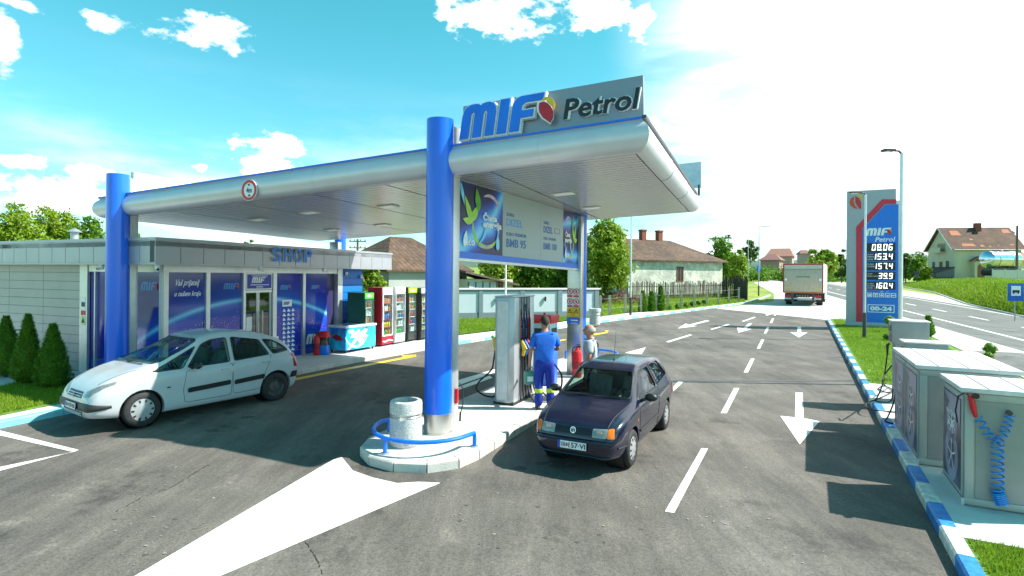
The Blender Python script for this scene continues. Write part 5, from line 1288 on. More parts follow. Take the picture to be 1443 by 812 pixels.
cpatch(car2, bv, [(-.40,.30),(.40,.30),(.46,.39),(-.46,.39)], 'x', 1, BLACK, 'lower_intake', .004)
b = MB()
for z in (.325,.355): b.tube(onbody(bv, dens([(-.4,z),(.4,z)],10), 'x', 1, .008), .007, 5)
b.build('intake_bars', PWH, car2)
q = onbody(bv, [(0,.475)], 'x', 1, .045)[0]; plate(car2, Matrix.Translation(q) @ Matrix.Rotation(rad(90),4,'Z') @ Matrix.Rotation(rad(86),4,'X'), 'VA|020·RB')
for y0, y1 in ((-.62,.05),(-.05,.55)):
    b = MB(); b.tube(onbody(bv, dens([(1.30,y0),(1.27,y1)],8), 'z', 1, .016), .009, 5); b.build('wiper', BLACK, car2)
b = MB(); q = onbody(bv, [(-1.25,0)], 'z', 1, 0)[0]; b.tube([q, q+Vector((-.25,0,.33))], [.006,.002], 5); b.build('aerial', BLACK, car2)
# ------------------------------------------------------------------ lorry
CREAM = mat('lorry_panel_silver', (.44,.37,.29), .45, .3, var=.12, scale=2, stretch=(8,1,1)); LRED = mat('lorry_frame_red', (.35,.02,.03), .45, var=.15); LW = mat('lorry_side_white', (.68,.67,.62), .5, var=.06)
base = G(1103,430); hy = rad(90-31); fwd = Vector((math.cos(hy), math.sin(hy), 0)); rgt = Vector((fwd.y, -fwd.x, 0))
Ml = Matrix((rgt, fwd, Vector((0,0,1)))).transposed().to_4x4(); org = Vector((base.x, base.y, base.z)); Ml.translation = org
tk = thing('box_lorry', 'box lorry with red rear frame and grey tail lift leaving on the pale concrete', 'lorry', M=Ml)
wd, ht = 2.90, 3.40; k = wd/2.5; 
def TB_(args, nm, m, bevel=0, parent=None):
    b = MB(); b.box(*args); return b.build(nm, m, parent or tk, bevel=bevel)
TB_((0,wd,.03,8.6,1.02,ht), 'cargo_box', LW, .02)
f = TB_((.09,wd-.09,-.02,.03,2.94,ht-.12), 'rear_shutter', mat('lorry_shutter', (.50,.47,.38), .5)); 
TB_((.09,wd-.09,-.10,-.03,1.12,2.90), 'tail_lift', CREAM, .015)
for q in ((0,.085),(wd-.085,wd)): TB_((q[0],q[1],-.04,.028,1.02,ht-.005), 'rear_frame_post', LRED)
TB_((.086,wd-.086,-.04,.028,ht-.115,ht-.005), 'rear_frame_beam', LRED); TB_((.086,wd-.086,-.06,.02,1.0,1.10), 'rear_frame_beam', mat('reflector_orange_red', (.60,.12,.03), .4))
for x0 in (.16, wd-.66):
    b = MB()
    for j in range(4): b.prism([(x0+j*.125,1.36),(x0+j*.125+.07,1.36),(x0+j*.125+.12,1.46),(x0+j*.125+.05,1.46)], .001, .006, Matrix.Translation((0,-.1,0)) @ Matrix.Rotation(rad(90),4,'X'))
    b.build('warning_stripes', YEL, tk)
for x0 in (.22, wd-.22): b = MB(); b.ellip((x0,-.11,2.1),(.09,.03,.11),12,8); b.build('lift_lamp', LETW, tk, smooth=True)
b = MB(); b.box(wd/2-.5, wd/2+.5, -.105, -.1005, 2.27, 2.36); b.build('lettering', mat('print_green', (.05,.22,.12), .5), tk)
TB_((.35,wd-.35,.2,8.3,.70,1.0), 'chassis', DARKGREY); TB_((.15,wd-.15,-.02,.10,.50,.62), 'underrun_bar', GALV)
for x0 in (.62, wd-.78): TB_((x0,x0+.16,-.12,.2,.30,1.0), 'lift_arm', DARKGREY)
for x0 in (.15, wd-.65): TB_((x0,x0+.5,-.06,-.0,.66,.86), 'tail_lamp_unit', TAIL, .01)
b = MB()
for j in range(5): b.cyl((0,0,0), .045, .02, 12, M=Matrix.Translation((1.05+j*.19,-.03,.78)) @ Matrix.Rotation(rad(90),4,'X'))
b.build('reflector_row', CREAM, tk); TB_((.95,wd-.95,-.015,.05,.66,.90), 'light_board', BLACK)
for y in (1.7, 7.2):
    for x0, sd in ((.32,-1),(wd-.32,1)):
        b = MB(); b.cyl((0,0,-.22), .50, .44, 26, M=Matrix.Translation((x0,y,.50)) @ Matrix.Rotation(rad(90),4,'Y')); w_o = b.build('wheel', RUBBER, tk, smooth=True)
        b = MB(); b.cyl((0,0,-.225), .27, .45, 20, M=Matrix.Translation((x0,y,.50)) @ Matrix.Rotation(rad(90),4,'Y')); b.build('rim', GALV, w_o)
        TB_((x0-.28,x0+.28,y-.62,y-.58,.30,.95), 'mudflap', BLACK)
TB_((.08,wd-.08,8.75,10.6,.62,3.0), 'cab', LW, .12); TB_((wd-.02,wd+.0,3.0,6.2,.45,.95), 'side_guard', GALV)
TB_((.15,wd-.15,9.2,10.65,1.9,2.6), 'cab_window', BLACK)
# far motorcyclist
q = G(1161,396); t = thing('motorcycle', 'tiny dark motorcycle on the highway just right of the lorry', 'motorcycle', loc=q, rotz=rad(-25))
for y in (-.65,.65):
    b = MB(); b.lathe([(.34,-.06),(.36,0),(.34,.06),(.22,.05),(.22,-.05),(.34,-.06)], 16, Matrix.Translation((0,y,.36)) @ Matrix.Rotation(rad(90),4,'Y')); b.build('wheel', RUBBER, t)
b = MB(); b.box(-.12,.12,-.6,.45,.45,.85); b.box(-.16,.16,-.75,-.1,.8,.95); b.tube([(0,.65,.36),(0,.45,1.1)],.04); b.tube([(-.35,.4,1.1),(.35,.4,1.1)],.02); b.build('frame', DARKGREY, t, bevel=.03)
# ------------------------------------------------------------------ things on the pump island
pump = thing('fuel_dispenser', 'tall silver fuel dispenser with four hoses beside the man in blue', 'fuel pump', M=None, loc=(0,0,0))
n0 = G(709,571,IZ); PMm = Matrix.Translation((n0.x, n0.y, n0.z)) @ Matrix.Rotation(math.atan2(ID.y, ID.x), 4, 'Z')   # x along island (away), y to the left
bpy.data.objects.remove(pump)
pump = thing('fuel_dispenser', 'tall silver fuel dispenser with hanging hoses beside the man in blue', 'fuel pump', M=PMm)
def PB(parent, nm, m, *boxes, bevel=0, **k):
    b = MB()
    for q in boxes: b.box(*q)
    return b.build(nm, m, parent, bevel=bevel, **k)
PBODY = mat('pump_silver', (.44,.46,.49), .32, .35, var=.05, scale=2)
b = MB(); b.prism([(0,-.12),(0,.17),(.07,.235),(.30,.235),(.30,-.21),(.07,-.21)], .05, 2.20); b.build('end_cover', PBODY, pump, bevel=.008)
b = MB(); b.prism([(-.003,-.10),(-.003,.15),(-.012,.14),(-.012,-.09)], .10, 2.12); b.build('end_panel', mat('pump_panel_pale', (.58,.60,.63), .35, .3), pump)
PB(pump, 'plinth', BLACK, (.02,1.12,-.22,.24,0,.05)); PB(pump, 'core', DARKGREY, (.30,.86,-.13,.16,.05,2.18))
b = MB(); b.prism([(1.14,-.12),(1.14,.17),(1.07,.235),(.86,.235),(.86,-.21),(1.07,-.21)], .05, 2.20); b.build('end_cover', PBODY, pump, bevel=.008)
PB(pump, 'top_cover', PBODY, (.0,1.14,-.2,.22,2.201,2.235), bevel=.01)
HBL = mat('hose_label_blue', (.02,.04,.30), .4)
for sd in (-1, 1):
    for k_ in range(4):
        x = .34+.135*k_; y = sd*.15-.0
        yy = (-.21, -.13) if sd < 0 else (.16, .235)
        PB(pump, 'divider', PBODY, (x-.012, x+.012, yy[0], yy[1], .06, 2.19))
        PB(pump, 'hose_label', RED if k_ in (0,3) else HBL, (x+.03, x+.11, yy[0]-.002 if sd < 0 else yy[1]-.02, yy[0]+.02 if sd < 0 else yy[1]+.002, 1.30, 1.82))
        b = MB(); yo = yy[0]-.02 if sd < 0 else yy[1]+.02
        b.tube([(x+.07, yy[0]+.03 if sd < 0 else yy[1]-.03, 1.95), (x+.07, yo, 1.7), (x+.07, yo-sd*.0, 1.0), (x+.07, yo+sd*.03, .3), (x+.05, yo+sd*.05, .14), (x+.02, yo+sd*.04, .3), (x+.05, yo+sd*.02, 1.15)], .016, 7); b.build('hose', RUBBER, pump, smooth=True)
        cm = [YEL, BLUE2, RED, BLACK][k_]
        b = MB(); b.tube([(x+.05, yo, 1.30), (x+.05, yo+sd*.06, 1.10), (x+.05, yo+sd*.03, .98)], [.03,.045,.03], 8); b.tube([(x+.05, yo+sd*.03, 1.26), (x+.05, yo+sd*.11, 1.12)], .022, 8); b.build('nozzle', cm, pump, smooth=True)
    PB(pump, 'display', mat('display_glass', (.03,.035,.04), .1), (.50,.66,(-.215 if sd < 0 else .225),(-.20 if sd < 0 else .24),1.9,2.05))
# lettering on the labels
Mp = PMm @ Matrix.Translation((.375+.135+.04,-.2125,1.36)) @ Matrix.Rotation(rad(90),4,'X')
for k_ in range(3):
    M_t = Matrix.Translation((.34+.135*k_+.09+.0,-.2125,1.36)) @ Matrix.Rotation(rad(90),4,'X') @ Matrix.Rotation(rad(90),4,'Z')
    b = MB(); text(b, ['BMB 95','DIZEL','BMB 100'][k_], M_t, 0, 0, w=.36, h=.045); b.build('label_lettering', LETW, pump)
# big loop hoses on the near-left and the right
b = MB(); a0 = Vector((.12,.24,1.22)); b.tube(cspline([a0, a0+Vector((0,.05,-.35)), a0+Vector((-.02,.10,-.55)), a0+Vector((-.10,.34,-.80)), a0+Vector((-.08,.40,-.98)), a0+Vector((.05,.20,-1.12)), a0+Vector((.10,.03,-1.02)), a0+Vector((.10,.02,-.3))]), .018, 8); h_ = b.build('hose', RUBBER, pump, smooth=True)
b = MB(); b.tube([a0+Vector((0,.02,-.12)), a0+Vector((0,.03,.10)), a0+Vector((0,.10,.16))], [.03,.045,.03], 8); b.build('nozzle', YEL, pump, smooth=True)
b = MB(); b.tube(cspline([(.9,-.22,.5),(.9,-.3,.22),(.8,-.42,.05),(.6,-.55,.03),(.45,-.5,.04),(.5,-.33,.3),(.55,-.24,.9)]), .018, 8); b.build('hose', RUBBER, pump, smooth=True)
b = MB(); b.tube(cspline([(1.1,-.30,1.25),(1.15,-.45,.9),(1.05,-.70,.75),(.85,-.95,.55),(.7,-.98,.25),(.8,-.80,.10),(1.0,-.55,.06),(1.1,-.3,.25),(1.1,-.24,.7)]), .018, 8); b.build('hose', RUBBER, pump, smooth=True)
# second, lower pump
n1 = G(757,545,IZ); P2m = Matrix.Translation((n1.x+.42*ID.x, n1.y+.42*ID.y, gz(0,n1.y+.4,IZ))) @ Matrix.Rotation(math.atan2(ID.y, ID.x), 4, 'Z')
p2 = thing('fuel_dispenser', 'low blue and white dispenser with a red top behind the man in blue', 'fuel pump', M=P2m)
PB(p2, 'blue_base', mat('pump_blue_base', (.03,.13,.58), .4), (-.26,.26,-.26,.26,0,.86), bevel=.015); PB(p2, 'white_body', mat('pump_pale_body', (.42,.58,.62), .4), (-.25,.25,-.25,.25,.861,1.48), bevel=.015); PB(p2, 'red_top', RED, (-.28,.28,-.28,.28,1.481,1.68), bevel=.02)
PB(p2, 'display', BLACK, (-.262,-.249,-.16,.16,1.22,1.36)); PB(p2, 'display', BLACK, (-.16,.16,-.262,-.249,1.22,1.36)); PB(p2, 'keypad', LETW, (-.262,-.249,-.1,.1,1.0,1.12)); 
b = MB(); b.cyl((0,0,1.681), .03, .04, 10); b.build('cap', RED, p2)
# concrete litter bin
q = G(568,633,IZ); q.y += .22
SPK = mat('speckled_concrete', (.30,.30,.30), .8, col2=(.60,.59,.57), scale=75, bump=.3, contrast=(.42,.58))
lb = thing('litter_bin', 'round speckled concrete litter bin with steel bands by the front blue column', 'litter bin', loc=q)
b = MB(); r = .255; b.lathe([(0,0),(r*.9,0),(r*.95,.03),(r,.06),(r,.46)], 40); b.lathe([(r,.52),(r,.66),(r*.97,.70),(r*.9,.715),(r*.72,.715),(r*.70,.60)], 40); b.lathe([(r*.97,.47),(r*.97,.51)], 40); b.build('shell', SPK, lb, smooth=True)
b = MB(); b.lathe([(r*.985,.455),(r*1.01,.462),(r*1.01,.477),(r*.985,.485)], 40); b.lathe([(r*.985,.50),(r*1.01,.503),(r*1.01,.518),(r*.985,.523)], 40); b.build('steel_band', STEEL, lb, smooth=True)
b = MB(); b.lathe([(r*.71,.63),(0,.63)], 30); b.build('inner_bucket', BLACK, lb)
b = MB(); b.box(-.05,.05,-r-.012,-r+.01,.44,.54); b.build('latch', STEEL, lb, bevel=.004)
# blue rail round the island nose
def rail(name, label, pts, zt, r, posts):
    c = Vector((sum(p[0] for p in pts)/len(pts), sum(p[1] for p in pts)/len(pts), 0)); c.z = gz(0, c.y, IZ)
    t = thing(name, label, 'guard rail', loc=c)
    P_ = [Vector((p[0], p[1], gz(0, p[1], IZ)+zt)) for p in pts]
    path = [P_[0]-Vector((0,0,zt)), P_[0]-Vector((0,0,zt*.3)), P_[0]-Vector((0,0,zt*.08))+(P_[1]-P_[0])*.06]+P_[1:-1]+[P_[-1]-Vector((0,0,zt*.08))+(P_[-2]-P_[-1])*.06, P_[-1]-Vector((0,0,zt*.3)), P_[-1]-Vector((0,0,zt))]
    b = MB(); b.tube(path, r, 10); b.build('rail', BLUE2, t, world=True, smooth=True)
    for i in posts:
        b = MB(); b.tube([P_[i]-Vector((0,0,zt)), P_[i]], r*.95, 10); b.build('post', BLUE2, t, world=True, smooth=True)
    for i in [0, len(P_)-1]+list(posts):
        b = MB(); b.cyl(tuple(P_[i]-Vector((0,0,zt-.003))), r*2.0, .012, 14); b.build('foot_plate', GALV, t, world=True)
cx_, cy_ = Vector(isl(mF-.05, nC)[:2]+(0,)), 0
pts = []
for k_ in range(0, 15):
    a = rad(-8+196*k_/14); pts.append(isl(mF+.0-math.sin(a)*.82, nC-math.cos(a)*.84))
rail('guard_rail', 'curved blue tubular guard rail around the near nose of the island', pts, .235, .033, [6])
pts = [isl(mE+.1+math.sin(rad(a))*.75, nC-math.cos(rad(a))*.8) for a in range(0, 181, 15)]
rail('guard_rail', 'small blue guard rail round the far end of the island', pts, .24, .033, [6])
# red extinguisher by far column, hose reel by front column
def extinguisher(name, label, loc, h=.62, r=.095, rz=0):
    t = thing(name, label, 'fire extinguisher', loc=loc, rotz=rz)
    b = MB(); b.lathe([(0,0),(r*.9,0),(r,.03),(r,h*.72),(r*.85,h*.83),(r*.4,h*.88),(r*.3,h*.93),(0,h*.93)], 24); b.build('cylinder', RED, t, smooth=True)
    b = MB(); b.tube([(0,0,h*.9),(0,0,h)], .02, 8); b.box(-.015,.10,-.012,.012,h*.96,h); b.box(-.015,.09,-.012,.012,h*1.03,h*1.05); b.build('valve', BLACK, t)
    b = MB(); b.tube([(-.02,0,h*.97),(-.10,0,h*.95),(-.13,.0,h*.8),(-.12,0,h*.35)], .012, 7); b.build('hose', RUBBER, t, smooth=True)
    b = MB(); b.lathe([(r*1.003,h*.28),(r*1.003,h*.52)], 24); b.build('label_band', mat('label_dark_red', (.30,.01,.015), .5), t, smooth=True)
    return t
q = G(812,530,IZ); extinguisher('fire_extinguisher', 'large red fire extinguisher at the foot of the far island column', (q.x, q.y-.15, q.z), .80, .125)
t = thing('air_hose_box', 'small red hose box with a black nozzle on the back of the front column', 'hose box', M=Matrix.Translation((colB.x+.2, colB.y+.3, gz(0,9.9,IZ))))
M_ = Matrix((BN, BCd, Vector((0,0,1)))).transposed().to_4x4(); M_.translation = colB+BCd*.3+Vector((0,0,gz(0,9.9,IZ)))+BN*.16
b = MB(); b.box(0,.035,-.04,.04,.44,.70,M_); b.build('box', RED, t, world=True, bevel=.01)
b = MB(); b.tube([M_ @ Vector(p) for p in [(.07,0,.80),(.13,.02,.72),(.14,.02,.45),(.10,.0,.28)]], .01, 7); b.build('hose', RUBBER, t, world=True)
b = MB(); b.tube([M_ @ Vector(p) for p in [(.10,0,.30),(.09,0,.14)]], .018, 7); b.build('nozzle', BLACK, t, world=True)
# ------------------------------------------------------------------ outside the shop
q0, q1 = G(487,499,.124), G(529.5,491,.124)
fdv = (q1-q0); fdv.z = 0; fdv.normalize(); fnv = Vector((-fdv.y, fdv.x, 0))
Mf = Matrix((fdv, fnv, Vector((0,0,1)))).transposed().to_4x4(); Mf.translation = q0; LF = (q1-q0).length
fz = thing('chest_freezer', 'pale blue ice cream chest freezer in front of the blue boarded wall', 'freezer', M=Mf)
FZ = mat('freezer_wrap', (.01,.12,.60), .3, col2=(.03,.62,.80), scale=1.6, contrast=(.40,.60))
PB(fz, 'body', FZ, (0,LF,0,.75,.10,.82), bevel=.03); PB(fz, 'rim', mat('freezer_rim', (.62,.72,.76), .35), (-.02,LF+.02,-.02,.77,.821,.89), bevel=.012)
PB(fz, 'glass_lid', glass_mat('freezer_lid', (.6,.7,.75), .03, .3), (.06,LF/2-.01,.06,.69,.893,.905)); PB(fz, 'glass_lid', glass_mat('freezer_lid', (.6,.7,.75), .03, .3), (LF/2+.01,LF-.06,.06,.69,.907,.919))
for x in (.08, LF-.08):
    for y in (.08,.67): b = MB(); b.cyl((x,y,0), .03, .1, 10); b.build('caster', BLACK, fz)
Mt = Matrix.Rotation(rad(90),4,'X')
b = MB(); b.prism([(LF*x, y) for x, y in [(.06,.72),(.22,.76),(.30,.66),(.42,.76),(.46,.64),(.60,.74),(.72,.72),(.62,.56),(.74,.50),(.60,.44),(.52,.24),(.44,.28),(.36,.40),(.26,.28),(.12,.12),(.05,.12),(.22,.36),(.32,.48),(.14,.50),(.20,.60)]], .004, .006, Mt); b.build('print_white_burst', LETW, fz)
b = MB(); b.prism([(LF*x, y) for x, y in [(.46,.42),(.66,.52),(.67,.49),(.47,.385)]], .0065, .008, Mt); b.build('print_red_line', RED, fz)
b = MB(); b.prism(arcpoly(LF*.35,.75,.52,.60,200,330), .0015, .003, Mt); b.build('print_swirl', mat('print_pale_blue', (.45,.7,.85), .4), fz)
Ms = Matrix.Rotation(rad(90),4,'X') @ Matrix.Rotation(rad(-90),4,'Y')
b = MB(); b.prism([(-.58,.50),(-.42,.62),(-.2,.55),(-.14,.42),(-.4,.40)], .001, .003, Ms); b.build('print_badge', mat('print_dark_red', (.35,.02,.05), .4), fz)
t = thing('meter_box', 'small white box with a dark window on the blue wall above the freezer', 'wall box', M=Matrix.Translation(SF @ Vector((S(495), 1.5, .05))))
b = MB(); zc = D(495,455,18.9).z; b.box(S(490.5), S(499), zc-.17, zc+.17, .042, .12, SF); b.build('case', LETW, t, world=True, bevel=.01)
b = MB(); b.box(S(492.3), S(497.4), zc-.05, zc+.06, .121, .124, SF); b.build('dark_window', BLACK, t, world=True)
# fridges ---------------------------------------------------------------
GOODS = [mat('pack_%s' % n, c, .4, var=.2) for n, c in (('orange', (.70,.25,.02)), ('green', (.08,.40,.06)), ('yellow', (.72,.55,.05)), ('red', (.55,.04,.03)), ('blue', (.04,.15,.5)), ('white', (.75,.75,.72)), ('brown', (.22,.10,.05)))]
FG = glass_mat('fridge_glass', (.85,.92,.92), .02, .04)
def fridge(u, label, wd_, ht_, body, head, cols, foot, seed, logo=None, dp=.6):
    q = G(u[0], u[1], .124)
    M = Matrix((eF, -nF, Vector((0,0,1)))).transposed().to_4x4(); M.translation = q
    t = thing('drinks_fridge', label, 'fridge', M=M, group='fridges in a row beside the shop')
    b = MB(); b.box(0,.03,0,dp,.06,ht_); b.box(wd_-.03,wd_,0,dp,.06,ht_); b.box(.03,wd_-.03,dp-.03,dp,.06,ht_); b.box(.031,wd_-.031,.0,dp-.031,.06,.36); b.box(.031,wd_-.031,0,dp-.031,ht_-.22,ht_-.001); b.build('cabinet', body, t)
    PB(t, 'header', head, (.02,wd_-.02,-.03,-.001,ht_-.21,ht_-.01), bevel=.01); PB(t, 'base_panel', foot, (.02,wd_-.02,-.025,-.001,.08,.34), bevel=.01)
    b = MB(); b.box(.02,.06,-.035,-.002,.36,ht_-.22); b.box(wd_-.06,wd_-.02,-.035,-.002,.36,ht_-.22); b.box(.061,wd_-.061,-.035,-.002,.36,.40); b.box(.061,wd_-.061,-.035,-.002,ht_-.26,ht_-.22); d = b.build('door', cols, t)
    PB(t, 'inner_lining', LETW, (.032,.05,.01,dp-.05,.37,ht_-.23), (wd_-.05,wd_-.032,.01,dp-.05,.37,ht_-.23), (.051,wd_-.051,dp-.05,dp-.035,.37,ht_-.23))
    b = MB(); b.box(.06,wd_-.06,-.022,-.016,.40,ht_-.26); b.build('glass', FG, d)
    b = MB(); b.tube([(.04,-.036,.9),(.04,-.07,.95),(.04,-.07,1.35),(.04,-.036,1.4)], .012, 6); b.build('handle', ALU, d)
    rr = random.Random(seed); n = 5; z0 = .38; dz = (ht_-.64)/n
    for k_ in range(n):
        z = z0+k_*dz; PB(t, 'shelf', LETW if seed != 2 else RED, (.055,wd_-.055,.02,dp-.06,z-.02,z))
        x = .075; 
        m_ = rr.choice(GOODS); 
        while x < wd_-.12:
            w = rr.uniform(.055,.085); h = dz*rr.uniform(.55,.8)
            if rr.random() < .35: m_ = rr.choice(GOODS)
            b = MB()
            if rr.random() < .6: b.lathe([(0,0),(w*.42,0),(w*.42,h*.68),(w*.16,h*.85),(w*.16,h),(0,h)], 8, c=(x+w/2,.10,z+.001))
            else: b.box(x,x+w*.92,.05,.18,z+.001,z+h*.8)
            b.build('bottle' if len(b.v) > 8 else 'carton', m_, t); x += w+.008
    if logo: logo(t, wd_, ht_)
    return t
DGR = mat('fridge_dark_green', (.01,.09,.05), .35); BGR = mat('header_green', (.08,.55,.06), .35); LIM = mat('header_lime', (.35,.65,.03), .35); FGY = mat('fridge_grey', (.45,.47,.48), .4); FBK = mat('fridge_black', (.03,.035,.035), .35)
FRD = mat('fridge_red', (.45,.01,.03), .35)
def lgtext(s, m=LETW):
    def f(t, w, h):
        b = MB(); text(b, s, Matrix.Translation((0,-.0305,0)) @ Mt, w/2, h-.15, w=w*.6, h=.08, bold=.02, center=True); b.build('header_lettering', m, t)
    return f
def mark(t, w, h):
    b = MB(); b.prism(leafpoly(w*.2, h-.11, w*.6, .09, 0), .0305, .033, Mt); b.build('header_emblem', LETW, t)
def wave(t, w, h):
    b = MB(); b.prism([(.04,.17),(w*.3,.14),(w*.6,.19),(w-.04,.15),(w-.04,.19),(w*.6,.235),(w*.3,.185),(.04,.21)], .026, .029, Mt); b.build('white_wave', LETW, t)
fridge((512.5,492.5), 'leftmost fridge, dark green with a bright green header', .52, 1.92, DGR, BGR, DGR, DGR, 1, mark, dp=.7)
fridge((537.5,489), 'second fridge from the left, red sided with a wavy red base', .66, 2.08, FRD, LETW, LETW, FRD, 2, wave)
fridge((555.7,486), 'third fridge from the left, grey framed with a plain pale base', .66, 2.08, FGY, LETW, ALU, FGY, 3)
fridge((574,482.5), 'fourth fridge from the left, black with a lime green header', .62, 2.04, FBK, LIM, FBK, FBK, 4, mark)
fridge((592,480), 'rightmost fridge, dark one half hidden by the front blue column', .66, 2.0, FBK, FGY, FBK, FBK, 5)
q = G(530,490,.124); q = q+eF*-.05-nF*.2
t = thing('fridge_surround', 'red upright side panel between the green and the red fridges', 'panel', M=Matrix((eF, -nF, Vector((0,0,1)))).transposed().to_4x4())
bpy.data.objects.remove(t)
# red stand and bottle shaped bin near the freezer
q = G(450,502,.124)
extinguisher('fire_extinguisher', 'red fire extinguisher standing left of the bottle shaped bin by the shop', G(446.5,500.5,.124), .72, .10)
q = G(456,499.5,.124); t = thing('bottle_bin', 'blue and dark bin with a domed red lid by the shop', 'bin', loc=q)
b = MB(); b.lathe([(0,0),(.17,0),(.19,.04),(.19,.30)], 28); b.build('blue_base', BLUE2, t, smooth=True); b = MB(); b.lathe([(.19,.301),(.16,.42),(.15,.5),(.17,.56)], 28); b.build('dark_neck', mat('cola_brown', (.05,.02,.015), .2), t, smooth=True)
b = MB(); b.lathe([(.10,.56),(.21,.56),(.23,.60),(.20,.68),(.12,.74),(0,.76)], 28); b.build('domed_lid', RED, t, smooth=True)
# ------------------------------------------------------------------ service cabinets on the right
CAB = mat('cabinet_frame', (.40,.41,.38), .45, .15, var=.06); CABP = mat('cabinet_panel', (.27,.285,.28), .4, .2, var=.06); CTOP = mat('cabinet_top', (.62,.62,.60), .5)
WFOIL = mat('poster_dark_wheel', (.012,.012,.03), .3, col2=(.12,.09,.17), scale=3.5, contrast=(.4,.6)); LILAC = mat('poster_lilac', (.30,.28,.40), .35, var=.2, scale=3)
def cabinet(name, label, u, v, L, Wd, Hh, doors, air=False, ang=None):
    q = G(u, v, .13); a = ang; d = LD; n = LN
    M = Matrix((n, d, Vector((0,0,1)))).transposed().to_4x4(); M.translation = q      # x away from the lane, y along it
    t = thing(name, label, 'cabinet', M=M)
    b = MB(); b.box(.02,Wd-.02,.02,L-.02,0,Hh-.06); b.build('carcass', CAB, t, bevel=.02)
    b = MB(); b.box(-.03,Wd+.03,-.03,L+.03,Hh-.058,Hh); b.build('lid', CTOP, t, bevel=.008)
    for k_ in range(3):
        b = MB(); x = Wd*(.2+.3*k_); b.box(x,x+.01,-.02,L+.02,Hh+.0005,Hh+.008); b.build('lid_rib', CAB, t)
    # end panel
    b = MB()
    for q_ in ((.0,Wd,.02,.10),(.0,Wd,Hh-.15,Hh-.07),(.0,.13,.101,Hh-.151),(Wd-.09,Wd,.101,Hh-.151)): b.box(q_[0]+.021,q_[1]-.021,.004,.0195,q_[2],q_[3])
    b.build('end_frame', CAB, t, bevel=.004); b = MB(); b.box(.125,Wd-.1,.010,.0195,.105,Hh-.155); b.build('end_panel', CABP, t)
    dl = L/doors
    for k_ in range(doors):
        y0 = k_*dl+.05; y1 = (k_+1)*dl-.04
        b = MB(); b.box(.0,.0195,y0,y1,.10,Hh-.10); dr = b.build('door', CAB, t, bevel=.004)
        b = MB(); b.box(-.004,-.0005,y0+.04,y1-.04,.15,Hh-.16); p_ = b.build('poster', WFOIL, dr)
        Mx_ = Matrix.Translation((-.0045,0,0)) @ Matrix.Rotation(rad(90),4,'X') @ Matrix.Rotation(rad(-90),4,'Y')   # local x -> -y..., y -> z
        yc = -(y0+y1)/2; rr = (y1-y0)*.34
        Mx_ = Matrix(((0,0,-1,-.0045),(-1,0,0,0),(0,1,0,0),(0,0,0,1)))
        for r0_, zc in ((rr, Hh*.33), (rr*.8, Hh*.62)):
            D_ = disc(r0_*.55, r0_, 0, .001, Mx_ @ Matrix.Translation((yc, zc, 0)), 30); D_.build('print_wheel', LILAC, dr)
            b = MB()
            for s_ in range(5):
                b.box(-.012,.012,0,r0_*.6,.0012,.002, Mx_ @ Matrix.Translation((yc, zc, 0)) @ Matrix.Rotation(s_*1.2566+.001,4,'Z'))
            b.build('print_spokes', LETW, dr)
        b = MB(); b.prism([(yc-.0-(y1-y0)/2+.05,Hh-.18),(yc+(y1-y0)/2-.06,Hh-.5),(yc+(y1-y0)/2-.05,Hh-.18)], .0022, .003, Mx_); b.build('print_sweep', LILAC, dr)
        if air:
            b = MB(); text(b, 'VAZDUH', Mx_ @ Matrix.Translation((0,0,.003)), yc, Hh-.46, w=(y1-y0)*.55, h=.06, bold=.02, center=True); text(b, 'AIR', Mx_ @ Matrix.Translation((0,0,.003)), yc, Hh-.62, w=(y1-y0)*.42, h=.09, bold=.02, center=True); b.build('poster_lettering', LETW, dr)
    b = MB(); b.box(-.01,.02,0.0,L,.0,.09); b.build('foot_rail', ALU, t)
    if not air:
        b = MB(); b.box(.33,.37,-.012,.0035,.62,.78); b.tube([(.35,-.01,.74),(.35,-.04,.74),(.29,-.045,.74)], .01, 6); b.build('door_handle', DARKGREY, t)
    return t
c_near = cabinet('air_service_cabinet', 'nearest grey air service cabinet with a blue spiral hose on its end', 1356, 712, 1.08, 1.20, 1.44, 1, air=True)
c_far = cabinet('wash_equipment_cabinet', 'larger grey cabinet with two wheel posters and a white lid behind the air cabinet', 1293, 655, 2.28, 1.16, 1.47, 2)
t = thing('spiral_air_hose', 'bright blue coiled air hose hanging on the end of the nearest cabinet', 'air hose', M=PM[c_near.name].copy())
HB = mat('hose_bright_blue', (.01,.22,.62), .35)
def coil(path, R, r, turns, n=9):
    pts = []; P_ = [Vector(p) for p in path]; N_ = int(turns*n)
    for i in range(N_+1):
        t_ = i/N_*(len(P_)-1); k_ = min(len(P_)-2, int(t_)); p = P_[k_].lerp(P_[k_+1], t_-k_); d = (P_[k_+1]-P_[k_]).normalized()
        a = d.cross(Vector((0,1,0))).normalized(); c = d.cross(a); an = 2*math.pi*i/n
        pts.append(p+(a*math.cos(an)+c*math.sin(an))*R)
    b = MB(); b.tube(pts, r, 5); return b
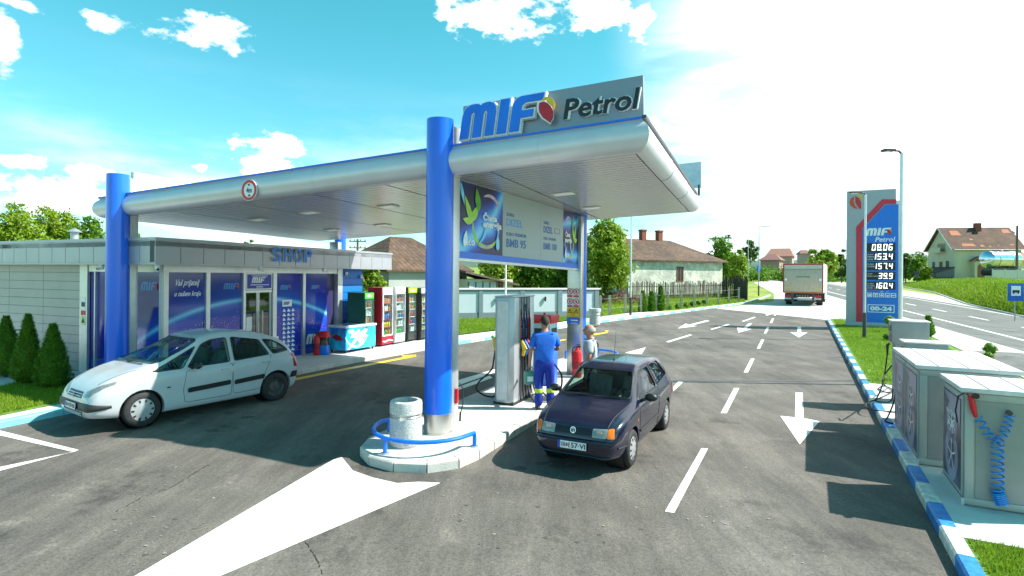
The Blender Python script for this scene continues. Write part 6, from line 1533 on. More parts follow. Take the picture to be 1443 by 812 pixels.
# positions on the end face (x from the lane corner, z height)
coil([(.13,-.05,1.10),(.22,-.055,.92),(.31,-.06,.80)], .042, .009, 5).build('coil', HB, t, smooth=True)
coil([(.43,-.05,1.16),(.39,-.055,.98),(.31,-.06,.80)], .042, .009, 6).build('coil', HB, t, smooth=True)
coil([(.31,-.075,.80),(.315,-.08,.25),(.36,-.08,.10)], .058, .011, 15).build('coil', HB, t, smooth=True)
b = MB(); b.cyl((0,0,0), .03, .04, 12, M=Matrix.Translation((.43,.0,1.18)) @ Matrix.Rotation(rad(90),4,'X')); b.build('wall_socket', DARKGREY, t)
t = thing('tyre_inflator', 'red tyre inflator gun hooked on the end of the nearest cabinet', 'tyre inflator', M=PM[c_near.name].copy())
b = MB(); b.tube([(.06,-.05,1.36),(.085,-.06,1.20),(.11,-.05,1.10)], [.03,.035,.02], 10); b.tube([(.06,-.055,1.34),(.14,-.06,1.36)], .02, 8); b.build('body', RED, t, smooth=True)
b = MB(); b.cyl((0,0,0), .035, .03, 14, M=Matrix.Translation((.10,-.08,1.36)) @ Matrix.Rotation(rad(90),4,'X')); b.build('gauge', BLACK, t)
b = MB(); b.tube([(.04,-.03,1.36),(.0,-.06,1.38),(-.06,-.05,1.33),(-.08,-.03,1.15),(-.05,.02,1.0)], .009, 6); b.build('hose', RUBBER, t)
# gas dispensers further along the pad
def lpg(u, v, label, sc_=1.0, hh=1.72):
    q = G(u, v, .12); M = Matrix((LN, LD, Vector((0,0,1)))).transposed().to_4x4(); M.translation = q; M = M @ Matrix.Scale(sc_, 4)
    t = thing('gas_dispenser', label, 'gas dispenser', M=M)
    PB(t, 'pedestal', mat('pedestal_grey', (.30,.31,.31), .5), (.06,.44,.05,.45,0,hh-.50), bevel=.01); PB(t, 'head', CABP, (0,.66,0,.5,hh-.50,hh-.03), bevel=.015); PB(t, 'lid', CTOP, (-.02,.68,-.02,.52,hh-.028,hh), bevel=.006)
    PB(t, 'display', BLACK, (-.006,-.001,.1,.4,hh-.25,hh-.12)); PB(t, 'side_panel', mat('panel_dark_violet', (.08,.06,.12), .4), (-.007,-.0015,.06,.44,hh-.46,hh-.29))
    b = MB(); b.tube([(-.01,.25,hh-.52),(-.05,.25,hh-.56),(-.05,.25,hh-.75)], [.02,.03,.018], 8); b.build('nozzle', BLACK, t, smooth=True)
    b = MB(); b.tube(cspline([(-.05,.25,hh-.75),(-.08,.26,.7),(-.14,.2,.35),(-.24,.12,.08),(-.30,-.05,.035),(-.20,-.18,.035),(-.02,-.1,.06),(.03,.03,.3)]), .014, 7); b.build('hose', RUBBER, t, smooth=True)
    return t
q = G(1268,566); l1 = lpg(1256,568,'grey gas dispenser head rising highest behind the cabinets, beside the price totem', 1.0, 1.78)
l2 = lpg(1274,598,'second grey gas dispenser, lower and nearer, just behind the larger cabinet', 1.0, 1.54)
t = thing('black_hose', 'loose black hose looping over the blue and white kerb', 'hose', loc=G(1240,560,.14))
b = MB(); b.tube(cspline([D(1257,515,11.2), D(1247,528,11.2), D(1244,540,11.2), G(1252,546,.15), G(1262,549,.15), G(1250,553,.15), G(1238,548,.15), G(1246,544,.15), G(1258,551,.15), G(1240,561,.15), G(1222,568,.16), G(1222,575,.15), G(1240,579,.145), G(1264,581,.15)]), .014, 7); b.build('hose', RUBBER, t, world=True, smooth=True)
# ------------------------------------------------------------------ price totem
tb0, tb1 = G(1192,459,.12), G(1269,463,.12)
td = (tb1-tb0); td.z = 0; TW_ = td.length; td.normalize(); tn = Vector((td.y,-td.x,0))
if tn.y > 0: tn = -tn
MT = Matrix((td, Vector((0,0,1)), tn)).transposed().to_4x4(); MT.translation = tb0
tot = thing('price_totem', 'tall blue red and grey fuel price totem on the verge lawn', 'price sign', M=Matrix.Translation(tb0))
def thb(v, u=1195): # height on the totem for a picture row at its left edge
    a, b = ray(u, v); return H+b*tb0.y-tb0.z
HT = thb(270)
def TB2(nm, m, *bx, par=None, bevel=0):
    b = MB()
    for q in bx: b.box(*q, MT)
    return b.build(nm, m, par or tot, world=True, bevel=bevel)
TG = mat('totem_grey', (.36,.37,.41), .4, .35, var=.04)
w_ = TW_
TB2('plinth', mat('totem_plinth', (.42,.45,.48), .5), (-.03,w_+.05,-.02,.22,-.42,.10), bevel=.01)
TB2('grey_slab', TG, (0,w_*.90,.23,HT,-.34,0)); TB2('edge_slab', ALU, (w_*.90+.002,w_*1.03,.23,HT*.915,-.34,.0))
hr = HT
def tp(u, v):   # picture place -> totem plane
    a, b = ray(u, v); d = Vector((a,1,b)); o = Vector((0,0,H)); P0 = MT @ Vector((0,0,.02)); n = MT.col[2].xyz
    p = o+d*((P0-o).dot(n)/d.dot(n)); q = MT.inverted() @ p; return (q.x, q.y)
b = MB(); b.prism([tp(1206.5,455),tp(1206.5,320),tp(1243,281),tp(1263,281),tp(1263,287.5),tp(1247,287.5),tp(1215,322),tp(1215,455)], .002, .03, MT); b.build('red_stripe', mat('totem_red', (.60,.02,.05), .35), tot, world=True)
TBL = mat('totem_blue', (.006,.17,.72), .35, var=.05)
b = MB(); b.prism([tp(1215.5,455),tp(1215.5,323),tp(1247.5,288.5),tp(1266,288),tp(1266,455)], .002, .04, MT); b.build('blue_face', TBL, tot, world=True)
x0, yb = tp(1220,332.5); x1, yt = tp(1256,321)
mif(MT, x0, yb, (x1-x0)*1.0, yt-yb, .042, .012, [LETW, RED, YEL], tot, name='logo_letters')
b = MB(); x0, yb = tp(1233,341); x1, yt = tp(1260,334.2); text(b, 'Petrol', MT @ Matrix.Translation((0,0,.042)), x0, yb, w=x1-x0, h=(yt-yb)*1.05, bold=.02, shear=.2); b.build('logo_word', LETW, tot, world=True)
x0, yb = tp(1197,296); x1, yt = tp(1214,275)
b = MB(); kx = (x1-x0); ky = yt-yb; Fp = lambda pts: [(x0+kx*p[0], yb+ky*p[1]) for p in pts]
b.prism(Fp([(.0,.55),(.12,.8),(.4,.95),(.35,.6),(.45,.3),(.75,.05),(.4,.1),(.1,.3)]), .002, .02, MT); b.build('flame_orange', mat('flame_orange_red', (.62,.07,.02), .4), tot, world=True)
b = MB(); b.prism(Fp([(.48,.95),(.8,.8),(.98,.5),(1.0,.1),(.95,0),(.7,.2),(.5,.5)]), .002, .02, MT); b.build('flame_red', RED, tot, world=True)
b = MB(); b.prism(Fp([(.5,1.02),(.9,1.05),(1.1,.9),(1.1,.6),(.98,.75),(.8,.92)]), .002, .02, MT); b.build('flame_yellow', YEL, tot, world=True)
SEG = {'0':'abcdef','1':'bc','2':'abged','3':'abgcd','4':'fgbc','5':'afgcd','6':'afgedc','7':'abc','8':'abcdefg','9':'abcdfg'}
LEDM = mat('led_digit', (.9,.92,.85), .4, var=.01, emit=.9); LEDO = mat('led_unlit', (.10,.10,.10), .5)
def seven(mb, ch, M, x, y, w, h, th):
    g = th*.15
    S7 = {'a':(x+g,x+w-g,y+h-th,y+h),'d':(x+g,x+w-g,y,y+th),'g':(x+g,x+w-g,y+h/2-th/2,y+h/2+th/2),'f':(x,x+th,y+h/2+g,y+h-g-th*.3),'b':(x+w-th,x+w,y+h/2+g,y+h-g-th*.3),'e':(x,x+th,y+g+th*.3,y+h/2-g),'c':(x+w-th,x+w,y+g+th*.3,y+h/2-g)}
    for s in SEG[ch]:
        q = S7[s]; sh = .08
        a_ = [(q[0]+sh*(q[2]-y), q[2]), (q[1]+sh*(q[2]-y), q[2]), (q[1]+sh*(q[3]-y), q[3]), (q[0]+sh*(q[3]-y), q[3])]
        mb.prism(a_, 0, .006, M)
rows = [('08.06',343,354.6,''),('153.4',356,367.6,'EURO|PREMIUM|BMB 95'),('157.4',369.6,381,'EURO|DIZEL'),('39.9',383.4,394.8,'TNG|PLIN GAS'),('160.4',397,408.6,'EURO|DIZEL|BMB 100')]
for s, v0, v1, small in rows:
    xa, yt = tp(1221.5, v0); xb, yb = tp(1261.5, v1-.2)
    TB2('display_panel', BLACK, (xa, xb, yb, yt, .0405, .07))
    h = (yt-yb)*.74; th = h*.125; w = h*.50; Md = MT @ Matrix.Translation((0,0,.072)); mb = MB(); x = xb-.10-h*.08
    for ch in reversed(s):
        if ch == '.': x -= th*.55; mb.box(x, x+th, yb+(yt-yb)*.13, yb+(yt-yb)*.13+th, 0, .006, Md); x -= th*.2; continue
        x -= w; seven(mb, ch, Md, x, yb+(yt-yb)*.13, w, h, th); x -= w*.42
    mb.build('lit_digits', LEDM, tot, world=True)
    if small:
        b = MB(); ls = small.split('|'); hh = (yt-yb)*.8/3
        for i, l in enumerate(ls): text(b, l, Md, xa+.03, yt-(i+1)*hh*1.08-.02, w=min(.42, .065*len(l)), h=hh*.62)
        b.build('fuel_name', LETW, tot, world=True)
xa, yt = tp(1221.5, 412.5); xb, yb = tp(1263, 418.5)
for i in range(5):
    xx = tp(1222+8.4*i, 418)[0]; w5 = (tp(1229,418)[0]-tp(1222,418)[0]); y5 = tp(1222,418.6)[1]; h5 = tp(1222,412.6)[1]-y5
    b = MB(); b.box(xx, xx+w5, y5, y5+h5, .0405, .05, MT); b.build('service_symbol', LETW, tot, world=True)
    b = MB(); b.box(xx+.03, xx+w5-.03, y5+.03, y5+h5-.03, .0505, .053, MT); b.build('symbol_ground', TBL, tot, world=True)
    b = MB(); k5 = [[(.2,.2),(.8,.2),(.8,.7),(.2,.7)],[(.3,.15),(.5,.15),(.5,.4),(.8,.55),(.6,.85),(.3,.85)],[(.15,.3),(.85,.3),(.5,.85)],[(.2,.55),(.8,.55),(.55,.15),(.45,.15)],[(.15,.4),(.85,.4),(.85,.6),(.15,.6)]][i]
    b.prism([(xx+p[0]*w5, y5+p[1]*h5) for p in k5], .0535, .056, MT); b.build('symbol', LETW, tot, world=True)
    if i < 4:
        b = MB(); b.box(xx+.05, xx+w5-.05, y5+h5+.04, y5+h5+.10, .0405, .045, MT); b.build('colour_tag', [RED, RED, YEL, mat('tag_blue', (.1,.4,.8), .4)][i], tot, world=True)
xa, ya = tp(1222.5, 440); xb, yb2 = tp(1260.5, 430)
fr_ = MB(); 
for q in ((xa,xb,ya,ya+.035),(xa,xb,yb2-.035,yb2),(xa,xa+.035,ya+.036,yb2-.036),(xb-.035,xb,ya+.036,yb2-.036)): fr_.box(*q, .0405, .048, MT)
fr_.build('hours_frame', LETW, tot, world=True)
b = MB(); text(b, '00-24', MT @ Matrix.Translation((0,0,.04)), (xa+xb)/2, ya+(yb2-ya)*.22, w=(xb-xa)*.82, h=(yb2-ya)*.56, bold=.05, center=True); b.build('hours_lettering', LETW, tot, world=True)
# ------------------------------------------------------------------ lamp posts and poles
def lamp(name, label, u, v, vt, arm=(-1,0), col=ALU, low=True, r=.055, alen=.55, h0=.12, headout=True, group='street lamps around the forecourt'):
    q = G(u, v, h0); t = thing(name, label, 'street lamp', loc=q, group=group)
    a, b_ = ray(u, vt); top = H+b_*q.y-q.z
    b = MB(); b.tube([(0,0,0),(0,0,top)], [r, r*.75], 10); b.build('pole', col, t, smooth=True)
    if low: b = MB(); b.cyl((0,0,0), r*1.35, min(1.05, top*.18), 12); b.build('base_sleeve', DARKGREY, t, smooth=True)
    if headout:
        A = Vector((arm[0], arm[1], 0)).normalized()
        b = MB(); b.tube([(0,0,top-.02), A*.08+Vector((0,0,top+.06)), A*.25+Vector((0,0,top+.07))], .03, 8); b.build('arm', DARKGREY, t, smooth=True)
        M = Matrix((A, Vector((-A.y, A.x, 0)), Vector((0,0,1)))).transposed().to_4x4(); M.translation = A*.2+Vector((0,0,top+.04))
        b = MB(); b.box(0,alen,-.10,.10,0,.06,M); b.build('lamp_head', DARKGREY, t, bevel=.02)
        b = MB(); b.box(.12,alen-.06,-.07,.07,-.008,-.001,M); b.build('lens', LAMPM, t)
    return t
lamp('street_lamp', 'short lamp post standing in front of the price totem', 1218, 476, 274, (-1,-.1), alen=.5)
lamp('street_lamp', 'tall lamp post rising behind the gas dispensers right of the totem', 1268, 537, 216, (-1,0), alen=.3)
lamp('street_lamp', 'slim lamp post on the left kerb in front of the old white house', 888.5, 444, 262, (0,1), low=True)
lamp('street_lamp', 'distant lamp post with a sign at the exit, left of the lorry', 1069, 417, 320.5, (.6,-.4), col=GALV, alen=.9)
lamp('street_lamp', 'thin distant pole left of the exit lamp post', 1054, 396, 337, (1,0), headout=False, low=False, r=.07)
lamp('street_lamp', 'white post between the pump and the pale boundary wall', 712, 466, 330, (0,1), col=WHITE, low=False, r=.05)
t = thing('small_sign', 'little blue sign on the distant exit lamp post', 'sign', loc=D(1069,379,G(1069,417).y-.1)); PB(t, 'plate', BLUE2, (-.2,.2,-.02,.02,-.35,.35), bevel=.01); PB(t, 'bracket', GALV, (-.03,.03,.02,.12,-.05,.05))
def woodpole(label, u, v, vt, t_, r=.11, arms=0):
    top = D(u, vt, t_); bot = Vector((top.x, top.y, gz(0, top.y))); t = thing('utility_pole', label, 'utility pole', loc=bot)
    b = MB(); b.tube([(0,0,0),(0,0,top.z-bot.z)], [r*1.2, r*.8], 10); b.build('pole', WOOD, t, smooth=True)
    for k_ in range(arms):
        z = top.z-bot.z-.3-.7*k_; b = MB(); b.box(-.9,.9,-.05,.05,z,z+.1); b.build('crossarm', WOOD, t)
        for x in (-.8,-.3,.3,.8): b = MB(); b.cyl((x,0,z+.1), .05, .16, 8); b.build('insulator', DARKGREY, t)
woodpole('dark wooden pole behind the big tree left of the old house', 870.5, 400, 318, 62, .16)
woodpole('dark pole in front of the tanker at the right edge', 1433.5, 395, 318, 78, .16)
woodpole('distant pole with cross arms behind the shop roof', 504, 380, 337, 60, .13, 2)
# bus stop sign
q = D(1431,413,33); bz = gz(0,33,.35); t = thing('bus_stop_sign', 'blue square bus stop sign on a thin post on the grass bank', 'road sign', loc=(q.x, q.y, bz))
b = MB(); b.tube([(0,0.03,-.6),(0,.03,q.z-bz+.4)], .03, 8); b.build('post', GALV, t)
w2 = 22.5/F*33/2; h2 = 25/F*33/2; zc = q.z-bz+.05
PB(t, 'plate', mat('sign_blue_plate', (.01,.11,.50), .4), (-w2,w2,-.03,-.0,zc-h2,zc+h2)); PB(t, 'white_field', LETW, (-w2*.6,w2*.6,-.034,-.031,zc-h2*.42,zc+h2*.7)); PB(t, 'bus_symbol', LETK, (-w2*.45,w2*.45,-.038,-.035,zc-.03,zc+.12))
for x in (-w2*.28, w2*.28):
    b = MB(); b.cyl((0,0,0), .05, .004, 12, M=Matrix.Translation((x,-.035,zc-.05)) @ Matrix.Rotation(rad(90),4,'X')); b.build('wheel_symbol', LETK, t)
# ------------------------------------------------------------------ plants
LEAF = leaf_mat('leaf_green', (.04,.12,.006), (.19,.34,.02)); LEAFY = leaf_mat('leaf_yellow_green', (.09,.19,.008), (.32,.42,.03)); LEAFD = leaf_mat('leaf_dark_green', (.02,.07,.008), (.10,.19,.02))
CON = leaf_mat('conifer_green', (.035,.12,.010), (.18,.36,.03), .3); BARK = mat('bark', (.09,.07,.05), .9, var=.4, scale=12, bump=.6); TWIG = leaf_mat('dry_twigs', (.10,.05,.03), (.26,.14,.09), .1)
GRB = leaf_mat('grass_blades', (.09,.20,.008), (.30,.42,.03), .4)
def quadleaf(vs, fs, p, s, rr, nrm=None):
    n = Vector((rr.gauss(0,1), rr.gauss(0,1), rr.gauss(0,1)+.4)).normalized()
    if nrm is not None: n = (n+nrm*.9).normalized()
    a = n.orthogonal().normalized(); b = n.cross(a); an = rr.uniform(0, 6.28); c, d = math.cos(an), math.sin(an); u = a*c+b*d; w = n.cross(u)
    k = len(vs); vs += [p-u*s, p+w*s*.55, p+u*s, p-w*s*.55]; fs.append((k,k+1,k+2,k+3))
def foliage(lobes, n, s, seed=1, clump=34, cs=.16):
    rr = random.Random(seed); vs = []; fs = []; tot = sum(l[1][0]*l[1][1]+l[1][2]*l[1][0] for l in lobes)
    for c, r in lobes:
        nl = int(n*(r[0]*r[1]+r[2]*r[0])/tot); c = Vector(c)
        for k in range(max(1, nl//clump)):
            d = Vector((rr.gauss(0,1), rr.gauss(0,1), rr.gauss(0,1))).normalized(); q = rr.uniform(.55,1.02)
            p0 = c+Vector((d.x*r[0], d.y*r[1], d.z*r[2]))*q; sc = cs*(r[0]+r[2])/2*rr.uniform(.6,1.4)
            for j in range(clump):
                p = p0+Vector((rr.gauss(0,sc), rr.gauss(0,sc), rr.gauss(0,sc*.8))); quadleaf(vs, fs, p, s*rr.uniform(.6,1.3), rr, d)
    mb = MB(); mb.v = vs; mb.f = fs; mb.mi = [0]*len(fs); return mb
def tree(name, label, loc, h, rx, n, s, m=None, seed=1, lobes=None, tr=.12, z0=.25, cat='tree', group=None, open_=False):
    t = thing(name, label, cat, loc=loc, group=group); rr = random.Random(seed)
    if lobes is None:
        lobes = []
        cz = h*(1+z0)/2; rz = h*(1-z0)/2
        for k in range(9):
            a = k*2.4+rr.random(); q = rr.uniform(.25,.62); zz = cz+rz*rr.uniform(-.62,.62)
            sh = 1-.45*abs((zz-cz)/rz)
            lobes.append(((rx*q*math.cos(a)*sh, rx*q*math.sin(a)*sh, zz), (rx*.52*sh, rx*.52*sh, rz*rr.uniform(.34,.46))))
        lobes.append(((0,0,cz), (rx*.6,rx*.6,rz*.7))); lobes.append(((rx*.1,0,cz+rz*.55), (rx*.42,rx*.42,rz*.45)))
    b = MB(); b.tube([(0,0,-.1),(.05*rx,0,h*.3),(0,.04*rx,h*.65)], [tr,tr*.75,tr*.3], 8)
    for l in lobes[:7]:
        c = Vector(l[0]); z = min(h*.35, c.z*.6); b.tube([(0,0,z),(c.x*.5,c.y*.5,z+(c.z-z)*.45),tuple(c)], [tr*.5,tr*.3,tr*.12], 6)
    b.build('trunk', BARK, t, smooth=True)
    foliage(lobes, n, s, seed).build('crown', m or LEAF, t); return t
def at(u, t_, h=0): a, b = ray(u, 380); return Vector((a*t_, t_, gz(0,t_,h)))
def top(v, u, t_): a, b = ray(u, v); return H+b*t_-gz(0,t_)
def ptree(name, label, u, t_, vtop, wpx, n, s, m=None, seed=1, **k):
    return tree(name, label, at(u, t_), top(vtop, u, t_), wpx/2/F*t_*math.cos(math.atan((u-CU)/F))*1.05, n, s, m, seed, **k)
ptree('broadleaf_tree', 'big bushy tree standing right of the canopy before the old white house', 850, 46, 305, 96, 15000, .15, LEAFY, 3, z0=-.02)
ptree('broadleaf_tree', 'leafy tree at the left picture edge behind the shop roof', 22, 34, 286, 104, 9500, .10, LEAFY, 4)
ptree('broadleaf_tree', 'tree between the left picture edge and the roof vent behind the shop', 75, 37, 292, 96, 9000, .10, LEAFY, 5)
ptree('broadleaf_tree', 'tree just left of the first blue column behind the shop', 122, 33, 300, 74, 7000, .10, LEAF, 6)
ptree('broadleaf_tree', 'thin twiggy tree peeping over the roof right of the first column', 196, 36, 316, 46, 900, .12, LEAF, 7)
ptree('broadleaf_tree', 'small tree top just above the shop roof under the canopy', 308, 40, 336, 26, 900, .12, LEAF, 8)
ptree('broadleaf_tree', 'second small tree top above the roof left of the SHOP letters', 352, 41, 336, 40, 1300, .12, LEAFD, 9)
ptree('broadleaf_tree', 'bright green tree behind the blue boarded wall and the fridges', 524, 32, 352, 58, 3600, .12, LEAFY, 10, z0=.05)
for i, (u, t_, vt, w, m) in enumerate([(700,43,366,44,LEAFY),(728,45,352,54,LEAFY),(762,44,350,52,LEAF),(790,46,346,50,LEAF),(812,42,344,46,LEAFD)]):
    lab = ['yellow green tree nearest the annex roof behind the boundary wall','yellow green tree second from the annex behind the boundary wall','middle tree of the row behind the boundary wall','tree of the row half behind the fuel banner end','darkest tree of the row beside the far blue column'][i]
    ptree('broadleaf_tree', lab, u, t_, vt-6, w*1.6, 7000, .13, m, 20+i, z0=-.05, group='trees in a row behind the boundary wall')
ptree('broadleaf_tree', 'round tree touching the right end of the old white house', 1018, 82, 331, 66, 5200, .24, LEAF, 31, z0=.02)
ptree('broadleaf_tree', 'smaller tree in front of the round one near the plank fence', 1040, 72, 352, 36, 2600, .2, LEAFY, 32, z0=.02)
ptree('distant_tree', 'small distant tree left of the far exit lamp post', 1057, 170, 332, 26, 1500, .4, LEAFD, 33)
ptree('round_bush', 'big rounded bush behind the lorry', 1158, 100, 349, 60, 4200, .3, LEAFY, 34, z0=.0, cat='bush')
ptree('round_bush', 'darker bush between the big bush and the price totem', 1186, 120, 350, 30, 1700, .33, LEAFD, 35, z0=.0, cat='bush')
for i, (u, t_, vt, w, m) in enumerate([(1276,120,352,24,LEAFD),(1292,112,356,22,LEAF),(1304,100,372,18,LEAFY)]):
    ptree('distant_tree', ['dark tree just right of the totem','tree between the totem and the cream house','low light green tree beside the lean-to of the cream house'][i], u, t_, vt, w*1.2, 1500, .3, m, 40+i, z0=.0)
ptree('conifer', 'dark treetop behind the right end of the cream house roof', 1426, 125, 322, 14, 700, .3, LEAFD, 45)
# far hedge and wood
rr = random.Random(9); lob = []
for i in range(26):
    u = 1045+i*6; t_ = rr.uniform(128,150); p = at(u, t_); hh = rr.uniform(2,3.6); lob.append(((p.x, p.y, p.z+hh*.4), (3,3,hh*.8)))
for i in range(22):
    u = -60+i*36; t_ = rr.uniform(60,70)+i; p = at(u, t_); hh = rr.uniform(2,3.4); 
    if u < 640: lob.append(((p.x, p.y, p.z+hh*.4), (2.6,2.6,hh*.8)))
for i in range(14):
    u = 880+i*12; t_ = rr.uniform(118,128); p = at(u, t_); hh = rr.uniform(3,5); lob.append(((p.x, p.y, p.z+hh*.4), (3.4,3.4,hh*.8)))
o = foliage(lob, 26000, .3, 50, cs=.2).build('far_wood', LEAF, kind='stuff'); tagp(o, 'distant hedges and woodland beyond the fields', 'woodland')
rr = random.Random(19); lob = []
for i in range(40):
    u = 1230+i*9; t_ = rr.uniform(230,300); p = at(u, t_); hh = rr.uniform(6,9); lob.append(((p.x, p.y, p.z+hh*.5), (8,8,hh*.9)))
o = foliage(lob, 9000, .8, 51, cs=.2).build('far_wood', LEAFD, kind='stuff'); tagp(o, 'dark distant wood behind the cream house', 'woodland')
def thuja(label, loc, h, r, n, s, seed, name='thuja', group=None):
    t = thing(name, label, 'shrub', loc=loc, group=group); rr = random.Random(seed); vs = []; fs = []
    def R(z): q = z/h; return r*(min(1, q/.12)**.5)*(1-max(0,(q-.12)/.88)**1.35)+.012
    b = MB(); b.lathe([(0,.02)]+[(R(h*k/12)*.80, h*k/12*.97) for k in range(1,12)]+[(0,h*.95)], 14); b.build('core', CON, t, smooth=True)
    b = MB(); b.tube([(0,0,-.05),(0,0,h*.3)], [.04,.03], 6); b.build('stem', BARK, t)
    for k in range(n):
        z = h*(rr.random()**1.25)*.97+.02; a = rr.uniform(0,6.283); rad_ = R(z)*rr.uniform(.78,1.07)*(1+.10*math.sin(a*5+z*9+seed))
        p = Vector((rad_*math.cos(a), rad_*math.sin(a), z)); d = Vector((math.cos(a), math.sin(a), .9)).normalized()
        k0 = len(vs); w = Vector((-math.sin(a+rr.uniform(-1,1)), math.cos(a+rr.uniform(-1,1)), rr.uniform(-.3,.3)))*s*.35; L_ = d*s*rr.uniform(.7,1.4)+Vector((rr.gauss(0,.3), rr.gauss(0,.3), rr.gauss(0,.2)))*s
        vs += [p-w, p+w, p+L_+w*.4, p+L_-w*.4]; fs.append((k0,k0+1,k0+2,k0+3))
    b = MB(); b.v = vs; b.f = fs; b.mi = [0]*len(fs); b.build('foliage', CON, t); return t
def pth(label, u, vb, vt, wpx, n, s, seed, h0=.14, **k):
    q = G(u, vb, h0); a, b = ray(u, vt); h = H+b*q.y-q.z; return thuja(label, q, h, wpx/2/F*q.y*.86, n, s, seed, **k)
pth('leftmost conical thuja on the lawn, cut by the picture edge', 8, 530, 445, 44, 6500, .045, 1)
pth('middle conical thuja of the three on the lawn by the shop', 39, 541, 442, 40, 6500, .045, 2)
pth('conical thuja nearest the white car, third on the lawn', 74, 546, 456, 46, 6500, .045, 3)
for i, (u, vb, vt) in enumerate([(905.5,441,410),(918,440,411),(931,438,403)]):
    pth(['first of the three small thujas from the left beside the lamp post','middle one of the three small thujas by the far kerb','tallest and rightmost of the three small thujas by the far kerb'][i], u, vb, vt, 11.5, 1500, .10, 10+i, h0=.0, group='small thujas along the far kerb')
def globe(label, u, v, rpx, seed, h0=0, stem=0, name='globe_shrub', group=None, m=None):
    q = G(u, v, h0); r = rpx/F*q.y; t = thing(name, label, 'shrub', loc=q, group=group)
    foliage([((0,0,r*.9+stem),(r*.8,r*.8,r*.8))], 900, r*.16, seed, clump=12, cs=.12).build('foliage', m or LEAF, t); b = MB(); b.ellip((0,0,r*.9+stem),(r*.72,)*3,12,8); b.build('core', CON, t, smooth=True)
    b = MB(); b.tube([(0,0,-.03),(0,0,r*.8+stem)], .03, 6); b.build('stem', BARK, t); return t
gl = ['first globe shrub next to the tallest small thuja','second globe shrub from the thujas','third globe shrub from the thujas','fourth globe shrub from the thujas','fifth globe shrub from the thujas','last and rightmost globe shrub of the row']
for i, (u, v) in enumerate([(943,437),(955,436),(967,434.5),(976,432.5),(985,431),(993,429.5)]): globe(gl[i], u, v, 4.6, 60+i, group='globe shrubs along the far kerb')
globe('clipped ball topiary on a stem beside the access lane', 1395, 505, 9.5, 71, .05, .12, 'ball_topiary', m=LEAFY); globe('low round bush at the foot of the ball topiary', 1393, 508, 7, 72, .05, 0, m=LEAFY)
globe('small round shrub on the lawn just left of the gas dispensers', 1250, 480, 6, 73, .12, 0, m=LEAFD); globe('pale green tuft on the lawn in front of the totem base', 1253, 468, 7, 74, .12, .35, m=LEAFY)
pth('little spruce standing behind the nearer gas dispenser', 1308, 474, 446, 14, 1800, .08, 20, h0=.12, name='small_spruce')
# dry brush pile
q = G(872,428); t = thing('brush_pile', 'heap of dry reddish brushwood below the big tree', 'brush pile', loc=q)
rr = random.Random(5); b = MB()
for k in range(420):
    a = rr.uniform(0,6.28); r0 = rr.random()**.6*1.9; p = Vector((r0*math.cos(a)*1.1, r0*math.sin(a)*.6, (1.25-r0*.55)*rr.random()**.5)); d = Vector((rr.gauss(0,1), rr.gauss(0,1), rr.gauss(.35,.5))).normalized()*rr.uniform(.3,.8)
    b.tube([p, p+d*.5+Vector((0,0,.05)), p+d], [.02,.014,.005], 4)
b.build('branches', TWIG, t)
# grass blades on the near lawns
def blades(name, label, poly, n, h, seed, z):
    rr = random.Random(seed); xs = [p[0] for p in poly]; ys = [p[1] for p in poly]; vs = []; fs = []; c = 0
    while c < n:
        x = rr.uniform(min(xs), max(xs)); y = rr.uniform(min(ys), max(ys)); ins = False; j = len(poly)-1
        for i in range(len(poly)):
            if (poly[i][1] > y) != (poly[j][1] > y) and x < (poly[j][0]-poly[i][0])*(y-poly[i][1])/(poly[j][1]-poly[i][1])+poly[i][0]: ins = not ins
            j = i
        if not ins: continue
        c += 1; a = rr.uniform(0,6.28); hh = h*rr.uniform(.5,1.4); w = h*.12; z_ = SL*y+z; lx, ly = rr.gauss(0,hh*.35), rr.gauss(0,hh*.35); k = len(vs)
        vs += [(x-w*math.cos(a), y-w*math.sin(a), z_), (x+w*math.cos(a), y+w*math.sin(a), z_), (x+lx, y+ly, z_+hh)]; fs.append((k,k+1,k+2))
    b = MB(); b.v = vs; b.f = fs; b.mi = [0]*len(fs); o = b.build(name, GRB, kind='stuff'); tagp(o, label, 'grass')
blades('lawn_grass', 'short green grass of the lawn in the near right corner', [lane(-2,.2), lane(M1-.03,.2), lane(M1-.03,3.2), lane(-2,3.2)], 30000, .055, 1, .116)
blades('verge_grass', 'green grass of the verge lawn between kerb and totem', [lane(MP+.05,.2), lane(LEND-1,.3), lane(LEND-3.2,3.3), lane(MP+.05,3.6)], 42000, .07, 2, .116)
blades('shrub_bed_grass', 'grass around the three thujas at the left', pix([(-60,588),(0,583),(78,567),(140,549),(140,541),(60,531),(-60,560)], .14), 16000, .07, 3, .13)
blades('strip_grass', 'grass strip in front of the pale boundary wall', pix([(643,472),(745,460),(803,451),(840,447),(643,450)], .12), 15000, .10, 4, .125)
blades('field_grass', 'yellow green meadow grass round the fence posts', pix([(845,446),(888,441),(950,437),(1050,426),(1050,418),(1000,412),(850,415)]), 26000, .16, 5, 0)
BK = MB(); rr = random.Random(77); vs = []; fs = []
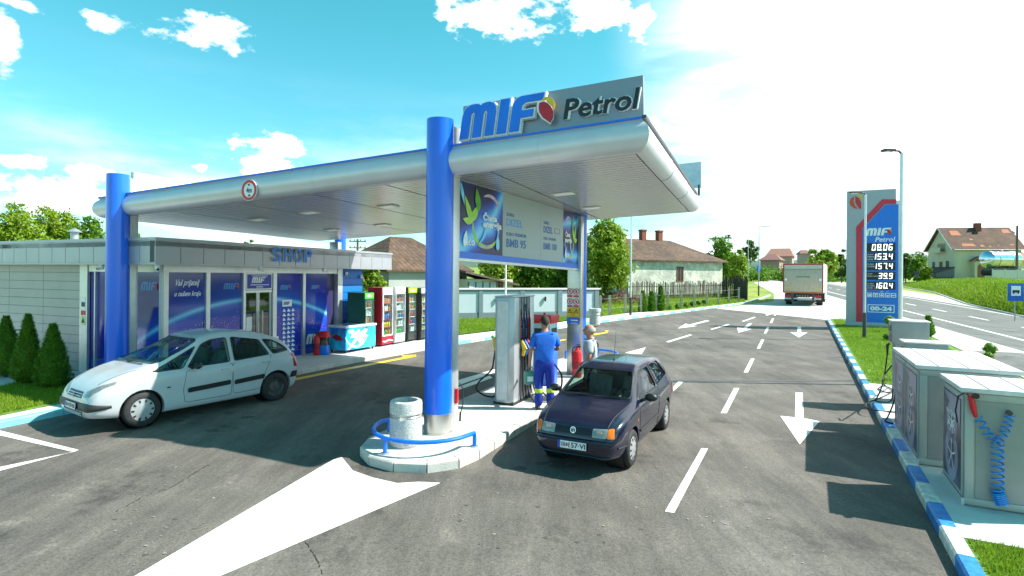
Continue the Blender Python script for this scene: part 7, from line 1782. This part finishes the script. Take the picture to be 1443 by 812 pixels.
for k_ in range(26000):
    i = rr.choice((0,1,1,2,2,3)); j = rr.choice((0,1,2,3,4,5)); s_, t_ = rr.random(), rr.random(); R0, R1 = BANK[j], BANK[j+1]
    a_ = Vector(R0[i]).lerp(Vector(R0[i+1]), s_); c_ = Vector(R1[i]).lerp(Vector(R1[i+1]), s_); p = a_.lerp(c_, t_); p.z += .03; k = len(vs); an = rr.uniform(0,6.28); w = rr.uniform(.03,.07); hh = rr.uniform(.12,.34)
    vs += [p-Vector((w*math.cos(an), w*math.sin(an), .05)), p+Vector((w*math.cos(an), w*math.sin(an), -.05)), p+Vector((rr.gauss(0,.1), rr.gauss(0,.1), hh))]; fs.append((k,k+1,k+2))
BK.v = vs; BK.f = fs; BK.mi = [0]*len(fs); o = BK.build('bank_grass', GRB, kind='stuff'); tagp(o, 'tufty grass on the bank below the cream house', 'grass')
bp = [(low[1][0]+.6, low[1][1]+.3), (low[2][0]+.6, low[2][1]+.3), (low[3][0]+1, low[3][1]+1), (low[3][0]+6, low[3][1]+5), (low[1][0]+5, low[1][1]+4)]
# ------------------------------------------------------------------ walls, fences, houses
WALLP = mat('wall_pale_blue', (.47,.53,.58), .7, var=.05, scale=1); WALLG = mat('wall_grey', (.16,.20,.23), .7, var=.08)
q0, q1 = G(597,453), G(843,446.5); q1 = Vector((q1.x, q1.y, 0)); q0 = Vector((q0.x, q0.y, 0)); wd_ = (q1-q0).normalized(); wn = Vector((wd_.y, -wd_.x, 0)); Lw = (q1-q0).length
MW = Matrix((wd_, -wn, Vector((0,0,1)))).transposed().to_4x4(); MW.translation = Vector((q0.x, q0.y, gz(0,q0.y)))
wl = thing('boundary_wall', 'long pale blue boundary wall with grey piers and cap behind the pump', 'wall', M=MW); HW = 1.78
def wpx(u): rho = (u-CU)/F; return (rho*q0.y-q0.x)/(wd_.x-rho*wd_.y)
PB(wl, 'wall_face', WALLP, (0,Lw,.0,.18,.0,HW-.08)); PB(wl, 'base_band', WALLG, (0,Lw,-.03,-.001,0,.42)); PB(wl, 'cap', LETW, (-.05,Lw+.08,-.10,.26,HW-.079,HW)); PB(wl, 'cap_band', WALLG, (0,Lw,-.035,-.001,HW-.20,HW-.081))
for u0, u1 in ((618,622),(675,680.5),(733,739),(786,792),(838,843.5)): PB(wl, 'pier', WALLG, (wpx(u0),wpx(u1),-.07,-.031 if False else -.0305,.0,HW-.082))
for i, u in enumerate((700, 768)):
    t = thing('wall_lamp', ['small black lamp on the boundary wall left of the second visible pier','small black lamp on the boundary wall right of the second visible pier'][i], 'wall lamp', M=MW @ Matrix.Translation((wpx(u),-.03,1.15)))
    b = MB(); b.lathe([(0,-.13),(.05,-.13),(.06,.13),(0,.13)], 12, c=(0,-.05,0)); b.build('shade', BLACK, t, smooth=True); PB(t, 'bracket', BLACK, (-.02,.02,0,.03,-.03,.03))
q = G(838,457,.12); t = thing('litter_bin', 'distant pale concrete litter bin at the end of the boundary wall', 'litter bin', loc=q)
b = MB(); b.lathe([(0,0),(.27,0),(.27,.62),(.30,.64),(.30,.78),(.22,.80),(.20,.68),(0,.68)], 24); b.build('shell', SPK, t, smooth=True); b = MB(); b.lathe([(.275,.45),(.285,.46),(.285,.50),(.275,.51)], 24); b.build('band', STEEL, t)
# post and wire fence
fpp = [846,859,881,903,924,941,960,978,996,1012,1027,1041]
cc = MB(); proto = None
pfn = thing('post_fence', 'row of thin concrete fence posts with wires in the meadow', 'fence', loc=G(941,440))
FPM = mat('fence_post_concrete', (.36,.31,.24), .9, var=.25, scale=6)
pp = []
for u in fpp:
    q = G(u, 448-(u-846)*.115); pp.append(q); b = MB(); b.box(-.07+q.x,.07+q.x,-.07+q.y,.07+q.y,q.z-.1,q.z+1.3); b.build('post', FPM, pfn, world=True)
for z in (.5,1.1):
    b = MB(); b.tube([p+Vector((0,-.08,z)) for p in pp], .004, 4); b.build('wire', GALV, pfn, world=True)
# old picket fence, planks
def picket(name, label, pts, h, w, gap, m, seed):
    rr = random.Random(seed); P = [Vector((p.x,p.y,0)) for p in pts]; t = thing(name, label, 'fence', loc=pts[0]); k = 0
    for i in range(len(P)-1):
        d = (P[i+1]-P[i]); Ls = d.length; d.normalize(); n = Vector((-d.y,d.x,0)); s = 0; b = MB()
        while s < Ls:
            p = P[i]+d*s; hh = h*rr.uniform(.82,1.08); tl = rr.gauss(0,.03); z = gz(0,p.y); q = p+d*w
            vs = [Vector((p.x,p.y,z)), Vector((q.x,q.y,z)), Vector((q.x,q.y,z+hh))+d*tl, Vector(((p.x+q.x)/2,(p.y+q.y)/2,z+hh+.06))+d*tl, Vector((p.x,p.y,z+hh))+d*tl]
            b.add([v-n*.012 for v in vs]+[v+n*.012 for v in vs], [(0,1,2,3,4),(9,8,7,6,5)]+[(j,(j+1)%5,5+(j+1)%5,5+j)[::-1] for j in range(5)]); s += w+gap*rr.uniform(.5,1.6)
        b.build('pickets', m, t, world=True)
        b = MB(); a_, c_ = P[i]+n*.03, P[i+1]+n*.03
        for z in (.3, h*.75): b = MB(); b.tube([a_+Vector((0,0,gz(0,a_.y)+z)), c_+Vector((0,0,gz(0,c_.y)+z))], .03, 4); b.build('rail', m, t, world=True)
    return t
OLDW = mat('old_grey_planks', (.055,.045,.036), .9, var=.4, scale=5, stretch=(6,6,1))
picket('picket_fence', 'long weathered picket fence below the old white house', [at(872,51), at(950,53.5), at(1020,57)], 1.6, .08, .07, OLDW, 3)
picket('plank_fence', 'tall dark plank fence at the right end of the meadow', [at(1018,57), at(1034,56), G(1053,423)], 2.1, .14, .03, OLDW, 4)
TILEM = lines_mat('old_roof_tiles', (.072,.040,.028), (.03,.018,.014), .34, 0, .18, .85, var=.35)
fleck(TILEM, .22, .75, 2.1); fleck(TILEM, 3.5, .55, 1.4)
PLAS = mat('old_whitewash', (.46,.45,.45), .9, col2=(.72,.70,.69), scale=.5, contrast=(.35,.6)); fleck(PLAS, .9, .5, 1.2); fleck(PLAS, 4, .8, 1.1)
BRICK = mat('brick_red', (.22,.06,.035), .85, var=.3, scale=9); CREAMW = mat('cream_render', (.50,.47,.35), .85, var=.1, scale=.6); DKW = mat('window_dark', (.03,.03,.035), .2)
def ap(P, v, u):   # height of a picture row above place P
    a, b = ray(u, v); return H+b*P.y
def house(name, label, A, B, depth, zw, zr, wallm, roofm, ridge=(.25,.75), over=.5, gable=False, base=None, cat='house'):
    """A,B: ends of the front wall on the ground; ridge runs along AB"""
    d = Vector((B.x-A.x, B.y-A.y, 0)); L = d.length; d.normalize(); n = Vector((-d.y, d.x, 0)); z0 = base if base is not None else A.z
    M = Matrix((d, n, Vector((0,0,1)))).transposed().to_4x4(); M.translation = Vector((A.x, A.y, z0)); t = thing(name, label, cat, M=M)
    h = zw-z0; r = zr-z0
    b = MB(); b.box(0,L,0,depth,-1,h)
    if gable: b.v += [Vector(p) for p in ((0,0,h),(0,depth,h),(0,depth/2,r-.15),(L,0,h),(L,depth,h),(L,depth/2,r-.15))]; k = len(b.v)-6; b.f += [[k,k+2,k+1],[k+3,k+4,k+5],[k,k+3,k+5,k+2],[k+1,k+2,k+5,k+4]]; b.mi += [0]*4
    b.build('wall', wallm, t)
    o = over; zl = h-.12; R0, R1 = (L*ridge[0], L*ridge[1]) if not gable else (-o, L+o)
    vs = [(-o,-o,zl),(L+o,-o,zl),(L+o,depth+o,zl),(-o,depth+o,zl),(R0,depth/2,r),(R1,depth/2,r)]
    b = MB(); vs2 = [(x,y,z-.12) for x,y,z in vs]; F_ = [(0,1,5,4),(1,2,5),(2,3,4,5),(3,0,4)]
    if gable: F_ = [(0,1,5,4),(2,3,4,5)]
    if gable: b.add(vs+vs2, F_+[tuple(6+i for i in f)[::-1] for f in F_]+[(0,6,7,1),(2,8,9,3),(0,4,10,6),(4,3,9,10),(1,7,11,5),(5,11,8,2)])
    else: b.add(vs+vs2, F_+[(6,9,8,7),(0,6,7,1),(1,7,8,2),(2,8,9,3),(3,9,6,0)])
    rf = b.build('roof', roofm, t); PM[rf.name] = M; return t, M, L, rf, h, r
def hbox(t, M, nm, m, *q, par=None, bevel=0):
    b = MB(); b.box(*q); return b.build(nm, m, par or t, bevel=bevel)
# old white house
A, B = at(884,58), at(1018,64); zw = ap(A,364,884); zr = ap((A+B)/2+Vector((0,4.5,0)),338.5,945)
t, M, L, rf, h, r = house('old_house', 'old whitewashed house with a worn brown hipped roof and two brick chimneys', A, B, 9, zw, zr, PLAS, TILEM, (.22,.72), .45)
for x in (.42, .60): b = MB(); b.box(L*x-.3,L*x+.3,4.2,4.8,r-.5,r+.95); b.box(L*x-.36,L*x+.36,4.14,4.86,r+.951,r+1.12); b.build('chimney', BRICK, rf)
w = hbox(t, M, 'window', DKW, L*.50,L*.56,-.03,.02,h-2.3,h-.85); PM[w.name] = M
b = MB()
for q in ((L*.49,L*.57,-.06,-.031,h-.849,h-.76),(L*.49,L*.57,-.06,-.031,h-2.4,h-2.31),(L*.495,L*.502,-.06,-.031,h-2.309,h-.85),(L*.558,L*.565,-.06,-.031,h-2.309,h-.85),(L*.527,L*.533,-.06,-.031,h-2.309,h-.85)): b.box(*q)
b.build('frame', BRICK, w)
# house behind the fridges
A, B = at(548,33), at(658,37); zw = ap(A,377,552); zr = ap(A+Vector((2,4,0)),333,620)
t, M, L, rf, h, r = house('village_house', 'grey rendered house with a mossy tiled roof behind the fridges', A, B, 8, zw, zr, mat('grey_render', (.36,.37,.36), .9, var=.1, scale=.7), TILEM, (.42,.70), .35)
w = hbox(t, M, 'window', mat('shutter_brown', (.25,.14,.06), .7), L*.86,L*.93,-.03,.02,h-1.4,h-.5)
A, B = at(658,35), at(724,37); zw = ap(A,388,658); zr = ap(A,369,658)
M = Matrix.Translation(A); d = (B-A); d.z = 0; L = d.length; d.normalize(); M = Matrix((d, Vector((-d.y,d.x,0)), Vector((0,0,1)))).transposed().to_4x4(); M.translation = A
t = thing('house_annex', 'low annex with a curtained window band and a sagging dark roof', 'outbuilding', M=M); z0 = A.z; h = zw-z0; r = zr-z0+.2
hbox(t, M, 'wall', CREAMW, 0,L*.98,0,5,-.5,h-.25); b = MB(); b.add([(-.3,-.4,h+.25),(L+.2,-.4,h-.55),(L+.2,5,h-.2),(-.3,5,h+.9),(-.3,-.4,h+.13),(L+.2,-.4,h-.67),(L+.2,5,h-.32),(-.3,5,h+.78)], [(0,1,2,3),(7,6,5,4),(0,4,5,1),(1,5,6,2),(2,6,7,3),(3,7,4,0)]); b.build('roof', mat('dark_old_roof', (.10,.075,.065), .9, var=.3, scale=2), t)
w = hbox(t, M, 'window_band', mat('net_curtain', (.50,.55,.58), .8, col2=(.25,.28,.3), scale=3, stretch=(6,1,.3)), .1,L*.62,-.04,.0,h-1.0,h-.42)
b = MB(); 
for k in range(5): x = .1+k*(L*.62-.1)/4; b.box(x-.03,x+.03,-.07,-.041,h-1.02,h-.4)
b.box(.07,L*.62+.03,-.07,-.0415,h-1.08,h-1.021); b.build('frame', DARKGREY, w); hbox(t, M, 'brick_pillar', BRICK, L*.66,L*.74,-.15,.1,-.5,h-.4)
# cream house on the bank
C0 = D(1343.6,391,100); C0v = Vector((C0.x, C0.y, C0.z)); dl = Vector((.98,-.17,0)).normalized(); dg = Vector((.17,.98,0)).normalized()
zw = ap(C0,350.5,1343); Pm = C0+dg*4; zr = ap(Pm,321,1322); E0 = C0+dl*10.6
PTILE = lines_mat('patched_roof_tiles', (.070,.033,.022), (.035,.018,.013), .38, 0, .15, .85, var=.3); fleck(PTILE, .35, .75, 2.3); fleck(PTILE, 4, .7, 1.4)
t, M, L, rf, h, r = house('cream_house', 'two storey cream house with a patched red brown roof on the grass bank', C0, E0, 8.1, zw, zr, CREAMW, PTILE, over=.55, gable=True, base=C0.z)
b = MB(); b.box(L*.50,L*.50+.9,3.2,4.0,r-1.2,r+.75); b.build('chimney', BRICK, rf); b = MB(); b.box(L*.44,L*.5-.01,2.6,3.6,r-1.9,r-.9); b.build('dormer', mat('dark_dormer', (.05,.04,.04), .7), rf)
# gable side (x = 0 plane)
for nm, m, y0, y1, z0, z1 in (('balcony_recess', mat('recess_tan', (.30,.24,.14), .9), 2.6,5.0,h-.4,h+1.1), ('door', BRICK, 3.4,4.3,.9,2.9), ('window', DKW, 1.4,2.3,1.9,3.0), ('window', DKW, 5.8,6.6,1.9,2.9)):
    b = MB(); b.box(-.05,-.002,y0,y1,z0,z1); b.build(nm, m, t)
b = MB(); b.box(-1.0,-.051,2.3,5.3,h-.62,h-.45); b.box(-1.0,-.95,2.3,5.3,h-.449,h+.3); b.build('balcony', CREAMW, t)
b = MB(); b.add([(-3.2,-.5,.9),(0,-.5,1.9),(0,7.5,1.9),(-3.2,7.5,.9),(-3.2,-.5,.75),(0,-.5,1.75),(0,7.5,1.75),(-3.2,7.5,.75)], [(0,1,2,3),(7,6,5,4),(0,4,5,1),(1,5,6,2),(2,6,7,3),(3,7,4,0)]); b.build('lean_to_roof', mat('lean_to_dark', (.07,.035,.035), .8), t)
b = MB(); b.prism([(-3,0),(-.02,0),(-.02,1.7),(-3,.75)], -6.8, .3, Matrix.Rotation(rad(90),4,'X')); b.build('lean_to_wall', mat('lean_to_wall_grey', (.12,.13,.15), .8), t)
b = MB(); b.box(2.7,4.6,-1.2,-.001,0,3.0); b.build('porch', CREAMW, t); b = MB(); b.add([(2.3,-1.6,2.9),(3.65,-1.6,3.75),(5.0,-1.6,2.9),(2.3,-.02,2.9),(3.65,-.02,3.75),(5.0,-.02,2.9)], [(0,2,1),(3,4,5),(0,1,4,3),(1,2,5,4),(0,3,5,2)]); b.build('porch_roof', PTILE, t)
b = MB(); b.prism([(3.1,0),(4.2,0),(4.2,1.9),(4.0,2.25),(3.65,2.4),(3.3,2.25),(3.1,1.9)], 1.202, 1.24, Matrix.Rotation(rad(90),4,'X')); b.build('arched_door', mat('door_brown_red', (.22,.08,.05), .7), t)
for s_ in (0,1):   # pale verge boards of the gable and the two raised bands of repaired tiles
    y0_, y1_ = ((-.55, 4.05),(8.65, 4.05))[s_]; b = MB(); b.tube([(-.60,y0_,h-.20),(-.60,y1_,r-.06)], .09, 4); b.build('verge_board', LETW, rf)
RT = mat('new_orange_tiles', (.42,.13,.06), .8, var=.3, scale=6)
def rpt(x, k): return (x, -.55+(4.05+.55)*k, h-.12+(r-h+.12)*k+.035)
rr = random.Random(4)
for (x, k, w2_, k2) in ((.8,.62,1.7,.22),(1.4,.12,2.2,.12),(9.4,.72,1.3,.18),(4.2,.10,.7,.09),(5.5,.08,.4,.06),(3.2,.40,.7,.07),(8.9,.16,.8,.05),(6.9,.12,.3,.05)):
    b = MB(); b.add([rpt(x,k), rpt(x+w2_,k), rpt(x+w2_*.9,k+k2), rpt(x+.15,k+k2)], [(0,1,2,3)]); b.build('tile_patch', RT, rf)
b = MB(); b.tube([(-.3,-.62,h-.22),(L+.3,-.62,h-.22)], .07, 6); b.tube([(.05,-.1,0),(.05,-.1,h-.3)], .05, 6); b.build('rain_gutter', GALV, t)
# tanker and block wall
ct = D(1410,366,84); t = thing('milk_tanker', 'polished steel tanker trailer parked beside the cream house', 'tanker', loc=(ct.x, ct.y, ct.z), rotz=rad(8))
CHR = mat('polished_steel', (.55,.62,.70), .12, .9, var=.1, scale=1)
Mx = Matrix.Rotation(rad(90),4,'Y'); b = MB(); b.lathe([(0,-2.75),(.8,-2.7),(1.25,-2.35),(1.28,0),(1.28,2.3),(.9,2.62),(0,2.7)], 30, Mx); b.build('tank', CHR, t, smooth=True)
b = MB(); b.lathe([(1.285,.9),(1.31,.92),(1.31,1.0),(1.285,1.02)], 30, Mx); b.lathe([(1.285,-1.4),(1.31,-1.38),(1.31,-1.3),(1.285,-1.28)], 30, Mx); b.build('tank_band', GALV, t)
b = MB(); b.box(-2.3,2.5,-.5,.5,-1.75,-1.25); b.build('chassis', DARKGREY, t)
for x in (-1.9, 1.2, 2.2): b = MB(); b.cyl((0,0,-.9), .48, 1.8, 20, M=Matrix.Translation((x,0,-1.95)) @ Matrix.Rotation(rad(90),4,'X')); b.build('wheel_pair', RUBBER, t)
b = MB(); b.box(-1.2,1.0,-.25,.25,1.27,1.42); b.build('walkway', DARKGREY, t); b = MB(); b.cyl((0,0,1.2), .3, .25, 14); b.build('manhole', CHR, t)
t = thing('block_wall', 'pale precast wall running to the right edge below the tanker', 'wall', M=Matrix.Translation(D(1399,396,78)) @ Matrix.Rotation(rad(-8),4,'Z'))
for k in range(9): PB(t, 'wall_panel', mat('precast_pale', (.55,.55,.52), .85, var=.1), (k*1.55+.06,k*1.55+1.5,0,.08,-.6,1.55)); PB(t, 'post', mat('precast_pale', (.5,.5,.5)), (k*1.55-.05,k*1.55+.055,-.03,.11,-.6,1.65))
A = D(1424,374,110); B = D(1470,374,112); t_, M, L, rf, h, r = house('village_house', 'small house with a bright orange roof cut by the right edge', A, B, 7, ap(A,366,1424), ap(A,351,1440), CREAMW, mat('orange_roof', (.42,.12,.05), .8, var=.15, scale=2), (.2,.8), .4)
A = at(1080,190); B = at(1116,186); A.z = gz(0,190)-1; t_, M, L, rf, h, r = house('village_house', 'distant red roofed house above the hedge behind the lorry', A, B, 8, ap(A,361,1080), ap(A,350,1090), mat('distant_brick', (.34,.26,.23), .8), mat('distant_red_roof', (.30,.14,.10), .8, var=.15, scale=2), (.12,.88), .5)  # wall and roof colours paled to stand in for distance haze
A = at(1072,175); B = at(1098,172); t_, M, L, rf, h, r = house('village_barn', 'low dark red barn roof in front of the distant red roofed house', A, B, 7, ap(A,366,1072), ap(A,358,1085), mat('distant_brick2', (.3,.2,.18), .8), mat('dark_red_roof', (.20,.09,.08), .8), (.3,.7), .6, cat='barn')
A = at(1128,210); B = at(1142,209); t_, M, L, rf, h, r = house('village_house', 'tiny distant dark roof above the big bush', A, B, 7, ap(A,357,1128), ap(A,352,1135), mat('distant_brick', (.25,.10,.07)), mat('dark_red_roof', (.16,.05,.04)), (.2,.8), .5)
# bicycle by the shop side wall
q = G(14,522,.14); t = thing('bicycle', 'dark bicycle half hidden behind the thujas against the panelled wall', 'bicycle', loc=(q.x, q.y+.1, q.z), rotz=rad(-12))
for x in (-.52,.52):
    b = MB(); n = 26; b.tube([(x+.33*math.cos(6.2832*k/n), 0, .34+.33*math.sin(6.2832*k/n)) for k in range(n+1)], .018, 6); w = b.build('wheel', RUBBER, t, smooth=True)
    b = MB()
    for k in range(9): b.tube([(x,0,.34),(x+.32*math.cos(.698*k),0,.34+.32*math.sin(.698*k))], .003, 3)
    b.build('spokes', GALV, w)
b = MB()
for pth_ in ([(-.52,0,.34),(-.12,0,.30),(.38,0,.80),(.52,0,.34)], [(-.12,0,.30),(-.22,0,.88)], [(-.20,0,.78),(.37,0,.82)], [(-.52,0,.34),(-.20,0,.76)]): b.tube(pth_, .017, 6)
b.build('frame', BLACK, t, smooth=True); b = MB(); b.tube([(.37,0,.80),(.34,0,1.02)],.014,6); b.tube([(.30,-.28,1.0),(.36,-.2,1.08),(.36,.2,1.08),(.30,.28,1.0)],.013,6); b.build('handlebar', BLACK, t, smooth=True); b = MB(); b.ellip((-.23,0,.92),(.14,.07,.04)); b.build('saddle', BLACK, t, smooth=True)
# ------------------------------------------------------------------ people
SKIN = mat('skin', (.46,.20,.12), .55, var=.08, scale=8); HAIRD = mat('hair_dark', (.025,.018,.014), .8, var=.3, scale=30); HAIRG = mat('hair_grey_white', (.38,.36,.34), .8, var=.1)
def skin(name, vr, edges, m, parent, root=0, sub=2, voxel=None, extra=None):
    me = bpy.data.meshes.new(name); me.from_pydata([v[0] for v in vr], edges, []); o = bpy.data.objects.new('tmp', me); COL.objects.link(o)
    md = o.modifiers.new('s', 'SKIN'); md.use_smooth_shade = True
    for i, sv in enumerate(me.skin_vertices[0].data): r = vr[i][1]; sv.radius = (r, r) if not isinstance(r, tuple) else r; sv.use_root = (i == root)
    sb = o.modifiers.new('u', 'SUBSURF'); sb.levels = sub; sb.render_levels = sub
    dg = bpy.context.evaluated_depsgraph_get(); dg.update(); m2 = bpy.data.meshes.new_from_object(o.evaluated_get(dg)); bpy.data.objects.remove(o)
    if extra is not None:
        bm = bmesh.new(); bm.from_mesh(m2); tmp = bpy.data.meshes.new('t'); tmp.from_pydata(extra.v, [], extra.f); bm.from_mesh(tmp); bmesh.ops.recalc_face_normals(bm, faces=bm.faces); bm.to_mesh(m2); bm.free()
    if voxel:
        o2 = bpy.data.objects.new('tmp', m2); COL.objects.link(o2); r_ = o2.modifiers.new('r', 'REMESH'); r_.mode = 'VOXEL'; r_.voxel_size = voxel; r_.use_smooth_shade = True
        sm = o2.modifiers.new('sm', 'SMOOTH'); sm.factor = .5; sm.iterations = 2
        dg = bpy.context.evaluated_depsgraph_get(); dg.update(); m3 = bpy.data.meshes.new_from_object(o2.evaluated_get(dg)); bpy.data.objects.remove(o2); m2 = m3
    m2.name = name; m2.materials.clear(); m2.materials.append(m); m2.polygons.foreach_set('use_smooth', [True]*len(m2.polygons)); ob = bpy.data.objects.new(name, m2); COL.objects.link(ob); ob.parent = parent; return ob
def hand(vr, ed, wi, w, dirv, side, curl=.5):
    """palm and five unequal bent digits hanging from wrist vertex wi; dirv = down the hand, side = towards the thumb"""
    d = Vector(dirv).normalized(); s = Vector(side).normalized(); n = d.cross(s)
    vr.append((w+d*.045, (.036,.020))); pi = len(vr)-1; ed.append((wi, pi)); vr.append((w+d*.085, (.038,.018))); p2_ = len(vr)-1; ed.append((pi, p2_))
    for k, L in enumerate((.070,.080,.074,.058)):
        o = w+d*.09+s*(.030-.021*k); a = o+d*L*.5-n*curl*L*.2; c = o+d*L*.85-n*curl*L*.75
        vr.append((o, .0095)); i0 = len(vr)-1; ed.append((p2_, i0)); vr.append((a, .009)); ed.append((i0, i0+1)); vr.append((c, .0078)); ed.append((i0+1, i0+2))
    o = w+d*.035+s*.034; vr.append((o, .013)); i0 = len(vr)-1; ed.append((pi, i0)); vr.append((o+d*.03+s*.022-n*.01, .0105)); ed.append((i0, i0+1)); vr.append((o+d*.06+s*.028-n*.025, .009)); ed.append((i0+1, i0+2))
def person(label, loc, rz, hgt,  shirtm, trm, hair, elbL, handL, elbR, handR, headturn=0, wide=1.0, bald=False, shoes=None, sleeve=.75):
    k = hgt/1.80; M = Matrix.Translation(loc) @ Matrix.Rotation(rz,4,'Z') @ Matrix.Scale(k,4) @ Matrix.Diagonal((wide,wide,1,1)); t = thing('person', label, 'person', M=M)
    V = Vector; vr = []; ed = []
    def add(p, r, par=None):
        vr.append((V(p), r)); i = len(vr)-1
        if par is not None: ed.append((par, i))
        return i
    pel = add((0,0,.97), (.15,.105)); sp = add((0,.0,1.14), (.14,.10), pel); ch = add((0,.0,1.34), (.165,.11), sp); nk0 = add((0,0,1.47), (.085,.075), ch); nk = add((0,.012,1.54), .064, nk0); hd0 = add((0,.02,1.61), .066, nk)
    for sx, el, hn in ((-1, elbL, handL), (1, elbR, handR)):
        sh = add((sx*.19,0,1.42), .062, ch); e_ = add(el, .042, sh); fm = add(V(el).lerp(V(hn),.4), .042, e_); w_ = add(hn, .027, fm)
        dd = (V(hn)-V(el)).normalized(); hand(vr, ed, w_, V(hn), dd, V((0,1,0)) if abs(dd.y) < .7 else V((-sx,0,0)), .9)
        hp = add((sx*.095,0,.90), .09, pel); kn = add((sx*.11,.015,.50), .056, hp); cf = add((sx*.112,-.01,.34), .052, kn); an = add((sx*.115,-.01,.10), .038, cf); ft = add((sx*.125,.10,.05), (.038,.03), an); add((sx*.13,.17,.04), (.03,.022), ft)
    hx = MB(); Mh = Matrix.Translation((0,.02,1.675)) @ Matrix.Rotation(headturn,4,'Z') @ Matrix.Scale(1.08,4)
    hx.ellip((0,0,.0),(.078,.098,.118),20,14,Mh); hx.ellip((0,.03,-.065),(.058,.066,.06),14,10,Mh); hx.ellip((0,.104,-.012),(.014,.022,.024),8,6,Mh)
    for sx in (-1,1): hx.ellip((sx*.080,-.005,-.005),(.011,.022,.034),8,6,Mh)
    hx.ellip((0,.095,-.058),(.028,.012,.009),8,6,Mh)
    skin('body', vr, ed, SKIN, t, voxel=.0105, extra=hx)
    b = MB()
    for sx in (-1,1): b = MB(); b.ellip((sx*.03,.090,.012),(.012,.008,.007),8,6,Mh); b.build('eye', mat('eye_white_brown', (.12,.08,.06), .2), t, smooth=True)
    # hair
    b = MB(); n = 22
    for j in range(11):
        th_ = j/10*(rad(98) if not bald else rad(92))
        for i in range(n):
            a = 2*math.pi*i/n; lift = 1.07; back = max(0, -math.sin(a)); th2 = th_*(.72+.42*back) if not bald else (rad(66)+th_*.34)
            b.v.append(Mh @ V((.082*lift*math.sin(th2)*math.cos(a), .100*lift*math.sin(th2)*math.sin(a)*(1 if back else .98), .120*lift*math.cos(th2))))
    for j in range(10):
        for i in range(n):
            if bald and math.sin(2*math.pi*(i+.5)/n) > .35: continue
            b.f.append([j*n+i, j*n+(i+1)%n, (j+1)*n+(i+1)%n, (j+1)*n+i])
    b.mi = [0]*len(b.f); b.build('hair', hair, t, smooth=True, angle=70)
    # shirt with short sleeves
    vs = []; es = []
    def a2(p, r, par=None):
        vs.append((V(p), r)); i = len(vs)-1
        if par is not None: es.append((par, i))
        return i
    w0 = a2((0,0,.85), (.195,.150)); w1 = a2((0,0,1.08), (.172,.138), w0); w2 = a2((0,0,1.30), (.205,.145), w1); w3 = a2((0,0,1.44), (.135,.11), w2); a2((0,.005,1.52), (.085,.08), w3)
    for sx, el in ((-1, elbL), (1, elbR)):
        s0 = a2((sx*.195,0,1.405), .095, w2); a2(V((sx*.20,0,1.42)).lerp(V(el), sleeve+.1), .078, s0)
    skin('shirt', vs, es, shirtm, t, sub=2)
    vs = []; es = []; p0 = a2((0,0,1.08), (.165,.125)); p1 = a2((0,0,.92), (.185,.14), p0)
    for sx in (-1,1): h0_ = a2((sx*.10,0,.78), .112, p1); k0 = a2((sx*.112,.014,.50), .090, h0_); k1 = a2((sx*.114,-.004,.40), .082, k0); c0 = a2((sx*.116,-.010,.22), .086, k1); a2((sx*.118,-.008,.05), .088, c0)
    skin('trousers', vs, es, trm, t, sub=2)
    for sx in (-1,1):
        b = MB(); b.ellip((sx*.125,.055,.045),(.05,.135,.05),14,8); b.build('shoe', shoes or BLACK, t, smooth=True)
    return t, M
q = G(767,577,IZ); UB = mat('polo_shirt_blue', (.01,.13,.62), .8, var=.15, scale=9, bump=.3, bscale=12); TRB = mat('work_trousers_blue', (.01,.035,.36), .8, var=.2, scale=8, bump=.4, bscale=10)
man1, Mm = person('man in bright blue polo shirt and work trousers holding a green canister', q, rad(6), 1.86, UB, TRB, HAIRD, (-.27,.0,1.15), (-.285,.05,.90), (.275,.04,1.16), (.19,.28,1.12), headturn=rad(4), shoes=mat('dark_trainers', (.04,.04,.05), .6, var=.4, scale=20))
for sx in (-1,1):
    b = MB(); b.lathe([(.079,.0),(.082,.01),(.082,.07),(.079,.08)], 20, Matrix.Translation((sx*.114,-.006,.33))); b.build('reflective_band', mat('reflective_lime', (.55,.75,.05), .4, emit=0), man1, smooth=True)
hw_ = Mm @ Vector((-.29,.07,.82)); t = thing('canister', 'translucent green canister carried in the left hand of the man in blue', 'canister', loc=(hw_.x, hw_.y, hw_.z-.36), rotz=rad(15))
CG = mat('canister_green', (.10,.30,.24), .35, var=.1); b = MB(); b.box(-.10,.10,-.07,.07,0,.27); b.build('tank', CG, t, bevel=.03); b = MB(); b.tube([(-.06,0,.26),(-.06,0,.345),(.06,0,.345),(.06,0,.26)], .014, 8); b.build('handle', CG, t, smooth=True); b = MB(); b.cyl((.075,0,.26), .022, .05, 12); b.build('cap', WHITE, t); PB(t, 'label', LETW, (-.06,.06,-.0735,-.0715,.07,.17))
a_ = Vector((1.69,12.0,0)); a_.z = gz(0,12.0)
man2, Mm2 = person('grey haired man in a light grey T-shirt standing behind the dark car', a_, rad(75), 1.76, mat('tshirt_grey', (.36,.38,.42), .85, var=.1, scale=9, bump=.3, bscale=12), mat('trousers_dark_grey', (.04,.045,.06), .8, var=.2), HAIRG, (-.27,-.02,1.14), (-.27,.10,.93), (.27,-.03,1.14), (.25,.12,.95), bald=True, wide=1.17)
b = MB(); b.tube([(-.12,.10,1.50),(-.05,-.08,1.50),(.08,-.135,1.36),(.19,-.10,1.15)], .014, 6); b.build('strap', BLACK, man2, smooth=True)
